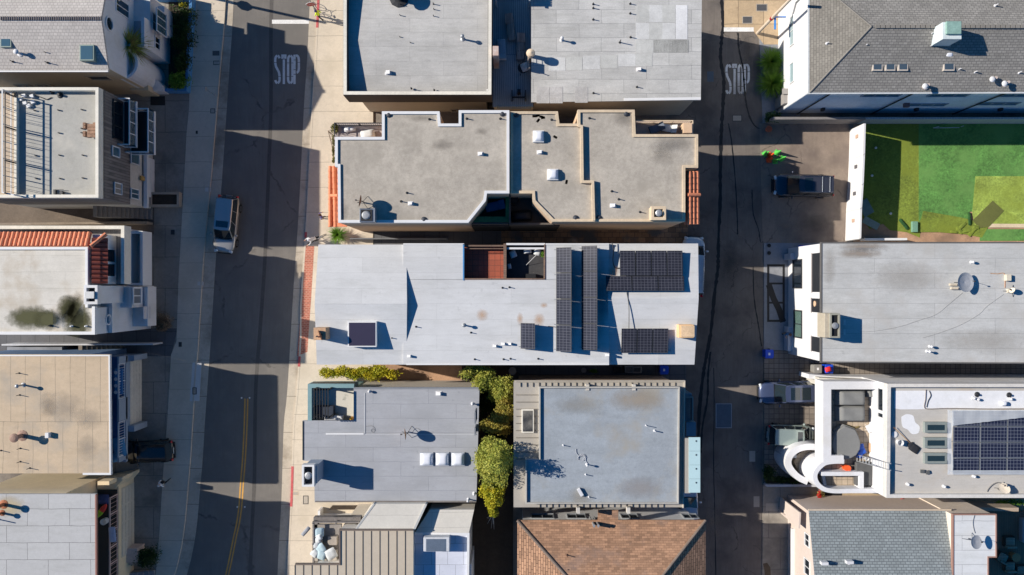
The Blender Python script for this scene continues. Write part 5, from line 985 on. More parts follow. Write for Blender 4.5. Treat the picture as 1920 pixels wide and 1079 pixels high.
for k in range(3): skylight(L_.root, 787 + 29.4 * k, 849, 812.5 + 29.4 * k, 874, 5.8, frame=M('dome_frame', (176, 180, 186), .5), domed=True)
pipe(L_.root, 693, 734, 5.8, .22, .05, mat=pvc, cap=True); boxvent(L_.root, 823, 738, 5.8, .3); pipe(L_.root, 886, 757, 5.8, .3, .05, cap=True); pipe(L_.root, 889, 925, 5.8, .35, .05, cap=True); pipe(L_.root, 878, 936, 5.8, .6, .045, cap=True)
dish('satellite_dish', 'peach coloured dish in the middle of the blue grey roof', 766, 810, 5.8, .42, M('dish_peach', (226, 170, 124), .5, var=.15), 185, 6, .95); L_.cable([(686, 800), (697, 799), (703, 804), (701, 811), (696, 808), (699, 804), (704, 808)], 5.8, .014, M('cable_grey', (130, 130, 132), .7)); L_.cable([(790, 808), (780, 803), (772, 812)], 5.8, .014, M('cable_grey', (130, 130, 132), .7))
window(L_.root, 'E', wx(896, 5.8) - .12, 890, 770, 892.5, 790, mull=0, minz=1, frame=ledm); window(L_.root, 'E', wx(895, 5.8) - .12, 890, 800, 892, 812, mull=0, minz=1, frame=ledm)

# flat pale blue roof house with metal border
Mh = House('metal_border_house', 'house with a smooth pale blue grey roof framed by standing seam metal strips', 1125, 835); h = 7.6
ro = [(965, 715), (1283, 715), (1280, 952), (965, 952)]; Mh.walls(ro, 6.9, M('brownbeige_wall', (150, 132, 118), .9), 0, 7.4, inset=.35)
Mh.roof([(963, 717), (1284, 717), (1281, 953), (963, 953)], 7.1, seamgrey, .15, hm=7.3, name='border_roof')
Mh.roof([(1013, 728), (1272, 728), (1270, 943), (988, 943), (988, 862), (1013, 862)], 7.52, mem_plain, .5, hm=7.52)
m = MB(); m.path(wp([(1012, 862), (1012, 727), (1273.5, 727), (1271.5, 944), (986.5, 944), (986.5, 862)], 7.7), .1, 7.1, 7.7); build(m, 'curb', M('curb_grey', (176, 172, 164), .8), Mh.root)
m = MB()
for k in range(26): a = 976 + k * 11.6; m.box(wx(a, 7.2) - .02, wy(726, 7.2), 7.1, wx(a, 7.2) + .02, wy(718, 7.2), 7.18)
for k in range(21): a = 1012 + k * 11.6; m.box(wx(a, 7.2) - .02, wy(952, 7.2), 7.1, wx(a, 7.2) + .02, wy(946, 7.2), 7.18)
for k in range(10): b = 741 + k * 13.4; m.box(wx(967, 7.2), wy(b, 7.2) - .02, 7.1, wx(1008, 7.2), wy(b, 7.2) + .02, 7.17)
build(m, 'standing_seam', M('seam_line', (120, 114, 106), .7), Mh.root)
for a, b in ((1098, 722), (1183, 722), (1081, 947), (1173, 947)): m = MB(); m.box(wx(a, 6) - .12, wy(b, 6) - .22, 7.05, wx(a, 6) + .12, wy(b, 6) + .22, 7.6); build(m, 'scupper_box', M('scupper', (196, 190, 180), .7), Mh.root)
Mh.ledge([(964, 715), (1284, 715), (1281, 953)], 7.12, .08, .12, M('gutter_beige', (190, 180, 164), .6), 'gutter')
for a, b, w_, h_, mt in ((1195, 750, 130, 50, stain_mat('stain_tan', (162, 150, 134), .6)), (1080, 760, 110, 40, stain_mat('stain_tan2', (148, 146, 140), .45)), (1090, 930, 60, 40, stain_mat('stain_tan2', (148, 146, 140), .45)), (1200, 915, 110, 50, stain_mat('stain_tan3', (156, 152, 150), .5))): stain(Mh.root, a, b, w_, h_, 7.52, mt, 'pond_stain')
skylight(Mh.root, 978, 768, 1001, 812, 7.12, frame=cw, pane=M('skylight_old', (70, 70, 70), .4, var=.5, stain=(120, 116, 108), stain_th=(.5, .6)), h=.18)
pipes(Mh.root, 7.52, [(1056, 835), (1098, 890), (1104, 932)], h=.35, r=.03, mat=pvc); pipe(Mh.root, 1211, 798, 7.52, .5, .025, mat=pvc); pipe(Mh.root, 1227, 808, 7.52, .4, .04, mat=pvc); pipe(Mh.root, 1100, 871, 7.52, .45, .04, mat=pvc, cap=True)
m = MB(); m.obox((wx(1088, 7.6), wy(923, 7.6)), (.25, .6), R(30), 7.52, 7.76); build(m, 'roof_vent', pvc, Mh.root, bevel=.02)
Mh.cable([(1080, 842), (1081, 850), (1088, 856), (1094, 852), (1099, 858), (1093, 864), (1084, 862), (1088, 855), (1097, 856), (1098, 864), (1102, 870)], 7.54, .022, M('cable_pale', (176, 178, 184), .7)); Mh.cable([(1083, 859), (1090, 852), (1097, 857), (1092, 862)], 7.58, .02, M('cable_pale', (176, 178, 184), .7))
m = MB(); z_ = 7.4; m.box(wx(1284, z_), wy(925, z_), 7.0, wx(1294, z_), wy(822, z_), 7.44); build(m, 'awning_base', seamgrey, Mh.root)
for k in range(4): m = MB(); b0 = 820 + 26 * k; m.box(wx(1291, z_), wy(b0 + 25.6, z_), 7.42, wx(1312.5, z_), wy(b0, z_), 7.48); o = build(m, 'awning_panel', paleteal, Mh.root); m2 = MB(); m2.box(wx(1304.5, z_) - .03, wy(b0 + 7, z_) - .05, 7.48, wx(1304.5, z_) + .04, wy(b0 + 6, z_) + .02, 7.52); build(m2, 'bracket', black, o)
m = MB(); z_ = 4; m.box(wx(1284, z_), wy(792, z_), 1.5, wx(1297, z_), wy(738, z_), 4.0); m.box(wx(1284, z_), wy(816, z_), 2.5, wx(1302, z_), wy(790, z_), 4.5); build(m, 'bay', M('bay_blue', (104, 140, 160), .6), Mh.root)
rails(Mh.root, wp([(1286, 745), (1299, 745), (1299, 790)], 4.9), 4.0, .9, teal, bars='x', glass_mat=bglass)

# beige metal roof house, white house behind it
Nn = House('beige_metal_house', 'house with beige standing seam metal roof and a corner balcony of pillows', 690, 1040); h = 7.5
ro = [(553, 1058), (636, 1058), (636, 994), (775, 994), (775, 1200), (553, 1200)]
Nn.walls([(592, 1058), (636, 1058), (636, 994), (775, 994), (775, 1200), (592, 1200)], 7.3, M('sunny_grey_wall', (222, 216, 206), .9, var=.05), 0, 7.5, inset=.04); Nn.roof(ro, 7.5, seamroof, .18)
m = MB()
for k in range(14):
    a = 553 + 15.9 * k; y0 = 1060 if a < 636 else 996
    if a < 775: m.box(wx(a, 7.5) - .025, wy(1200, 7.5), 7.49, wx(a, 7.5) + .025, wy(y0, 7.5), 7.53)
build(m, 'standing_seam', M('seam_dark', (92, 86, 80), .8), Nn.root); Nn.ledge([(553, 1059), (637, 1059), (637, 994.5), (775, 994.5)], 7.5, .1, .07, M('edge_brown', (110, 98, 90), .8), 'metal_edge')
pale_r = M('pale_pitched_roof', (196, 192, 184), .85, 'brick', .07, bw=12, bh=1.0, mortar=.008, contrast=.02)
Nn.roof([(666, 992), (775, 992), (797, 945), (700, 945)], 7, pale_r, thick=6, zs=[7.35, 7.35, 6.3, 6.3], name='pitched_roof'); m = MB(); a_, b_ = (wx(777, 7.3), wy(992, 7.3)), (wx(799, 6.3), wy(945, 6.3)); m.path([a_, b_], .16, [6.6, 5.6], [7.42, 6.4]); build(m, 'verge_trim', M('verge', (214, 212, 206), .7), Nn.root); m = MB(); a_, b_ = (wx(668, 7.3), wy(992, 7.3)), (wx(702, 6.3), wy(945, 6.3)); m.path([a_, b_], .12, [6.6, 5.6], [7.4, 6.36]); build(m, 'verge_trim', M('verge', (214, 212, 206), .7), Nn.root)  # north plane shaped as a slope so that the sun brightens it
m = MB(); m.prism(wp([(588, 984), (640, 984), (640, 1062), (588, 1062)], 6.2), 5.9, 6.2); build(m, 'balcony_floor', M('balcony_grey', (140, 134, 128), .9), Nn.root)
m = MB(); m.path(wp([(586, 1056), (586, 981), (672, 980)], 7.1), .3, 5.6, 6.2); m.path(wp([(587, 1058), (587, 980), (674, 980)], 6.9), .12, 6.7, 6.85); build(m, 'timber_frame', timber2, Nn.root)
for a, b in ((587, 1056), (587, 1020), (587, 981), (630, 981)): m = MB(); m.box(wx(a, 6.8) - .05, wy(b, 6.8) - .05, 6.2, wx(a, 6.8) + .05, wy(b, 6.8) + .05, 6.9); build(m, 'post', timber2, Nn.root)
pil = 'pillows heaped on the corner balcony'
for k, (a, b, s_, rz_, mt, lb) in enumerate(((599, 998, .7, 0, cushb, 'pale blue pillow in the upper left corner of the balcony'), (596, 1012, .5, .2, cushw, 'white pillow against the left rail of the balcony'), (594, 1022, .5, 0, cushw, 'flat pillow at the middle of the left rail'), (602, 1028, .75, .6, cushb, 'pale blue pillow near the middle of the heap'), (592, 1036, .6, .9, cushw, 'crumpled white pillow low on the left rail'), (604, 1040, .7, 1.2, cushb, 'pale blue pillow lying flat at the bottom'), (622, 1037, .8, .5, cushw, 'biggest white pillow at the lower right of the balcony'), (600, 1006, .45, .5, cushw, 'small white pillow under the pale blue corner one'))):
    m = MB(); m.cushion((wx(a, 6.6), wy(b, 6.6)), s_, s_, .26, rz_, 6.55 + .03 * k, tilt=.2 if k % 2 else -.15); solo(m, 'pillow', mt, lb, 'pillow', pil, smooth=True)
m = MB(); m.box(wx(588, 6.5), wy(1053, 6.5), 6.2, wx(604, 6.5), wy(992, 6.5), 6.5); m.box(wx(604, 6.5), wy(1053, 6.5), 6.2, wx(632, 6.5), wy(1032, 6.5), 6.5); solo(m, 'corner_sofa', M('sofa_taupe', (176, 168, 158), .9), 'L shaped taupe sofa on the corner balcony', 'sofa', bevel=.05)
m = MB(); m.box(wx(615, 6.5), wy(1022, 6.5), 6.2, wx(632, 6.5), wy(1006, 6.5), 6.6); solo(m, 'side_table', M('table_beige', (160, 150, 138), .8), 'square beige table in front of the balcony sofa', 'table', bevel=.02)
m = MB(); m.cushion((wx(573, 6.4), wy(997, 6.4)), .85, .3, .3, R(48), 6.2); solo(m, 'folded_umbrella', M('grey_cloth', (150, 152, 158), .9, var=.3), 'folded grey umbrella cloth sticking out at the balcony corner', 'umbrella', smooth=True)
O_ = House('white_roof_house', 'house with bluish white roof and raised roof box at the bottom of the picture', 830, 1050); ro = [(777, 1000), (879, 1001), (877, 1200), (777, 1200)]; h = 6.7
O_.walls(ro, 6.4, M('pale_wall', (222, 220, 216), .85), 0, 6.7, inset=.05); O_.roof([(775, 1002), (877, 1003), (875, 1200), (775, 1200)], 6.5, M('membrane_lilac', (196, 200, 212), .75, 'brick', .05, bw=1.2, bh=1.6, mortar=.015, contrast=.03), .1, hm=6.7); O_.ledge([(777, 1001), (878, 1002), (876, 1200)], 6.5, .18, .22, white, 'parapet')
m = MB(); z_ = 7.4; m.box(wx(794, z_), wy(1035, z_), 6.4, wx(843, z_), wy(1008, z_), z_); build(m, 'roof_box', M('box_greywhite', (196, 198, 202), .7), O_.root, bevel=.05); m = MB(); m.box(wx(799, z_), wy(1034, z_), z_ - .05, wx(836, z_), wy(1011, z_), z_ + .02); build(m, 'roof_box_glass', M('skypane', (96, 108, 124), .3), O_.root)
m = MB(); m.box(wx(879, 5.5), wy(1200, 5.5), 0, wx(884, 4.5), wy(1058, 4.5), 4.5); build(m, 'side_wall', whites, O_.root)
O_.roof([(778, 999), (879, 1000), (889, 956), (806, 956)], 6, M('pale_pitched_roof', (196, 192, 184)), thick=5.5, zs=[6.68, 6.68, 5.9, 5.9], name='pitched_roof')  # tilted like its neighbour to catch the sun
# low strips north of these houses
m = MB(); m.box(wx(603), wy(968), 0, wx(665), wy(962), 1.3); m.box(wx(603), wy(962), 0, wx(607), wy(950), 1.3); solo(m, 'garden_wall', white, 'white low garden wall around the small soil bed above the corner balcony', 'wall')
cover([(625, 946), (700, 946), (690, 954), (618, 954)], soil, 'soil_bed', 'narrow soil bed under the lower edge of the blue grey roof', .3, None, 'soil bed')

# brown hip roof house
Q = House('brown_hip_house', 'house with brown shingled hip roof and white walls at the bottom of the picture', 1145, 1060); ze, zr = 6.0, 8.2
c0 = (wx(970, ze), wy(976, ze)); c1 = (wx(1323, ze), wy(976, ze)); yb_ = wy(1300, ze); r0 = (wx(1112, zr), wy(1138, zr)); r1 = (wx(1197, zr), wy(1138, zr)); c2 = (c1[0], yb_); c3 = (c0[0], yb_)
m = MB(); m.add([(*c0, ze), (*c1, ze), (*c2, ze), (*c3, ze), (*r0, zr), (*r1, zr)], [(1, 0, 4, 5), (3, 2, 5, 4), (0, 3, 4), (2, 1, 5)]); m.m = [0, 0, 1, 1]; m.prism([c0, c1, c2, c3], ze - .2, ze - .003, 0); build(m, 'roof', [sh_br, sh_br_r], Q.root)
for a, b in ((c0, r0), (c1, r1)): m = MB(); m.tube((*a, ze + .02), (*b, zr + .02), .11, seg=8); build(m, 'hip_cap', M('ridge_greybrown', (120, 106, 96), .9, var=.2), Q.root)
m = MB(); m.prism(offset(ccw([c0, c1, c2, c3]), .45), 0, 5.8); build(m, 'wall', white, Q.root); m = MB(); m.box(wx(1122, 6.2), c0[1] - .3, 5.75, wx(1160, 6.2), wy(959, 6.2), 5.95); build(m, 'roof_tongue', sh_br, Q.root)
yN = offset(ccw([c0, c1, c2, c3]), .45)[2][1]
for xa, xb in ((996, 1038), (1064, 1098), (1165, 1196), (1281, 1308)): window(Q.root, 'N', yN, xa, 966, xb, 973, mull=1, minz=1.2, frame=alu)
for k in (0, 1): m = MB(); m.tube((wx(1113 + 8 * k, 6.6), wy(985, 6.6), 5.8), (wx(1113 + 8 * k, 6.6), wy(983, 6.6), 7.0), .09, seg=10); m.tube((wx(1113 + 8 * k, 6.6), wy(985, 6.6), 7.0), (wx(1107 + 8 * k, 4.5), yN + .12, 4.0), .07, seg=8); build(m, 'flue_pipe', galv, Q.root)
pipes(Q.root, 6.9, [(1063, 1041), (1064, 1065)], h=.45, r=.03, mat=M('pipe_brown', (90, 64, 52), .8))
# ---------------------------------------------------------------- east side houses
U = House('grey_shingle_house', 'big white and grey house with hipped grey shingle roof', 1720, 70); ze, zr = 7.4, 9.1
e0 = (wx(1518, ze), wy(174, ze)); rA = (wx(1634, zr), wy(50, zr)); rB = (wx(2010, zr), wy(45, zr)); e1 = (wx(2120, ze), wy(172, ze)); yN = rA[1] + (rA[1] - e0[1]) * 1.0; e3 = (e0[0], yN); e2 = (e1[0], yN)
m = MB(); m.add([(*e0, ze), (*e1, ze), (*e2, ze), (*e3, ze), (*rA, zr), (*rB, zr)], [(0, 1, 5, 4), (2, 3, 4, 5), (3, 0, 4), (1, 2, 5)]); m.m = [0, 0, 1, 1]; m.prism([e0, e1, e2, e3], ze - .2, ze - .003, 0); build(m, 'roof', [sh_grey, sh_grey_r], U.root)
for q_ in (e0, e3): m = MB(); m.tube((*q_, ze), (*rA, zr), .07, seg=6); build(m, 'hip_cap', M('ridge_grey', (126, 122, 116), .9), U.root)
m = MB()
for k in range(44): x = rA[0] + .3 + k * .36; m.box(x, rA[1] - .13, zr - .03, x + .3, rA[1] + .13, zr + .05 + .01 * (k % 2))
build(m, 'ridge_caps', M('ridge_grey', (126, 122, 116), .9), U.root)
m = MB(); m.path([(e3[0] - .06, yN), (e0[0] - .06, e0[1] - .06), (e1[0], e1[1] - .06)], .1, ze - .12, ze - .0); build(m, 'gutter', M('gutter_white', (200, 204, 206), .6), U.root)
wallp = offset(ccw([e0, e1, e2, e3]), .12); m = MB(); m.prism(wallp, 0, 7.2); build(m, 'west_wall', white, U.root); XW = wallp[0][0]; YS = wallp[0][1]
m = MB(); m.box(XW + .0, YS - .03, 0, e1[0] - 1, YS + .02, 7.18); build(m, 'south_siding', M('siding_pale_blue', (216, 224, 232), .8), U.root)
m = MB()
for k in range(28): m.box(XW + .02, YS - .045, .2 + k * .215, e1[0] - 1.1, YS - .03, .225 + k * .215)
build(m, 'siding_boards', M('siding_line', (196, 206, 216), .8), U.root)
for a in (1559, 1714, 1886): m = MB(); m.tube((wx(a, 7.2), YS - .12, 0), (wx(a, 7.2), YS - .12, 7.25), .055, seg=8); build(m, 'downpipe', black, U.root)
for xa, xb, ya, yb in ((1618, 1688, 176, 180), (1742, 1815, 176, 180), (1878, 1960, 176, 180), (1704, 1775, 194, 197), (1836, 1910, 192, 195)): window(U.root, 'S', YS - .045, xa, ya, xb, yb, mull=2, frame=bluegrey, pane=bglass, minz=.7)
for a in (1716, 1873, 1541): m = MB(); m.box(wx(a, 1.6) - .12, YS - .25, 1.6, wx(a, 1.6) + .12, YS - .03, 2.0); build(m, 'wall_lamp', black, U.root)
m = MB(); m.box(wx(1700, 3.6) - .2, YS - .35, 3.4, wx(1700, 3.6) + .2, YS - .03, 3.7); build(m, 'exhaust_hood', M('hood', (120, 92, 92), .7), U.root)
window(U.root, 'W', XW, 1484, 30, 1489, 84, frame=white, pane=M('pane_pale', (150, 172, 178), .2), mull=1, minz=.9); window(U.root, 'W', XW, 1484, 118, 1489, 154, frame=white, pane=M('pane_pale', (150, 172, 178), .2), mull=0, minz=.9)
m = MB(); m.tube((XW - .08, wy(45, 4), 2.8), (XW - .08, wy(0, 5), 4.4), .05, seg=8); m.tube((XW - .08, wy(0, 5), 4.4), (XW - .08, wy(-10, 6), 7.1), .05, seg=8); build(m, 'service_pipe', galv, U.root)
m = MB(); m.box(wx(1453), wy(206), 0, XW + .4, wy(187), 2.3); m.box(wx(1449), wy(190), 2.3, XW, wy(180), 2.45); build(m, 'porch', M('porch_grey', (150, 146, 142), .8), U.root); m = MB(); m.box(wx(1467), wy(204), .3, wx(1474), wy(189), 2.32); build(m, 'porch_opening', darkm, U.root)
z7 = 8.2
m = MB(); x0, x1, y0, y1 = wx(1775, 10.4), wx(1803, 10.4), wy(64, 10.4), wy(40, 10.4); m.prism([(x0 - .15, y0 - .3), (x1 + .1, y0 - .3), (x1 + .1, y1), (x0 - .15, y1)], 8., 10.2); o = build(m, 'chimney', M('chimney_pale', (200, 210, 212), .6), U.root); m = MB(); m.box(x0, y0, 10.2, x1, y1, 10.4); build(m, 'chimney_cap', M('copper_green', (136, 168, 158), .5, var=.2), o, bevel=.03)
for a in (1636, 1660, 1684): skylight(U.root, a, 113, a + 19, 133, 7.95, frame=M('frame_stone', (196, 186, 174), .6), pane=glass('sky_pane', (70, 84, 96)), h=.16)
skylight(U.root, 1769, 112, 1790, 133, 7.95, frame=M('frame_stone', (196, 186, 174), .6), pane=glass('sky_pane', (70, 84, 96)), h=.16)
m = MB(); m.cushion((wx(1780, 8.3), wy(97, 8.3)), .62, .85, .3, 0, 8.1); build(m, 'vent_hood', dome, U.root, smooth=True)
m = MB(); x, y = wx(1704, 8.5), wy(73, 8.5); m.prism([(x - .28, y - .28), (x + .28, y - .28), (x + .18, y + .25), (x - .18, y + .25)], 8.2, [8.6, 8.6, 8.75, 8.75]); build(m, 'vent_cowl', M('cowl_green', (104, 124, 120), .6), U.root)
m = MB(); x, y = wx(1760, 8.4), wy(83, 8.4); m.box(x - .2, y - .12, 8.1, x + .25, y + .14, 8.5); build(m, 'vent_cowl', M('cowl_green', (104, 124, 120), .6), U.root)
for a, b, z_ in ((1622, 86, 8.4), (1743, 88, 8.4), (1797, 131, 7.9), (1827, 136, 7.85), (1910, 137, 7.85), (1866, 11, 8.5), (1550, 82, 7.9), (1744, 65, 8.7)): pipe(U.root, a, b, z_, .35, .04, mat=pvc)
for a, b in ((1735, 162), (1861, 149), (1884, 157)): pipe(U.root, a, b, 7.55, .5, .1, mat=M('pipe_pinkish', (196, 180, 170), .7)); m = MB(); m.lathe((wx(a, 8.1), wy(b, 8.1), 8.05), [(.2, 0), (.22, .06), (.12, .14), (.01, .16)], 14); build(m, 'pipe_cap', pvc, U.root)

wall_line('yard_wall', [(1435, 231), (1605, 231)], .2, 1.9, M('wall_grey', (128, 124, 122), .9, var=.14), 'grey block wall along the top of the parking lot')
m = MB(); m.path(wp([(1604, 231), (2060, 231)], .0), .16, 0, 1.9); solo(m, 'corrugated_fence', M('corrugated', (176, 184, 190), .6, 'brick', .05, bw=.12, bh=30, mortar=.03, mcol=(140, 150, 158)), 'pale corrugated fence along the top of the green yard', 'fence')
Vw = empty('panel_wall', 'tall white panelled wall between the parking lot and the green yard', 'wall', (wx(1600), wy(340), 0)); m = MB(); zt = 2.7
tops = [(1621.5, 232), (1620.5, 288), (1620, 290), (1618, 344), (1617.5, 346), (1615, 389), (1614.5, 391), (1613, 448)]
for k in range(4):
    p, q = tops[2 * k], tops[2 * k + 1]; q = tops[2 * k + 2] if k < 3 else q; m = MB(); m.path(wp([p, q], zt), .16, 0, zt - .004 * k); build(m, 'wall_panel', white, Vw); m = MB(); m.path(wp([(q[0] - .3, q[1] - .35), (q[0], q[1])], zt), .2, 0, zt + .02); build(m, 'joint_strip', M('joint', (150, 150, 150), .8), Vw)
    xm, ym = (p[0] + q[0]) / 2, (p[1] + q[1]) / 2; m = MB(); X = wx(xm, zt) - .09; yy = wy(ym - 6, 1.8); m.box(X - .04, yy - .14, 1.3, X, yy + .14, 1.75); build(m, 'louvre', (M('louvre_tan', (190, 160, 140), .8), M('louvre_dark', (96, 94, 98), .8))[k in (1, 2)], Vw)
wall_line('back_wall', [(1612, 450.5), (1690, 450)], .18, 1.0, white, 'low white wall closing the lower left corner of the green yard')
m = MB(); 
for a, b in (((1748, 241), (1800, 239)), ((1800, 239), (1808, 236)), ((1748, 241), (1762, 237))): m.tube((wx(a[0]), wy(a[1]), .15), (wx(b[0], .6), wy(b[1], .6), .5), .03, seg=6)
solo(m, 'tent_frame', M('frame_pale', (150, 168, 180), .5), 'thin bent metal frame lying in the shade by the corrugated fence', 'frame')
m = MB(); m.box(wx(1707), wy(436), .06, wx(1718), wy(416), .3); solo(m, 'green_box', M('box_sage', (110, 150, 128), .7), 'sage green box on the edge of the turf', 'box', bevel=.03)
m = MB(); m.obox((wx(1622), wy(390)), (.9, 1.3), .5, .1, .16); solo(m, 'folded_sheet', M('sheet_bluegrey', (96, 120, 120), .8, var=.2), 'folded blue grey sheet on the shaded turf beside the white wall', 'sheet')
m = MB(); m.obox((wx(1632), wy(419)), (1.4, .6), -.5, .1, .14); solo(m, 'folded_sheet', M('sheet_greygreen', (130, 146, 140), .8, var=.2), 'thin grey green sheet at the edge of the bare dirt', 'sheet')
for k, (a, b) in enumerate(((1669, 401), (1641, 278), (1634, 330))): m = MB(); m.lathe((wx(a), wy(b), .052), [(.09, 0), (.11, .08), (.05, .16)], 10); solo(m, 'white_ball', white, ('white ball on the sunlit turf at the lower left', 'white ball on the shaded turf, upper one', 'white ball on the shaded turf, lower one')[k], 'ball', 'white balls on the turf')
m = MB(); random.seed(3)
for k in range(7): m.cushion((wx(1808 + random.uniform(-22, 26)), wy(432 + random.uniform(-6, 5))), random.uniform(.5, 1.2), random.uniform(.2, .4), random.uniform(.04, .1), random.uniform(-1, 1), .08)
solo(m, 'crumpled_turf', turf1, 'crumpled heap of olive turf offcuts at the dirt edge', 'turf scraps', kind='stuff', smooth=True)
for a, b, w_, r_, lb in ((1816, 411, .35, .05, 'dark rolled strip of turf left of the diagonal piece'), (1693, 421, .4, .7, 'dark rolled strip of turf beside the sage green box')): m = MB(); m.cushion((wx(a), wy(b)), w_ * .7, 1.1, .14, r_, .08); solo(m, 'turf_roll', turf4, lb, 'turf roll', 'rolled strips of turf', smooth=True)

V = House('pale_roof_house', 'white house with long pale flat roof, below the green yard', 1725, 565); h = 7.2
ro = [(1540, 457), (2080, 457), (2080, 680), (1540, 678)]; V.walls(ro, 6.95, white, 0, 7.2, inset=.0); V.roof([(1540, 456), (2082, 456), (2082, 681), (1539, 679)], 7.2, mem_r2, .22)
V.ledge([(2080, 455), (1540.5, 455.5), (1540, 679.5), (2080, 682)], 7.2, .1, .03, M('edge_dark', (96, 94, 92), .7), 'gutter')
XW = wx(1540, 7.2) 
for q, mt in (((1488, 488, 1504, 540), dglass), ((1490, 583, 1504, 633), gglass)): window(V.root, 'W', XW, *q, frame=darkm, pane=mt, mull=1, fw=.1)
for q, n_ in (((1523, 475, 1538, 548), 'upper'), ((1522, 560, 1538, 586), 'mid'), ((1522, 632, 1538, 660), 'low')):
    a0, a1, z0, z1 = on_wall('W', XW, *q); m = MB(); wallbox(m, 'W', XW, a0, a1, z0, z1, -.02, .012); o = build(m, 'recess_shade', darkm, V.root)  # flat dark panel paints the shade inside a wall recess
    m = MB(); wallbox(m, 'W', XW, a0 - .05, a1 + .05, z0 - .08, z0, -.02, .05); build(m, 'sill', M('sill_grey', (150, 142, 140), .8), o)
m = MB(); a = on_wall('W', XW, 1525, 566, 1533, 574); m.lathe((XW - .03, (a[0] + a[1]) / 2, (a[2] + a[3]) / 2), [(.22, 0), (.22, .05), (.1, .07)], 16, axis=(-1, 0, 0)); build(m, 'round_ornament', M('orn_tan', (206, 172, 140), .8), V.root)
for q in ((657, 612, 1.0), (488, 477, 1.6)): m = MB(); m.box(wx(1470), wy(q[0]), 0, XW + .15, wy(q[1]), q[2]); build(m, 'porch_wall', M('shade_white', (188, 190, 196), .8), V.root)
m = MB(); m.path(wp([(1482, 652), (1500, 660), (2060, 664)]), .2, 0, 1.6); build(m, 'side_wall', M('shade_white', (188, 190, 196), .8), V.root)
m = MB(); z_ = 8.6; x0, x1, y0, y1 = wx(1548, z_), wx(1575, z_), wy(634, z_), wy(588, z_); m.box(x0, y0, 7.0, x1, y1, 8.45); o = build(m, 'chimney', M('chimney_stone', (176, 166, 148), .9), V.root, bevel=.03); m = MB(); m.ring([(x0 + .32, y0), (x1, y0), (x1, y1), (x0 + .32, y1)], .12, 8.4, 8.62); build(m, 'rim', M('chimney_stone2', (150, 148, 136), .9), o); m = MB(); m.box(x0 + .45, y0 + .12, 8.42, x1 - .12, y1 - .12, 8.48); build(m, 'well', black, o); m = MB(); m.lathe(((x0 + x1) / 2 + .16, (y0 + y1) / 2, 8.46), [(.2, 0), (.24, .16), (.22, .22), (.02, .26)], 18); build(m, 'flue_cap', galv, o)
dish('satellite_dish', 'large grey dish with braced feet on the long pale roof', 1801, 530, 7.2, .72, M('dish_grey', (170, 172, 176), .6), 10, 74, .4); dish('satellite_dish', 'small dish with angular feed at the right of the long pale roof', 1893, 546, 7.2, .22, M('dish_cream', (214, 200, 180), .7), 150, 20, .4)
for k, (a, b) in enumerate(((1782, 532), (1784, 539))): m = MB(); m.box(wx(a, 7.4), wy(b + 4, 7.4), 7.2, wx(a + 13, 7.4), wy(b, 7.4), 7.4); solo(m, 'ballast_block', M('ballast', (196, 184, 164), .9), ('upper ballast block behind the large grey dish', 'lower ballast block behind the large grey dish')[k], 'block', 'ballast blocks of the large dish')
m = MB(); m.box(wx(1887, 7.5), wy(527, 7.5), 7.2, wx(1897, 7.5), wy(515, 7.5), 7.5); build(m, 'roof_vent', M('vent_cream', (206, 196, 176), .8), V.root, bevel=.03); m = MB(); m.box(wx(1890, 7.4), wy(549, 7.4), 7.2, wx(1902, 7.4), wy(542, 7.4), 7.4); build(m, 'roof_vent', M('vent_cream', (206, 196, 176), .8), V.root)
V.cable([(1857, 513), (1870, 514), (1883, 514), (1884, 540)], 7.201, .02, M('rust_line', (196, 140, 90), .9)); V.cable([(1805, 549), (1780, 570), (1755, 590), (1720, 602), (1690, 612), (1650, 620), (1612, 623)], 7.2, .012, M('cable_dim', (150, 150, 150), .8)); V.cable([(1882, 552), (1850, 575), (1835, 590), (1800, 610), (1760, 625), (1730, 634)], 7.2, .012, M('cable_dim', (150, 150, 150), .8))
pipe(V.root, 1821, 492, 7.2, .25, .05, cap=True); pipe(V.root, 1743, 650, 7.2, .3, .05, cap=True); pipe(V.root, 1738, 659, 7.2, .4, .05, cap=True)
sd_m = stain_mat('stain_brown', (150, 138, 126), .7)
for a, b, w_, h_ in ((1620, 464, 110, 22), (1612, 476, 100, 20), (1555, 500, 30, 90), (1700, 520, 160, 70), (1850, 640, 200, 60)): stain(V.root, a, b, w_, h_, 7.2, sd_m if a < 1650 and w_ != 30 else stain_mat('stain_faint', (164, 158, 150), .35), 'dirt_stain')
sk_ = M('paint_white_r', (206, 206, 204), .8)
for k in (0, 1): m = MB(); m.box(wx(1584, 7.2) - .1, wy(610 + 18 * k, 7.2), 7.2, wx(1585.5, 7.2), wy(601 + 17 * k, 7.2), 7.215); build(m, 'roof_strip', sk_, V.root)

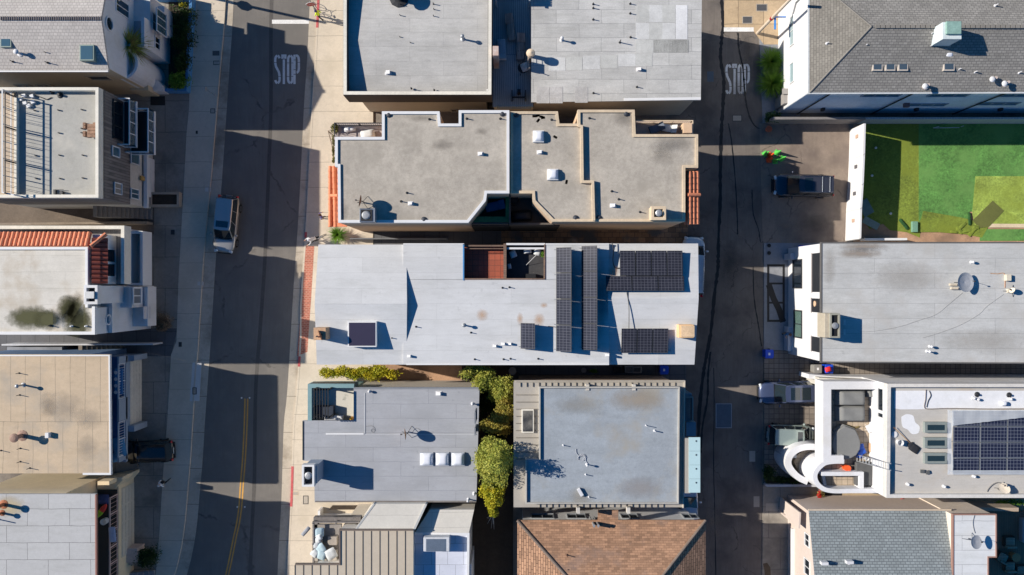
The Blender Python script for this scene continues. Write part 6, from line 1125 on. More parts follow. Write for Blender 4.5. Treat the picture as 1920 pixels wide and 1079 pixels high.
# curved white house with terrace
T = House('curved_white_house', 'white house with roof terrace, curved walls and plastic covered solar panels', 1740, 825); h = 6.6
ro = [(1664, 720), (2090, 720), (2090, 934), (1662, 934)]; T.walls(ro, 6.05, whites, 0, 6.6); T.roof([(1666, 722), (2088, 722), (2088, 932), (1664, 932)], 6.25, coat3, .15, hm=6.6); T.parapet(ro, 6.6, .26, .35, M('parapet_pale', (206, 202, 196), .8))
m = MB(); m.prism(wp([(1677, 733), (2086, 733), (2086, 764), (1688, 768), (1677, 766)], 6.25), 6.2, 6.256); build(m, 'white_coat', coatw, T.root)
m = MB(); m.prism(wp(bent([(1690, 782), (1700, 777), (1712, 780), (1716, 792), (1724, 800), (1722, 812), (1710, 814), (1702, 806), (1692, 800), (1690, 782)], 4), 6.25), 6.2, 6.257); build(m, 'coat_patch', coatw, T.root)
Hm = T; m = MB(); m.prism(wp([(1544, 726), (1664, 726), (1664, 925), (1555, 925), (1544, 862)], 4.6), 3.3, 3.6); build(m, 'terrace_slab', white, T.root)
m = MB(); m.prism(offset(ccw(wp([(1548, 728), (1660, 728), (1660, 922), (1558, 922), (1548, 862)], 4.6)), .1), 3.55, 3.62); build(m, 'terrace_floor', terraf, T.root)
m = MB(); m.path(wp([(1664, 723), (1551, 723), (1551, 862), (1582, 862)], 4.7), .62, 3.0, 4.7); build(m, 'terrace_parapet', whites, T.root)
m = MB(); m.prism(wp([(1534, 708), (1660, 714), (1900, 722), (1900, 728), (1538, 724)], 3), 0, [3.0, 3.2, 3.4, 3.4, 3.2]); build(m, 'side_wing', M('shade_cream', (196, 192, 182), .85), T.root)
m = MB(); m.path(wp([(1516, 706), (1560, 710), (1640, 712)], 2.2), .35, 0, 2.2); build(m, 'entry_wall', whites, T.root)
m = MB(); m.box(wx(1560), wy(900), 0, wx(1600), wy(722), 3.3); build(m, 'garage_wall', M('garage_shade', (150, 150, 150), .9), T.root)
U1 = bent([(1583, 866), (1564, 866), (1545, 870), (1530, 886), (1530, 902), (1542, 916), (1562, 921), (1600, 921), (1650, 921)], 5)
m = MB(); m.path(wp([(a + 0, b) for a, b in U1], 4.69), .34, 0, 4.69); build(m, 'curved_wall', whites, T.root, smooth=False)
U2 = bent([(1546, 842), (1520, 838), (1498, 842), (1483, 853), (1478, 868), (1484, 882), (1498, 896), (1515, 904)], 5); m = MB(); m.path(wp(U2, 2.8), .5, 0, 2.8); build(m, 'curved_stair_wall', whites, T.root)
U3 = bent([(1546, 848), (1520, 846), (1500, 852), (1490, 868), (1498, 888)], 4); m = MB(); m.prism(wp([(a + 3, b) for a, b in U3] + [(1545, 890)], 2), 0, 1.6); build(m, 'stair_steps', terraf, T.root)
m = MB(); m.path(wp([(1541, 889), (1616, 889), (1616, 919)], 4.6), .3, 3.0, 4.6); build(m, 'inner_wall', whites, T.root)
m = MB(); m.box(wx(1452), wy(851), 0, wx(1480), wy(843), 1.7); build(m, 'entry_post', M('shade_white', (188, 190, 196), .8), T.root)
XW = wx(1664, 6.6)
for q in ((1651, 729, 1657, 771), (1651, 775, 1657, 818), (1643, 820, 1656, 840)): window(T.root, 'W', XW, *q, frame=white, pane=dglass, mull=0, minz=.9)
for k in range(3): skylight(T.root, 1734, 792 + 29 * k, 1776, 812 + 29 * k, 6.25, frame=M('frame_steel', (132, 140, 136), .5), pane=glass('teal_pane', (40, 56, 60)), h=.3, e=.2)
array('large block of dark solar panels partly wrapped in clear plastic sheet', [(1787 + 51 * i, 770 + 30 * j, 1837 + 51 * i, 799.5 + 30 * j) for i in range(5) for j in range(4)], 6.5, 6.62, 'y', group=None, mat=solar2, base=6.25)
pm, pnt, pb = base_mat('clear_plastic'); pb.inputs['Base Color'].default_value = (.72, .76, .8, 1); pb.inputs['Roughness'].default_value = .3; pb.inputs['Alpha'].default_value = .5
m = MB(); random.seed(5)
def strip(P, Q, n, z, amp):
    vs = []; fs = []
    for i in range(n + 1):
        for j in range(4): p = Vector(P(i / n)).lerp(Vector(Q(i / n)), j / 3); vs.append((p.x, p.y, z + random.uniform(0, amp)))
    for i in range(n):
        for j in range(3): a = 4 * i + j; fs.append((a, a + 4, a + 5, a + 1))
    m.add(vs, fs)
strip(lambda t: (wx(1778 + 0 * t, 6.8), wy(769 + 122 * t, 6.8)), lambda t: (wx(1787 + 2 * math.sin(9 * t), 6.8), wy(771 + 112 * t, 6.8)), 16, 6.66, .06)
strip(lambda t: (wx(1779 + 260 * t, 6.8), wy(883, 6.8)), lambda t: (wx(1779 + 260 * t, 6.8), wy(891, 6.8)), 30, 6.64, .06)
strip(lambda t: (wx(1786 + 250 * t, 6.9), wy(769, 6.9)), lambda t: (wx(1786 + 250 * t, 6.9), wy(799 - 16 * min(1, t * 1.8), 6.9)), 34, 6.78, .12)
solo(m, 'plastic_sheet', pm, 'clear plastic sheet draped along the top and left edges of the covered solar panels', 'plastic sheet', smooth=True)
T.cable([(1736, 731), (1735, 750), (1733, 763), (1740, 767), (1780, 766), (1850, 767), (1920, 767)], 6.26, .03, M('conduit', (110, 100, 96), .7)); T.cable([(1742, 733), (1745, 742), (1740, 752), (1737, 764)], 6.26, .03, darkm)
for a, b in ((1832, 740), (1892, 741)): pipe(T.root, a, b, 6.26, .2, .08, mat=darkm)
for a, b in ((1824, 747), (1832, 749), (1893, 748), (1701, 908), (1769, 912), (1825, 893)): pipe(T.root, a, b, 6.26, .18, .05, cap=True)
m = MB(); m.cushion((wx(1881, 6.4), wy(757, 6.4)), .5, .35, .35, 0, 6.26); build(m, 'vent_hood', dome, T.root, smooth=True)
dish('satellite_dish', 'pale dish with curved hoses on the worn white coated roof', 1876, 915, 6.25, .4, M('dish_cream', (214, 200, 180), .7), 100, 55, .4); T.cable([(1850, 922), (1854, 915), (1862, 908), (1872, 905), (1882, 910), (1886, 918), (1880, 922), (1870, 917)], 6.27, .035, M('hose', (120, 118, 116), .7))
def bucket(px, py, z, label, mt=white, r=.16, hh=.36):
    x, y = wx(px, z), wy(py, z); t = empty('bucket', label, 'bucket', (x, y, z)); m = MB(); m.lathe((x, y, z), [(r * .8, 0), (r, hh), (r * .9, hh), (r * .75, .05)], 18); build(m, 'body', mt, t); m = MB()
    for k in range(8): a0, a1 = R(180 * k / 8), R(180 * (k + 1) / 8); m.tube((x + r * math.cos(a0), y + r * .2 * math.sin(a0), z + hh - .1 + .12 * math.sin(a0)), (x + r * math.cos(a1), y + r * .2 * math.sin(a1), z + hh - .1 + .12 * math.sin(a1)), .008, seg=4)
    build(m, 'handle', galv, t)
bucket(1684, 829, 6.25, 'white bucket on the worn roof below the painted patch', r=.24, hh=.42); m = MB(); m.lathe((wx(1677, 6.3), wy(815, 6.3), 6.26), [(.22, 0), (.24, .06), (.2, .07)], 18); solo(m, 'paint_tray', white, 'white round tray beside the parapet near the roller pole', 'tray')
t = empty('broom', 'long wooden pole with black roller cloth lying on the worn roof', 'broom', (wx(1695, 6.3), wy(815, 6.3), 6.25)); m = MB(); m.tube((wx(1674, 6.35), wy(801, 6.35), 6.5), (wx(1708, 6.3), wy(832, 6.3), 6.3), .025, seg=8); build(m, 'pole', M('pole_wood', (170, 124, 60), .6), t)
m = MB(); m.cushion((wx(1714, 6.3), wy(841, 6.3)), .8, .6, .16, -.6, 6.26); m.cushion((wx(1708, 6.3), wy(836, 6.3)), .5, .5, .14, .3, 6.26); solo(m, 'cloth_pile', M('black_cloth', (36, 38, 44), .9, var=.3), 'black cloth dropped on the worn roof at the end of the wooden pole', 'cloth', smooth=True)
for k, (a, b) in enumerate(((1729, 884), (1739, 886))): m = MB(); m.obox((wx(a, 6.3), wy(b, 6.3)), (.28, .24), .3 * k, 6.25, 6.4); solo(m, 'small_box', M('boxgrey', (90, 92, 92), .7), ('left small dark box on the worn roof', 'right small dark box on the worn roof')[k], 'box', 'pair of small dark boxes')
# things on the terrace
def covered(px0, py0, px1, py1, label, z=3.62, hh=.75, name='covered_furniture', cat='covered table', seed=1):
    random.seed(seed); x0, x1 = sorted((wx(px0, z + hh), wx(px1, z + hh))); y0, y1 = sorted((wy(py0, z + hh), wy(py1, z + hh))); n = 10; vs = []; fs = []
    for i in range(n + 1):
        for j in range(n + 1):
            u, v = i / n, j / n; e = min(u, v, 1 - u, 1 - v); zz = z + hh * (1 if e > .02 else .05) + random.uniform(-.012, .012) - .03 * math.sin(u * 9 + v * 5) * (e > .02); k = .0 if e > .02 else .03
            vs.append((x0 + (x1 - x0) * (u if k == 0 else u + (k if u > .5 else -k)), y0 + (y1 - y0) * (v if k == 0 else v + (k if v > .5 else -k)), zz))
    for i in range(n):
        for j in range(n): a = i * (n + 1) + j; fs.append((a, a + n + 1, a + n + 2, a + 1))
    m = MB(); m.add(vs, fs); return solo(m, name, greyfab, label, cat, 'grey covered terrace furniture', smooth=True)
covered(1573, 734, 1627, 762, 'upper long grey covered couch on the terrace', seed=2, cat='covered couch'); covered(1573, 763, 1627, 792, 'lower long grey covered couch on the terrace', seed=3, cat='covered couch'); covered(1628, 733, 1645, 746, 'small grey covered stool at the top right of the terrace', hh=.5, seed=4, cat='covered stool')
m = MB(); c = (wx(1587, 4.3), wy(831, 4.3)); P = [(c[0] + (1.12 + .06 * math.sin(5 * k)) * math.cos(R(24 * k)), c[1] + (1.28 + .07 * math.cos(3 * k)) * math.sin(R(24 * k))) for k in range(15)]
m.prism([(c[0] + (p[0] - c[0]) * 1.08, c[1] + (p[1] - c[1]) * 1.08) for p in P], 3.64, 4.1); m.prism(P, 4.1, 4.32); solo(m, 'covered_furniture', greyfab, 'large round grey covered fire table in the lower terrace', 'covered table', 'grey covered terrace furniture', bevel=.08)
m = MB(); m.box(wx(1606, 4.3), wy(912, 4.3), 3.64, wx(1641, 4.3), wy(868, 4.3), 4.25); solo(m, 'covered_furniture', M('dark_cover', (84, 84, 84), .9), 'dark grey covered box in the lower right corner of the terrace', 'covered table', 'grey covered terrace furniture', bevel=.08)
m = MB(); random.seed(8)
for k in range(6): m.cushion((wx(1617 + random.uniform(-8, 8), 4), wy(846 + random.uniform(-7, 7), 4)), random.uniform(.5, .9), random.uniform(.3, .6), .35, random.uniform(0, 3), 3.65)
solo(m, 'blue_bag', M('bag_bright_blue', (20, 84, 190), .45, var=.2), 'crumpled bright blue bag on the terrace near the ladder', 'bag', smooth=True)
t = empty('folding_chair', 'white folding chair knocked over on the terrace', 'chair', (wx(1634, 3.7), wy(804, 3.7), 3.62)); m = MB(); m.obox((wx(1631, 4), wy(803, 4)), (.55, .6), .5, 4.0, 4.06); build(m, 'seat', white, t); m = MB(); m.obox((wx(1642, 4.1), wy(806, 4.1)), (.1, .6), .3, 3.9, 4.5); build(m, 'backrest', white, t)
for u, v in ((-.2, -.2), (.2, -.2), (-.2, .2), (.2, .2)): x, y = wx(1631, 4), wy(803, 4); m = MB(); m.tube((x + u, y + v, 3.62), (x + u * .8, y + v * .8, 4.0), .02); build(m, 'leg', white, t)
t = empty('extension_ladder', 'aluminium ladder leaning from the terrace onto the flat roof', 'ladder', (wx(1605, 3.7), wy(862, 3.7), 3.62)); A1, A2 = Vector((wx(1602, 3.7), wy(852, 3.7), 3.65)), Vector((wx(1671, 7.0), wy(870, 7.0), 7.0)); dv = Vector((.0, .5, 0))
for s_ in (0, 1): m = MB(); m.tube(A1 - dv * s_, A2 - dv * s_, .035, seg=6); build(m, 'rail', alu, t)
m = MB()
for k in range(1, 12): p = A1.lerp(A2, k / 12); m.tube(p, p - dv, .022, seg=6)
build(m, 'rungs', alu, t)
def planks(lst, label, mt): 
    m = MB()
    for a, b, c, d in lst: m.tube((wx(a, 3.8), wy(b, 3.8), 3.7), (wx(c, 3.8), wy(d, 3.8), 3.76), .035, seg=5)
    return solo(m, 'timber_lengths', mt, label, 'timber')
planks([(1632, 851, 1655, 857), (1633, 855, 1655, 861), (1631, 848, 1640, 853)], 'orange timber lengths lying beside the terrace ladder', M('wood_orange', (206, 148, 80), .7)); 
m = MB(); m.box(wx(1631, 3.9), wy(848, 3.9), 3.62, wx(1638, 3.9), wy(832, 3.9), 3.9); solo(m, 'cardboard_box', M('cardboard', (196, 156, 118), .9), 'tan cardboard box beside the bright blue bag', 'box')
m = MB(); m.lathe((wx(1590, 4.2), wy(879, 4.2), 3.64), [(.24, 0), (.2, .3), (.26, .55), (.2, .56)], 16); m.tube((wx(1584, 4), wy(878, 4), 3.9), (wx(1577, 4), wy(873, 4), 4.0), .03); solo(m, 'watering_can', M('orange_plastic', (230, 92, 40), .5), 'orange watering can inside the curved wall', 'watering can')
bucket(1622, 859, 3.64, 'white bucket under the terrace ladder'); m = MB(); m.cushion((wx(1594, 3.8), wy(800, 3.8)), .8, .15, .1, -.3, 3.64); m.cushion((wx(1606, 3.8), wy(803, 3.8)), .6, .12, .1, .4, 3.64); solo(m, 'dry_twigs', M('twigs', (120, 104, 60), .9), 'dry twigs lying on the terrace pavers', 'twigs', smooth=True)

# lower right house
Yy = House('bluegrey_shingle_house', 'house with blue grey shingle roof and pale pink west wall', 1650, 1030)
zs = [5.0, 5.0, 7.2, 7.2]; A4 = [(1516, 958), (1785, 958), (1795, 1079), (1530, 1079)]; m = MB(); L0 = (wx(1516, 5), wy(958, 5)); Rx = wx(1784, 5); yy1 = wy(1110, 6.5)
m.add([(L0[0], L0[1], 5.0), (Rx, L0[1], 5.0), (Rx, yy1, 6.5), (L0[0], yy1, 6.5), (L0[0], 2 * yy1 - L0[1], 5.0), (Rx, 2 * yy1 - L0[1], 5.0)], [(1, 0, 3, 2), (2, 3, 4, 5)]); build(m, 'roof', sh_r4, Yy.root)
m = MB(); xx0, xx1 = L0[0] + .1, Rx - .05; m.add([(xx0, L0[1] - .1, 0), (xx0, 2 * yy1 - L0[1], 0), (xx0, 2 * yy1 - L0[1] + .1, 4.93), (xx0, yy1, 6.4), (xx0, L0[1] - .1, 4.93), (xx1, L0[1] - .1, 0), (xx1, 2 * yy1 - L0[1], 0), (xx1, 2 * yy1 - L0[1] + .1, 4.93), (xx1, yy1, 6.4), (xx1, L0[1] - .1, 4.93)], [(4, 3, 2, 1, 0), (5, 6, 7, 8, 9), (0, 5, 9, 4)]); build(m, 'wall', pinkish, Yy.root)
m = MB(); m.box(L0[0], L0[1], 4.88, Rx, L0[1] + .12, 5.0); build(m, 'gutter', M('gutter_tan', (196, 180, 160), .7), Yy.root)
Yy.roof([(1787, 965), (1868, 965), (1868, 1045), (1853, 1045), (1853, 1200), (1787, 1200)], 6.2, M('membrane_w2', (204, 206, 208), .75, 'brick', .04, bw=6.2, bh=1.1, mortar=.014, mcol=(140, 140, 144), contrast=.02), .2, name='flat_roof'); Yy.walls([(1787, 965), (1868, 965), (1868, 1045), (1853, 1045), (1853, 1200), (1787, 1200)], 5.95, M('cream_rear_wall', (222, 208, 192), .9), 0, 6.2, inset=.08, name='rear_wall')
Yy.ledge([(1787, 1200), (1787.5, 965.5), (1868, 965.5), (1868, 1045), (1853, 1045), (1853, 1200)], 6.2, .09, .05, M('edge_redbrown', (150, 116, 104), .7), 'gutter')
dish('satellite_dish', 'grey dish casting a round shadow on the small white flat roof', 1816, 1010, 6.2, .5, M('dish_grey', (170, 172, 176), .6), 20, 72, .8); Yy.cable([(1827, 966), (1824, 978), (1825, 990), (1828, 1000)], 6.22, .02, M('cable_grey', (130, 130, 132), .7))
for a, b in ((1543, 1054), (1590, 1052)): m = MB(); m.obox((wx(a, 6.15), wy(b, 6.15)), (.5, .22), 0, 6.6, 6.15); m.tube((wx(a, 6.15), wy(b + 4, 6.15), 5.9), (wx(a, 6.15), wy(b + 4, 6.15), 6.3), .1 if a > 1560 else .05); build(m, 'roof_vent', pvc, Yy.root)
XW = xx0
window(Yy.root, 'W', XW, 1514, 1003, 1518, 1026, frame=white, pane=dglass, mull=1, minz=.9); window(Yy.root, 'W', XW, 1511, 1050, 1519, 1079, frame=white, pane=dglass, mull=1, minz=1.1)
m = MB(); m.box(wx(1481), wy(1200), 0, XW + .2, wy(982), 1.4); build(m, 'base_wall', M('bluegrey_base', (150, 160, 178), .8), Yy.root); m = MB(); m.box(wx(1491, 1.6) - .3, wy(1200, 1.6), 1.4, XW + .1, wy(992, 1.6), 1.6); build(m, 'ledge', white, Yy.root)
m = MB(); m.path(wp([(1497, 990), (1499, 960)], 4.4), .12, 0, 4.6); m.prism(wp([(1474, 968), (1498, 962), (1497, 988), (1480, 976)], 2), 0, 1.7); build(m, 'entry_wall', pinkish, Yy.root)
m = MB(); m.path(wp([(1520, 955), (1790, 955), (1910, 956)], 2.0), .3, 0, 2.0); build(m, 'garden_wall', M('garden_wall_tan', (176, 158, 138), .9, var=.1), Yy.root)
sheet('patio', [(1846, 958), (2060, 958), (2060, 1400), (1840, 1400)], .3, M('brown_patio', (150, 120, 98), .9, 'brick', .1, bw=.15, bh=8, mortar=.01), -.2)
for k, (a, b, rz_, lb) in enumerate(((1893, 1016, 0, 'upper striped armchair on the brown patio'), (1879, 1046, -.5, 'tilted striped armchair left of the round table'), (1893, 1062, 0, 'lower striped armchair beside the round table'), (1915, 1070, 0, 'striped armchair at the lower right corner of the picture'))):
    c = (wx(a, .6), wy(b, .6)); t = empty('armchair', lb, 'chair', (c[0], c[1], .3), 'striped armchairs on the patio'); sw = M('stripe_cush', (160, 156, 136), .9, 'brick', .05, bw=9, bh=.12, mortar=.02, mcol=(120, 114, 96))
    m = MB(); m.cushion(c, .75, .75, .2, rz_, .6); build(m, 'seat_cushion', sw, t, smooth=True); m = MB(); m.obox((c[0], c[1] - .38), (.8, .12), rz_, .4, 1.0); build(m, 'backrest', sw, t); m = MB(); m.obox(c, (.85, .85), rz_, .3, .6); build(m, 'frame', M('wicker', (90, 74, 62), .9), t)
t = empty('round_table', 'round wicker table between the striped patio armchairs', 'table', (wx(1904, .6), wy(1045, .6), .3)); m = MB(); m.lathe((wx(1904, .8), wy(1045, .8), .3), [(.3, 0), (.3, .55), (.36, .6), (.36, .64), (.02, .64)], 20); build(m, 'table_top', M('wicker_tan', (176, 140, 100), .9), t)
m = MB(); m.box(wx(1905), wy(1012), .3, wx(1960), wy(968), .9); solo(m, 'patio_sofa', M('sofa_grey', (168, 168, 172), .9), 'grey sofa at the right edge of the brown patio', 'sofa', bevel=.08)
# utility poles
t = empty('utility_pole', 'pale utility pole with red and blue tape by the upper right street corner', 'utility pole', (wx(1420), wy(63), 0)); m = MB(); m.tube((wx(1420), wy(63), 0), (wx(1420), wy(63), 9.2), .13, .11, seg=12); build(m, 'pole', M('pole_pale', (206, 190, 170), .9, var=.15), t); m = MB(); m.tube((wx(1420), wy(63), 3.6), (wx(1420), wy(63), 3.9), .15, seg=12); build(m, 'tape', M('tape_red', (170, 30, 40), .6), t); m = MB(); m.box(wx(1420) + .1, wy(63) - .04, 4.0, wx(1420) + 1.0, wy(63) + .04, 4.12); m.box(wx(1420) + .15, wy(63) - .9, 3.8, wx(1420) + .28, wy(63), 3.9); build(m, 'ribbon', M('tape_blue', (50, 130, 210), .6), t)
t = empty('utility_pole', 'dark wooden pole with a stop sign at the top left street corner', 'utility pole', (wx(383), wy(-6), 0)); m = MB(); bx, by = wx(383), wy(-6); m.tube((bx, by, 0), (bx, by, 6.6), .13, .1, seg=12); build(m, 'pole', M('pole_dark', (84, 70, 60), .9), t)
signred = M('sign_red', (186, 26, 34), .5, var=.03); signw = M('sign_white', (225, 225, 225), .5, var=.03)
def octo(par, x, y, z, rz, r=.4):
    """stop sign plate facing direction rz, with its lettering"""
    n = Vector((math.cos(rz), math.sin(rz), 0)); u = Vector((-n.y, n.x, 0)); m = MB()
    def ring_(rr, d): return [tuple(Vector((x, y, z)) + n * d + u * (rr * math.cos(R(22.5 + 45 * k))) + Vector((0, 0, rr * math.sin(R(22.5 + 45 * k))))) for k in range(8)]
    a, b = ring_(r, -.01), ring_(r, .01); m.add(a + b, [tuple(range(7, -1, -1)), tuple(range(8, 16))] + [(k, (k + 1) % 8, 8 + (k + 1) % 8, 8 + k) for k in range(8)]); o = build(m, 'sign_plate', signw, par)
    m = MB(); a = ring_(r * .93, .013); m.add(a, [tuple(range(8))]); build(m, 'red_face', signred, o)
    cv = bpy.data.curves.new('sign_text', 'FONT'); cv.body = 'STOP'; cv.size = r * .72; cv.align_x = 'CENTER'; cv.align_y = 'CENTER'; cv.extrude = .002
    tmp = bpy.data.objects.new('sign_text', cv); S.collection.objects.link(tmp); dg = bpy.context.evaluated_depsgraph_get(); me = bpy.data.meshes.new_from_object(tmp.evaluated_get(dg)); bpy.data.objects.remove(tmp)
    m = MB(); m.add([tuple(Vector((x, y, z)) + n * (.018 + v.co.z) + u * v.co.x + Vector((0, 0, v.co.y))) for v in me.vertices], [tuple(p.vertices) for p in me.polygons]); build(m, 'lettering', signw, o)
octo(t, bx - .16, by, 2.25, R(185), .42)
t = empty('stop_sign', 'stop sign on a thin post by the red kerb beside the worker', 'stop sign', (wx(600), wy(31), 0)); m = MB(); m.tube((wx(600), wy(31), 0), (wx(600), wy(31), 3.4), .03, seg=8); build(m, 'post', galv, t); octo(t, wx(600), wy(31) - .05, 3.0, R(-80), .42)
m = MB(); m.tube((wx(404), wy(179), .12), (wx(404), wy(179), 2.4), .035, seg=8); m.box(wx(404) - .02, wy(179) - .15, 1.9, wx(404) + .02, wy(179) + .15, 2.35); solo(m, 'sign_post', galv, 'thin pale sign post on the west sidewalk below the blue wall', 'sign post')

# ---------------------------------------------------------------- vehicles
tyre = M('tyre', (22, 22, 24), .9, obj=True); rim = M('rim', (150, 152, 156), .3, metal=.9, var=.05, obj=True); chrome = M('chrome', (180, 182, 186), .15, metal=1, var=.02)
headl = M('headlight', (206, 212, 216), .1, var=.02, coat=1); taill = M('taillight', (176, 18, 26), .25, var=.02, coat=1); trimb = M('car_trim', (26, 27, 29), .6, var=.05); plate_m = M('plate', (206, 206, 200), .5, var=.03)
def paint(name, c, met=.5, rough=.22): return M(name, c, rough, var=.02, metal=met, coat=1, bump=0, obj=True)
def car(name, label, px, py, heading, L, Wd, Ht, pm_, hood=.27, glass_=None, roof_m=None, sunroof=None, rails_=False, tail='suv', cat='car', blk=False):
    """heading in degrees: direction of the nose in the world"""
    x, y = wx(px, 1.2), wy(py, 1.2); root = empty(name, label, cat, (0, 0, 0)); g_ = glass_ or glass('car_glass', (34, 44, 50)); roof_m = roof_m or pm_
    hb = Ht * .56; gc = .19; a = L / 2; b = Wd / 2
    # lower body: stations from tail to nose
    st = [(-a, .66, .44, .60), (-a + .08, .84, .34, .82), (-a + .3, .96, .26, hb / Ht * 1.0 if 0 else 1), (-a + .9, 1, .24, 1), (0, 1, .24, 1.0), (a - L * hood, 1.0, .24, .99), (a - L * hood * .55, .98, .24, .95), (a - .55, .95, .26, .90), (a - .22, .82, .30, .82), (a, .52, .38, .64)]
    vs = []; prof_n = 9
    for sx, kw_, zb, kt in st:
        w_ = b * kw_; zt = hb * kt
        for u, z in ((-.0, zt + .02), (-.55, zt + .01), (-.88, zt - .03), (-.985, zt - .14), (-1.0, zt * .62 + zb * .2), (-.97, zb + .06), (-.8, zb)): vs.append((sx, u * w_, z))
        for u, z in ((.8, zb), (.97, zb + .06), (1.0, zt * .62 + zb * .2), (.985, zt - .14), (.88, zt - .03), (.55, zt + .01)): vs.append((sx, u * w_, z))
    n = 13; fs = []
    for i in range(len(st) - 1):
        for k in range(n): fs.append((i * n + k, (i + 1) * n + k, (i + 1) * n + (k + 1) % n, i * n + (k + 1) % n))
    fs.append(tuple(range(n))); fs.append(tuple(range((len(st) - 1) * n + n - 1, (len(st) - 1) * n - 1, -1)))
    m = MB(); m.add(vs, fs); build(m, 'body', pm_, root, smooth=True, sub=1)
    # greenhouse
    xf = a - L * hood + .12; xr = -a + (.12 if tail == 'suv' else .95); xwf = xf - L * .145; xwr = xr + (.22 if tail == 'suv' else .6); zt = Ht; wb = b * .90; wt = b * .74
    low = [(xr, -wb * .94), (xr + .5, -wb), (xf - .4, -wb), (xf, -wb * .86), (xf + .1, 0), (xf, wb * .86), (xf - .4, wb), (xr + .5, wb), (xr, wb * .94), (xr - .03, 0)]
    hi = [(xwr, -wt * .95), (xwr + .4, -wt), (xwf - .3, -wt), (xwf, -wt * .94), (xwf + .06, 0), (xwf, wt * .94), (xwf - .3, wt), (xwr + .4, wt), (xwr, wt * .95), (xwr - .03, 0)]
    k_ = len(low); m = MB(); m.add([(p[0], p[1], hb - .06) for p in low] + [(p[0], p[1], zt - .05) for p in hi], [(i, (i + 1) % k_, k_ + (i + 1) % k_, k_ + i) for i in range(k_)] + [tuple(range(k_, 2 * k_))]); build(m, 'windows', g_, root)
    m = MB(); hi2 = [(p[0] * 1.0, p[1] * 1.01) for p in hi]; m.add([(p[0], p[1], zt - .055) for p in hi2] + [(p[0] * .985, p[1] * .93, zt - .0) for p in hi2], [(i, (i + 1) % k_, k_ + (i + 1) % k_, k_ + i) for i in range(k_)] + [tuple(range(k_, 2 * k_)), tuple(range(k_ - 1, -1, -1))]); r_ = build(m, 'roof', roof_m, root)
    for side in (-1, 1):
        for (lx, hx) in ((xf - .02, xwf - .02), (xr + (xf - xr) * .36, xwr + (xwf - xwr) * .36), (xr + (xf - xr) * .66, xwr + (xwf - xwr) * .68), (xr + .06, xwr + .04)):
            m = MB(); m.tube((lx, side * (wb * (.88 if lx in (xf - .02,) else .99)), hb - .03), (hx, side * wt * .985, zt - .05), .04, seg=6); build(m, 'pillar', pm_, root)
    if sunroof:
        x0, x1 = sunroof; m = MB(); X0 = xwr + (xwf - xwr) * x0; X1 = xwr + (xwf - xwr) * x1; m.box(X0, -wt * .72, zt - .01, X1, wt * .72, zt + .012); build(m, 'sunroof', g_, r_)
        if x1 - x0 > .5: m = MB(); m.box((X0 + X1) / 2 - .03, -wt * .72, zt + .012, (X0 + X1) / 2 + .03, wt * .72, zt + .02); build(m, 'sunroof_bar', pm_, r_)
    if rails_:
        for side in (-1, 1): m = MB(); m.tube((xwr + .1, side * wt * .9, zt + .05), (xwf - .3, side * wt * .9, zt + .05), .025, seg=6); m.tube((xwr + .1, side * wt * .9, zt - .02), (xwr + .1, side * wt * .9, zt + .05), .02, seg=6); m.tube((xwf - .3, side * wt * .9, zt - .02), (xwf - .3, side * wt * .9, zt + .05), .02, seg=6); build(m, 'roof_rail', chrome, root)
        for xx in (xwr + .35, xwr + .95): m = MB(); m.tube((xx, -wt * .9, zt + .055), (xx, wt * .9, zt + .055), .025, seg=6); build(m, 'cross_bar', alu, root)
    for side in (-1, 1):
        m = MB(); m.cushion((xf - .35, side * (b + .1)), .16, .24, .18, 0, hb + .0); build(m, 'wing_mirror', pm_, root, smooth=True)
        m = MB(); m.cushion((a - .16, side * b * .66), .22, b * .34, .14, side * -.3, hb * .68); build(m, 'headlight', headl, root, smooth=True)
        m = MB(); m.cushion((-a + .08, side * b * .80), .16, b * .24, .34, side * .3, hb * .72); build(m, 'tail_light', taill, root, smooth=True)
        for wx_ in (a - L * .19, -a + L * .2):
            m = MB(); m.tube((wx_, side * (b - .2), .35), (wx_, side * (b + .015), .35), .35, seg=24); wl = build(m, 'wheel', tyre, root); m = MB(); m.lathe((wx_, side * (b + .016), .35), [(.24, 0), (.24, .012), (.05, .02)], 10, axis=(0, side, 0)); build(m, 'rim', rim, wl)
    m = MB(); m.box(a - .03, -b * .5, .42, a + .02, b * .5, hb * .62); build(m, 'grille', trimb, root, bevel=.02); m = MB(); m.box(-a - .03, -.26, .62, -a + .0, .26, .74); build(m, 'number_plate', plate_m, root)
    m = MB(); m.box(a - .02, -b * .62, .3, a + .05, b * .62, .42); build(m, 'front_bumper', trimb, root, bevel=.03); m = MB(); m.box(-a - .05, -b * .72, .36, -a + .05, b * .72, .5); build(m, 'rear_bumper', trimb, root, bevel=.03)
    m = MB(); m.box(a - L * hood + .14, -b * .8, hb * .985, a - L * hood + .2, b * .8, hb * .985 + .03); build(m, 'wiper', trimb, root)
    root.location = (x, y, .0); root.rotation_euler = (0, 0, R(heading)); return root
car('parked_car', 'blue grey sport utility parked against the west kerb of the wide street', 420, 420, -96, 4.75, 1.86, 1.68, paint('paint_slate', (168, 166, 162), .5), sunroof=(.72, .92))
car('parked_car', 'dark blue sport utility with roof bars parked in the lot by the white panel wall', 1510, 347, 180 + 4 - 5, 4.95, 1.88, 1.75, paint('paint_navy', (34, 42, 58), .4), roof_m=paint('roof_greyblue', (66, 68, 78), .3), sunroof=(.62, .85), rails_=True, hood=.25)
car('parked_car', 'steel blue car with big glass roof parked nose out on the pavers', 1481, 738, 181, 4.8, 1.9, 1.62, paint('paint_steel', (84, 94, 122), .5), sunroof=(.2, .85), hood=.29)
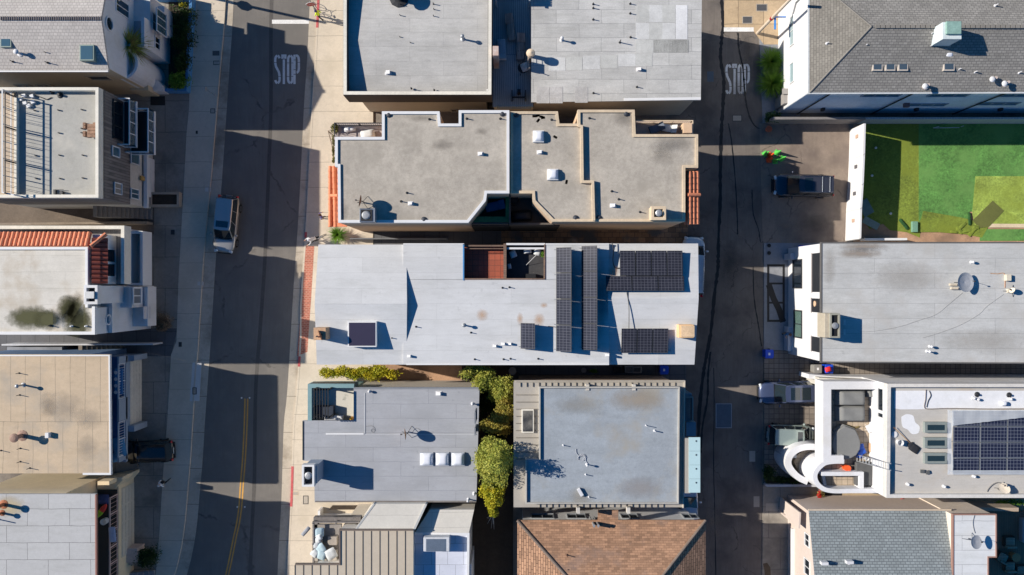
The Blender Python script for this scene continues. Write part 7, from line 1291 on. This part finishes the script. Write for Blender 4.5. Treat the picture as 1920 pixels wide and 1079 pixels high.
car('parked_car', 'grey green car parked tail out beside the steel blue one', 1487, 819, -2, 3.9, 1.78, 1.72, paint('paint_greygreen', (158, 172, 166), .4), sunroof=(.78, .95), hood=.2)
car('parked_van', 'white van mostly hidden under the right end of the long white roof', 1301, 500, 88, 5.0, 1.9, 1.95, paint('paint_white', (196, 204, 210), .1), hood=.2, cat='van', rails_=True)
car('parked_car', 'black car parked under the white railed balcony', 272, 850, 183, 4.2, 1.85, 1.5, paint('paint_black', (14, 14, 17), .2), hood=.27)
car('parked_car', 'white car peeking out beside the lower right corner of the metal bordered roof', 1291, 962, 90, 4.6, 1.85, 1.5, paint('paint_silver', (190, 196, 204), .3), hood=.28, tail='sedan')

# ---------------------------------------------------------------- small things in the lots
def cone(px, py, col_, label, tilt=(0, 0)):
    z0 = .05 if px > 1300 else 0; t = empty('traffic_cone', label, 'traffic cone', (0, 0, 0), 'traffic cones at the edge of the parking lot')
    m = MB(); m.box(-.18, -.18, 0, .18, .18, .04); build(m, 'base', col_, t, bevel=.02); m = MB(); m.lathe((0, 0, .04), [(.15, 0), (.03, .68), (.02, .69)], 18); build(m, 'cone', col_, t); m = MB(); m.lathe((0, 0, .04), [(.112, .2), (.076, .36)], 18); build(m, 'reflective_band', M('band_pale', (226, 230, 222), .4), t)
    t.location = (wx(px), wy(py), .01); t.rotation_euler = (tilt[0], tilt[1], random.uniform(0, 1)); t.scale = (1.2, 1.2, 1.55)
cg = M('cone_green', (90, 196, 84), .5, var=.05, obj=True); co_ = M('cone_orange', (236, 92, 44), .5, var=.05, obj=True)
for px, py, c_, lb in ((1434, 289, cg, 'leftmost green traffic cone'), (1443, 292, co_, 'orange traffic cone in the upper row'), (1456, 287, cg, 'topmost green traffic cone'), (1465, 298, cg, 'rightmost green traffic cone'), (1441, 301, co_, 'orange traffic cone in the lower row'), (1453, 303, cg, 'lowest green traffic cone')): cone(px, py, c_, lb + ' of the cluster in the parking lot')
def bin_(px, py, label, mt, rz=0, group=None, z=.05, lid=None):
    x, y = wx(px, 1), wy(py, 1); t = empty('wheelie_bin', label, 'bin', (x, y, z), group); m = MB(); m.obox((x, y), (.56, .62), rz, z + .05, z + .95); build(m, 'body', mt, t, bevel=.04); m = MB(); m.obox((x, y), (.66, .72), rz, z + .95, z + 1.03); build(m, 'lid', lid or mt, t, bevel=.03)
    m = MB(); m.obox((x + .36 * math.cos(rz), y), (.05, .5), rz, z + .9, z + .96); build(m, 'handle', mt, t)
    for s_ in (-1, 1): m = MB(); m.tube((x + .26, y + s_ * .3, z + .1), (x + .26, y + s_ * .36, z + .1), .1, seg=12); build(m, 'wheel', tyre, t)
    m = MB(); m.obox((x, y), (.16, .2), rz, z + 1.028, z + 1.036); build(m, 'sticker', signw, t)
bin_(1442, 664, 'big blue bin at the alley edge beside the bluish driveway', binblue, group=None); bin_(1245, 694, 'blue bin beside the alley end of the dark side path', binblue); bin_(1554, 692, 'blue bin with a red bag on top', binblue); bin_(1533, 692, 'grey bin left of the blue bin with the red bag', M('bin_grey', (130, 128, 124), .8))
m = MB(); m.cushion((wx(1553, 1.3), wy(693, 1.3)), .5, .42, .3, .3, 1.12); solo(m, 'red_bag', M('bag_red', (210, 40, 44), .6), 'red bag on top of a blue bin by the curved white house', 'bag', smooth=True)
m = MB(); m.cushion((wx(1512, .6), wy(465, .6)), 1.2, .5, .5, .05, .06); solo(m, 'blue_tub', binblue, 'blue tub in the shade behind the white house front', 'tub', smooth=True)
for px, py, r_, z_, mt, lb in ((1439, 244, .26, .36, M('pot_orange', (214, 110, 72), .7), 'round orange pot below the grey wall at the lot corner'), (961, 695, .32, .4, M('pot_pale', (150, 146, 142), .8), 'pale round pot at the left end of the dark side path'), (967, 706, .4, .3, darkm, 'dark round pot under the pale one on the side path'), (1094, 694, .22, .3, M('pot_pale', (190, 186, 180), .8), 'small pale pot in the middle of the dark side path'), (1441, 461, .16, .1, black, 'upper black cube on the bluish driveway'), (1441, 475, .16, .1, black, 'lower black cube on the bluish driveway')):
    m = MB(); m.lathe((wx(px), wy(py), .05), [(r_ * .75, 0), (r_, z_), (r_ * .85, z_), (r_ * .8, z_ * .8)], 18); solo(m, 'plant_pot', mt, lb, 'pot')
random.seed(12); 
for k, (a, b, lb) in enumerate(((1159, 694, 'dark bicycle parts leaning on the side path wall, left'), (1180, 693, 'small grill rack on the side path, middle'), (1195, 694, 'pale slatted crate on the dark side path'))):
    m = MB(); x, y = wx(a, .5), wy(b, .5); m.ring([(x - .35, y - .25), (x + .35, y - .25), (x + .35, y + .25), (x - .35, y + .25)], .04, .08, .6)
    for q in range(5): m.box(x - .35, y - .22 + q * .1, .58, x + .35, y - .2 + q * .1, .61)
    solo(m, 'crate', (darkm, galv, M('crate_pale', (176, 170, 164), .8))[k], lb, 'crate', 'clutter on the side path')
def framed(x0, y0, x1, y1):
    m = MB(); m.ring(wp([(x0, y0), (x1, y0), (x1, y1), (x0, y1)]), .18, .04, .06); return m
m = framed(1438, 496, 1471, 604)
for b in (532, 568): m.path(wp([(1438, b), (1471, b)]), .16, .04, .058)
m.path(wp([(1441, 534), (1450, 560), (1460, 580), (1468, 604)]), .5, .04, .0575); solo(m, 'driveway_border', tar, 'dark framing lines and stain on the bluish driveway', 'driveway marking')
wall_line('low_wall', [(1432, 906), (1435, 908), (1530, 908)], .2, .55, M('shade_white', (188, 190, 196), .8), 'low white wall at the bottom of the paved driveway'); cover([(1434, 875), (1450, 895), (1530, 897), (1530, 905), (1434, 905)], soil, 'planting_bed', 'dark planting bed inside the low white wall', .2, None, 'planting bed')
m = MB(); m.ring(wp([(1531, 955), (1531, 921), (1541, 921), (1541, 955)]), .12, 0, .6); m.prism(wp([(1533, 953), (1533, 923), (1539, 923), (1539, 953)]), .1, .5); solo(m, 'planter_box', M('planter_olive', (150, 140, 84), .9), 'narrow olive planter left of the dark doorway', 'planter'); cover(rc(1560, 938, 36, 32), black, 'dark_opening', 'dark square opening beside the olive planter', .06, None, 'opening')
cover(rc(1515, 950, 9, 9), white, 'utility_cover', 'white box lid near the entry wall of the lower right house', .3)
# ---------------------------------------------------------------- plants
def leaves(m, c, r, n, size, seed, up=.35, flat=1.):
    rnd = random.Random(seed)
    for _ in range(n):
        while True:
            v = Vector((rnd.uniform(-1, 1), rnd.uniform(-1, 1), rnd.uniform(-1, 1)))
            if .25 < v.length < 1: break
        v = v * (.62 + .38 / max(.3, v.length) * rnd.random()); p = Vector((c[0] + v.x * r[0], c[1] + v.y * r[1], c[2] + v.z * r[2] * flat))
        k = 1 + .75 * mnoise.noise(p * 1.1) + .35 * mnoise.noise(p * 3.1)
        p = Vector(c) + (p - Vector(c)) * k
        nrm = Vector((rnd.gauss(0, .6), rnd.gauss(0, .6), rnd.uniform(.1, 1))).normalized(); u = nrm.orthogonal().normalized(); u.rotate(__import__('mathutils').Quaternion(nrm, rnd.uniform(0, 6.28))); w_ = nrm.cross(u); s = size * rnd.uniform(.6, 1.35)
        m.add([p - u * s, p + w_ * s * .45, p + u * s, p - w_ * s * .45], [(0, 1, 2, 3)])
    return m
def tree(name, label, px, py, z, blobs, mt, n, size, seed, trunk_r=.12, cat='tree', group=None, parent_px=None, part='crown'):
    """blobs: (px, py, z, rx, ry, rz) in the picture at their own heights"""
    bx, by = wx(px), wy(py); t = empty(name, label, cat, (bx, by, 0), group); m = MB(); tot = sum(b[3] * b[4] for b in blobs)
    for i, b in enumerate(blobs): leaves(m, (wx(b[0], b[2]), wy(b[1], b[2]), b[2]), (b[3], b[4], b[5]), int(n * b[3] * b[4] / tot), size, seed + i)
    build(m, part, mt, t); m = MB(); zt = min(b[2] for b in blobs)
    p0 = Vector((bx, by, 0)); p1 = Vector((bx, by, zt * .5)); m.tube(p0, p1, trunk_r, trunk_r * .75, seg=9)
    for b in blobs:
        e = Vector((wx(b[0], b[2]), wy(b[1], b[2]), b[2])); mid = p1.lerp(e, .5) + Vector((.1, -.1, .1)); m.tube(p1, mid, trunk_r * .6, trunk_r * .4, seg=7); m.tube(mid, e, trunk_r * .4, trunk_r * .15, seg=6)
        rnd = random.Random(seed + 77)
        for q in range(4): f = e + Vector((rnd.uniform(-1, 1) * b[3] * .7, rnd.uniform(-1, 1) * b[4] * .7, rnd.uniform(-.2, .6) * b[5])); m.tube(e, f, trunk_r * .18, .01, seg=5)
    build(m, 'trunk', bark, t); return t
tree('hedge', 'long yellow green hedge between the long white roof and the teal deck', 670, 700, 0, [(612 + 12 * k, 699 + 2 * math.sin(k * 2), 1.5, .75, .52, .5) for k in range(11)], lf_y, 7000, .085, 11, .06, 'hedge', part='foliage')
gl = 'trees in the garden strip between the two lower roofs'
tree('garden_tree', 'small olive tree nearest the long white roof in the garden strip', 893, 700, 0, [(884, 697, 5.4, .9, .6, .7), (903, 711, 5.6, 1.0, .8, .7), (918, 700, 5.2, .7, .6, .6), (896, 690, 5.2, .9, .35, .5)], lf_m, 5200, .085, 21, group=gl)
tree('garden_tree', 'loose olive tree just below the topmost one in the garden strip', 925, 728, 0, [(925, 718, 5.6, .9, .7, .7), (944, 728, 5.6, 1.0, .9, .7), (950, 748, 5.2, .8, .8, .6), (928, 740, 4.9, .7, .7, .6)], lf_m, 5200, .085, 31, group=gl)
tree('garden_tree', 'golden olive tree against the skylight side of the metal bordered roof', 945, 770, 0, [(949, 766, 6.0, .8, 1.0, .8), (938, 786, 5.8, .9, .9, .7), (924, 798, 5.6, .9, .6, .6), (945, 806, 5.2, .6, .7, .5)], leafm('leaf_golden', (172, 152, 74), (140, 136, 58)), 5200, .085, 41, group=gl)
tree('garden_tree', 'broad tall olive tree with the biggest crown in the garden strip', 932, 850, 0, [(922, 840, 6.4, 1.1, 1.0, .9), (934, 858, 8.2, 1.1, 1.2, 1.3), (914, 876, 7.0, 1.0, 1.0, 1.0), (938, 888, 7.2, 1.0, 1.0, .9), (908, 858, 6.6, .8, 1.0, .9), (928, 868, 9.8, .7, .7, .9), (920, 898, 6.6, .8, .8, .7), (946, 868, 6.4, .7, 1.0, .7)], lf_m, 15000, .085, 51, .18, group=gl)
tree('garden_tree', 'bright yellow green tree at the lower end of the garden strip', 928, 920, 0, [(920, 922, 6.2, .9, .9, .8), (924, 942, 5.8, .8, .9, .8), (936, 908, 6.2, .8, .8, .7), (924, 957, 5.2, .5, .6, .5)], lf_y, 7500, .085, 61, group=gl)
tree('garden_tree', 'dark shaded tree behind the others in the garden strip', 915, 770, 0, [(912, 752, 3.0, .9, 1.4, .7), (930, 818, 3.2, .8, 1.1, .6), (908, 728, 3.0, .8, .8, .5)], lf_d, 3000, .1, 71, group=gl)
m = MB(); rnd = random.Random(4)
for k in range(14): m.tube((wx(925, 4.6), wy(962, 4.6), 4.6), (wx(916 + rnd.uniform(-6, 12), 4.0), wy(985 + rnd.uniform(-16, 8), 4.0), 4.4 + rnd.uniform(-.6, .4)), .03, .008, seg=5)
m.tube((wx(926), wy(955), 0), (wx(925, 4.6), wy(962, 4.6), 4.6), .07, seg=7); solo(m, 'bare_branch', M('branch_pale', (186, 180, 172), .9), 'pale bare branches below the bright yellow green tree', 'branches')
tree('round_bush', 'round dry bush by the steps of the tiled white house', 308, 603, 0, [(304, 607, .8, .85, .8, .5), (298, 612, .7, .5, .5, .4)], lf_dry, 2600, .075, 81, .06, 'bush', part='foliage')
tree('round_bush', 'dark green round bush at the foot of the pink gate, lower left', 280, 1045, 0, [(278, 1044, 1.0, 1.0, .95, .6), (268, 1050, .8, .6, .6, .5)], lf_d, 3000, .08, 91, .06, 'bush', part='foliage')
gb = 'shrubs in the bed inside the blue wall'
for k, (a, b, c_, d, mt, lb) in enumerate(((346, 30, 1.0, 1.5, lf_d, 'uppermost dark shrub inside the blue wall'), (345, 78, 1.0, 1.5, lf_d, 'tall dark shrub in the middle of the bed inside the blue wall'), (341, 118, .9, 1.1, lf_d, 'shrub with few bright leaves inside the blue wall'), (334, 150, 1.0, .9, lf_g, 'greener shrub at the lower end of the bed inside the blue wall'))):
    tree('shrub', lb, a, b, 0, [(a, b, 1.0, c_, d, .7)], mt, 1800, .09, 100 + k, .05, 'shrub', gb, part='foliage')
tree('shrub', 'yellow flowering shrub at the top of the blue wall', 345, 10, 0, [(344, 10, .9, .5, .3, .3)], lf_y, 400, .08, 140, .03, 'shrub', part='foliage')
def spiky(name, label, px, py, n, L, mt, z0=.3, seed=1, cat='plant', trunk=None, droop=.35, wdt=.03):
    rnd = random.Random(seed); bx, by = wx(px, z0), wy(py, z0); t = empty(name, label, cat, (bx, by, 0)); m = MB()
    for k in range(n):
        a = rnd.uniform(0, 6.28); el = rnd.uniform(.15, 1.35); l = L * rnd.uniform(.6, 1.1); prev = Vector((bx, by, z0)); d = Vector((math.cos(a) * math.cos(el), math.sin(a) * math.cos(el), math.sin(el))); sd_ = Vector((-math.sin(a), math.cos(a), 0)); pts = [prev]
        for q in range(4): d = (d - Vector((0, 0, droop * .35))).normalized(); prev = prev + d * l / 4; pts.append(prev)
        vs = []
        for q, p in enumerate(pts): w_ = wdt * (1 - q / 4.3) * (1 + .6 * (q == 1)); vs += [p - sd_ * w_, p + sd_ * w_]
        m.add(vs, [(2 * q, 2 * q + 1, 2 * q + 3, 2 * q + 2) for q in range(4)])
    build(m, 'fronds', mt, t)
    m = MB(); gx, gy = trunk or (px, py); m.tube((wx(gx), wy(gy), 0), (bx, by, z0), .14 if trunk else .1, .12 if trunk else .08, seg=10); build(m, 'trunk', bark, t); return t
spiky('palm_tree', 'palm with dry and green fronds in front of the curved stair tower', 246, 87, 460, 1.75, leafm('palm_leaf', (172, 184, 80), (140, 118, 84)), 4.6, 5, 'palm tree', (270, 116), .7, .045)
spiky('papyrus', 'bright green papyrus clump beside the corner of the long white roof', 634, 441, 320, .95, lf_g, .5, 6, 'plant')
spiky('grass_clump', 'upper dark green clump of long leaves beside the alley', 1445, 117, 800, 1.35, lf_g, .4, 7); spiky('grass_clump', 'lower dark green clump of long leaves beside the alley', 1446, 158, 1000, 1.5, lf_g, .4, 8)
tree('shrub', 'leafy shrub at the end of the grey block wall by the alley', 1447, 221, 0, [(1447, 221, .8, .75, .55, .45)], leafm('leaf_blueish', (84, 116, 72), (56, 82, 52)), 900, .1, 150, .05, 'shrub', part='foliage')
tree('shrub', 'dark shrub in the bed beside the curved stair wall', 1440, 885, 0, [(1441, 887, .7, .7, .9, .5)], lf_d, 1000, .09, 160, .05, 'shrub', part='foliage'); tree('shrub', 'low dark shrubs along the low white wall', 1490, 900, 0, [(1465, 900, .4, .7, .3, .3), (1490, 901, .4, .7, .3, .3), (1515, 901, .4, .6, .3, .3)], lf_d, 900, .08, 165, .03, 'shrub', part='foliage')
tree('climbing_plant', 'climbing plant hanging from the upper left balcony of the duplex', 626, 255, 0, [(629, 241, 5.6, .35, .4, .4), (626, 262, 5.0, .15, .5, .3), (625, 285, 4.6, .12, .6, .3), (626, 300, 4.2, .15, .3, .3)], leafm('leaf_brownish', (122, 118, 62), (84, 90, 46)), 900, .08, 170, .04, 'climbing plant', part='foliage')
tree('flower_bush', 'bright red flowering bush below the curved white house', 1683, 946, 0, [(1680, 945, 1.0, .5, .4, .3), (1689, 943, 1.1, .45, .35, .3)], lf_red, 900, .07, 180, .03, 'flower bush', part='flowers'); tree('flower_bush', 'small red flowers in the olive planter', 1536, 929, 0, [(1536, 930, .8, .18, .5, .15)], lf_red, 220, .06, 185, .02, 'flower bush', part='flowers')
tree('shrub', 'green shrub beside the red flowering bush', 1697, 949, 0, [(1698, 949, .8, .4, .35, .3)], lf_g, 400, .08, 187, .03, 'shrub', part='foliage'); tree('shrub', 'pale green shrub beside the dark square opening', 1553, 950, 0, [(1553, 950, .8, .45, .35, .3)], lf_m, 400, .07, 189, .03, 'shrub', part='foliage'); tree('shrub', 'long green shrub against the right end of the curved house', 1850, 948, 0, [(1845, 949, .6, .6, .3, .3), (1880, 943, .6, .9, .3, .3), (1905, 943, .6, .8, .3, .3)], lf_g, 900, .08, 191, .03, 'shrub', part='foliage')
tree('potted_plant', 'small green plant at the right corner of the dark sunken terrace', 1018, 478, 6.4, [(1018, 476, 6.8, .25, .3, .2)], lf_g, 160, .07, 195, .02, 'plant', part='foliage'); 
tree('hedge_patch', 'sparse vine leaves on the shaded alley passage ground', 1112, 694, 0, [(1113, 696, .3, .4, .2, .15)], lf_g, 160, .07, 197, .02, 'plant', part='foliage')
# ---------------------------------------------------------------- people
skin_m = M('skin', (190, 140, 112), .6, var=.05); 
def person(label, px, py, facing, shirt, pants, shoe, hairc, pose='stand', hat=None, z0=.12, s=1.0, extra=None):
    me = bpy.data.meshes.new('person'); V_ = []; E_ = []; Rr = []; Z_ = []
    def v(p, r, zone, par=None):
        V_.append((p[0] * s, p[1] * s, p[2] * s)); Rr.append(r * s); Z_.append(zone)
        if par is not None: E_.append((par, len(V_) - 1))
        return len(V_) - 1
    ride = pose == 'ride'; walk = pose == 'walk'; lean = .42 if ride else .04; hip = .95 if not ride else .98
    pel = v((0, 0, hip), .145, 'pants'); wa = v((0, lean * .3, hip + .16), .13, 'shirt', pel); ch = v((0, lean * .7, hip + .36), .155, 'shirt', wa); ub = v((0, lean, hip + .47), .12, 'shirt', ch); nk = v((0, lean + .02, hip + .56), .055, 'skin', ub); hd0 = v((0, lean + .04, hip + .64), .085, 'skin', nk); hd1 = v((0, lean + .045, hip + .73), .098, 'skin', hd0); hd2 = v((0, lean + .04, hip + .79), .07, 'skin', hd1)
    v((0, lean + .15, hip + .685), .014, 'skin', hd0)
    for sd_ in (-1, 1):
        v((sd_ * .1, lean + .04, hip + .69), .016, 'skin', hd1)
        sh = v((sd_ * .18, lean, hip + .45), .062, 'shirt', ub)
        if ride: el, wr, hd = (sd_ * .25, lean + .18, hip + .22), (sd_ * .24, lean + .38, hip + .1), (sd_ * .24, lean + .44, hip + .08)
        elif walk: el, wr, hd = (sd_ * .24, -.12 * sd_, hip + .2), (sd_ * .25, .06 - .14 * sd_, hip - .03), (sd_ * .25, .1 - .14 * sd_, hip - .1)
        else: el, wr, hd = (sd_ * .24, .0, hip + .19), (sd_ * .22, .18, hip + .1), (sd_ * .2, .25, hip + .11)
        e = v(el, .044, 'shirt', sh); w_ = v(wr, .028, 'skin', e); h_ = v(hd, .032, 'skin', w_); d = (Vector(hd) - Vector(wr)).normalized()
        for q in range(4):
            o = Vector((sd_ * .0 + (q - 1.5) * .019, 0, -.005)); p1 = Vector(hd) + d * .045 + o; ln = (.062, .072, .068, .052)[q]; a = v(p1, .009, 'skin', h_); b_ = v(p1 + d * ln * .55 + Vector((0, 0, -.008)), .008, 'skin', a); v(p1 + d * ln * .9 + Vector((0, 0, -.022)), .007, 'skin', b_)
        p1 = Vector(hd) + Vector((-sd_ * .032, 0, .0)); a = v(p1 + d * .012, .010, 'skin', h_); v(p1 + d * .045 + Vector((-sd_ * .012, 0, 0)), .008, 'skin', a)
        th = v((sd_ * .09, 0, hip - .06), .088, 'pants', pel)
        if ride: kn, an = (sd_ * .12, .34 if sd_ > 0 else .26, hip - (.2 if sd_ > 0 else .42)), (sd_ * .1, .16 if sd_ > 0 else .04, hip - (.52 if sd_ > 0 else .78))
        elif walk: kn, an = (sd_ * .1, .16 * sd_ + .04, hip - .45), (sd_ * .1, .26 * sd_ - .06, .09 if sd_ > 0 else .14)
        else: kn, an = (sd_ * .1, .03, hip - .45), (sd_ * .11, -.01, .09)
        k = v(kn, .06, 'pants', th); a = v(an, .042, 'pants', k); f = v((an[0], an[1] + .05, an[2] - .04), .042, 'shoe', a); v((an[0], an[1] + .17, an[2] - .05), .034, 'shoe', f)
    me.from_pydata(V_, E_, []); o = bpy.data.objects.new('person', me); S.collection.objects.link(o); md = o.modifiers.new('skin', 'SKIN'); md.use_smooth_shade = True
    for i, r in enumerate(Rr): me.skin_vertices[0].data[i].radius = (r, r * (.8 if Z_[i] in ('shirt', 'pants') and r > .1 * s else 1)); me.skin_vertices[0].data[i].use_root = (i == 0)
    o.modifiers.new('s', 'SUBSURF').levels = 1; dg = bpy.context.evaluated_depsgraph_get(); nm = bpy.data.meshes.new_from_object(o.evaluated_get(dg)); bpy.data.objects.remove(o)
    nm.name = 'person'; nm.materials.clear(); zi = {'shirt': 0, 'pants': 1, 'skin': 2, 'shoe': 3}
    for mm in (shirt, pants, skin_m, shoe): nm.materials.append(mm)
    P = [Vector(a) for a in V_]
    for pl in nm.polygons:
        c = pl.center; best = None; bd = 1e9
        for (a, b) in E_:
            for t_, zz in ((0, Z_[a]), (.5, Z_[b] if Z_[b] != 'skin' or Z_[a] == 'skin' else Z_[a]), (1, Z_[b])):
                d = (P[a].lerp(P[b], t_) - c).length
                if d < bd: bd = d; best = zz
        pl.material_index = zi[best]; pl.use_smooth = True
    ob = bpy.data.objects.new('person', nm); S.collection.objects.link(ob); tag(ob, label, 'person')
    m = MB(); hc = (0, (lean + .03) * s, (hip + .74) * s); m.lathe(hc, [(.105 * s, -.03), (.115 * s, .02), (.1 * s, .08), (.06 * s, .12), (.005, .135)], 14); h = build(m, 'helmet' if hat else 'hair', hat or hairc, None, smooth=True); h.parent = ob
    for sd_ in (-1, 1): m = MB(); m.lathe((sd_ * .035 * s, (lean + .135) * s, (hip + .71) * s), [(.012, -.008), (.012, .008)], 8, axis=(0, 1, 0)); e = build(m, 'eye', black, None); e.parent = ob
    if extra: m = MB(); m.cushion((0, -.17 * s), .3, .18, .42, 0, (hip + .08) * s); e = build(m, 'backpack', extra, None, smooth=True); e.parent = ob
    ob.location = (wx(px, 0), wy(py, 0), z0); ob.rotation_euler = (0, 0, R(facing)); return ob
cl = lambda n, c: M(n, c, .85, var=.08)
hair_b = cl('hair_brown', (74, 52, 40)); hair_d = cl('hair_dark', (36, 30, 28))
person('person in a bright yellow green vest beside the stop sign', 603, 36, 60, cl('vest_yellow', (206, 232, 40)), cl('trousers_dark', (52, 50, 54)), cl('shoe_dark', (40, 36, 36)), hair_d, 'walk', hat=cl('helmet_navy', (40, 44, 96)))
person('person in a purple blue top walking on the sidewalk by the clay tile awning', 608, 408, -60, cl('top_violet', (96, 88, 150)), cl('trousers_grey', (96, 90, 88)), cl('shoe_tan', (150, 130, 110)), hair_b, 'walk')
person('person in a white shirt walking on the shaded west sidewalk', 316, 900, 140, cl('shirt_white', (226, 228, 230)), cl('shorts_black', (30, 30, 36)), cl('shoe_white', (226, 226, 226)), cl('hair_grey', (190, 190, 190)), 'walk', extra=cl('pack_black', (24, 26, 30)))
person('person standing in shade at the front of the long pale roofed white house', 1468, 624, 200, cl('shirt_blue', (70, 110, 150)), cl('shorts_tan', (150, 128, 100)), cl('shoe_dark', (40, 36, 36)), hair_b, 'stand', z0=.05)
def bicycle(label, px, py, rz, z0, frame):
    t = empty('bicycle', label, 'bicycle', (0, 0, 0))
    for yy in (-.52, .52):
        m = MB()
        for k in range(20): a0, a1 = 2 * math.pi * k / 20, 2 * math.pi * (k + 1) / 20; m.tube((0, yy + .34 * math.cos(a0), .34 + .34 * math.sin(a0)), (0, yy + .34 * math.cos(a1), .34 + .34 * math.sin(a1)), .022, seg=6, caps=False)
        for k in range(8): a0 = 2 * math.pi * k / 8; m.tube((0, yy, .34), (0, yy + .33 * math.cos(a0), .34 + .33 * math.sin(a0)), .003, seg=3)
        build(m, 'wheel', tyre, t)
    m = MB()
    for a, b in (((0, -.52, .34), (0, -.05, .3)), ((0, -.05, .3), (0, -.18, .85)), ((0, -.05, .3), (0, .36, .82)), ((0, -.16, .78), (0, .36, .86)), ((0, .52, .34), (0, .34, .98)), ((0, -.52, .34), (0, -.16, .78))): m.tube(a, b, .018, seg=6)
    build(m, 'frame', frame, t); m = MB(); m.cushion((0, -.2), .16, .27, .07, 0, .86); build(m, 'saddle', black, t, smooth=True); m = MB(); m.tube((-.27, .36, 1.02), (.27, .36, 1.02), .015, seg=6); m.tube((0, .34, .95), (0, .36, 1.02), .015, seg=6); build(m, 'handlebar', black, t); m = MB(); m.tube((-.12, -.05, .2), (.12, -.05, .4), .012, seg=5); build(m, 'pedals', black, t)
    t.location = (wx(px), wy(py), z0); t.rotation_euler = (0, 0, R(rz)); return t
bicycle('bicycle ridden along the sidewalk past the papyrus clump', 597, 449, 118, .12, cl('bike_white', (210, 210, 214))); person('cyclist in a white top and pale helmet riding beside the papyrus clump', 598, 448, 118, cl('jersey_white', (216, 216, 216)), cl('shorts_black', (30, 30, 36)), cl('shoe_dark', (40, 36, 36)), hair_d, 'ride', hat=cl('helmet_pale', (200, 204, 214)), z0=.12)
bicycle('bicycle standing at the kerb beside the stop sign and the worker', 594, 22, 30, .12, cl('bike_dark', (60, 50, 60)))

dkst = stain_mat('stain_dark', (84, 80, 76), .4)
for a, b, w_, h_ in ((792, 222, 60, 20), (830, 272, 50, 26), (902, 247, 30, 16), (640, 400, 30, 60)): stain(Hh.root, a, b, w_, h_, 9.28, stain_mat('stain_gravel', (116, 110, 102), .35), 'damp_stain')
for a, b, w_, h_ in ((1170, 222, 60, 40), (1260, 272, 90, 36), (1240, 290, 60, 50)): stain(Hh.root, a, b, w_, h_, 8.83, stain_mat('stain_gravel', (116, 110, 102), .35), 'damp_stain')
stain(E.root, 18, 950, 70, 46, 7.75, stain_mat('stain_sand', (196, 180, 146), .8), 'sand_stain')
for k, (a, b, w_, h_) in enumerate(((1525, 420, 80, 50), (1480, 430, 60, 40), (1400, 90, 40, 90), (1385, 170, 36, 60), (1368, 500, 60, 120), (1340, 980, 50, 90))): stain(None, a, b, w_, h_, .008, dkst if k % 2 == 0 else stain_mat('stain_light', (150, 138, 124), .35), 'road_stain')
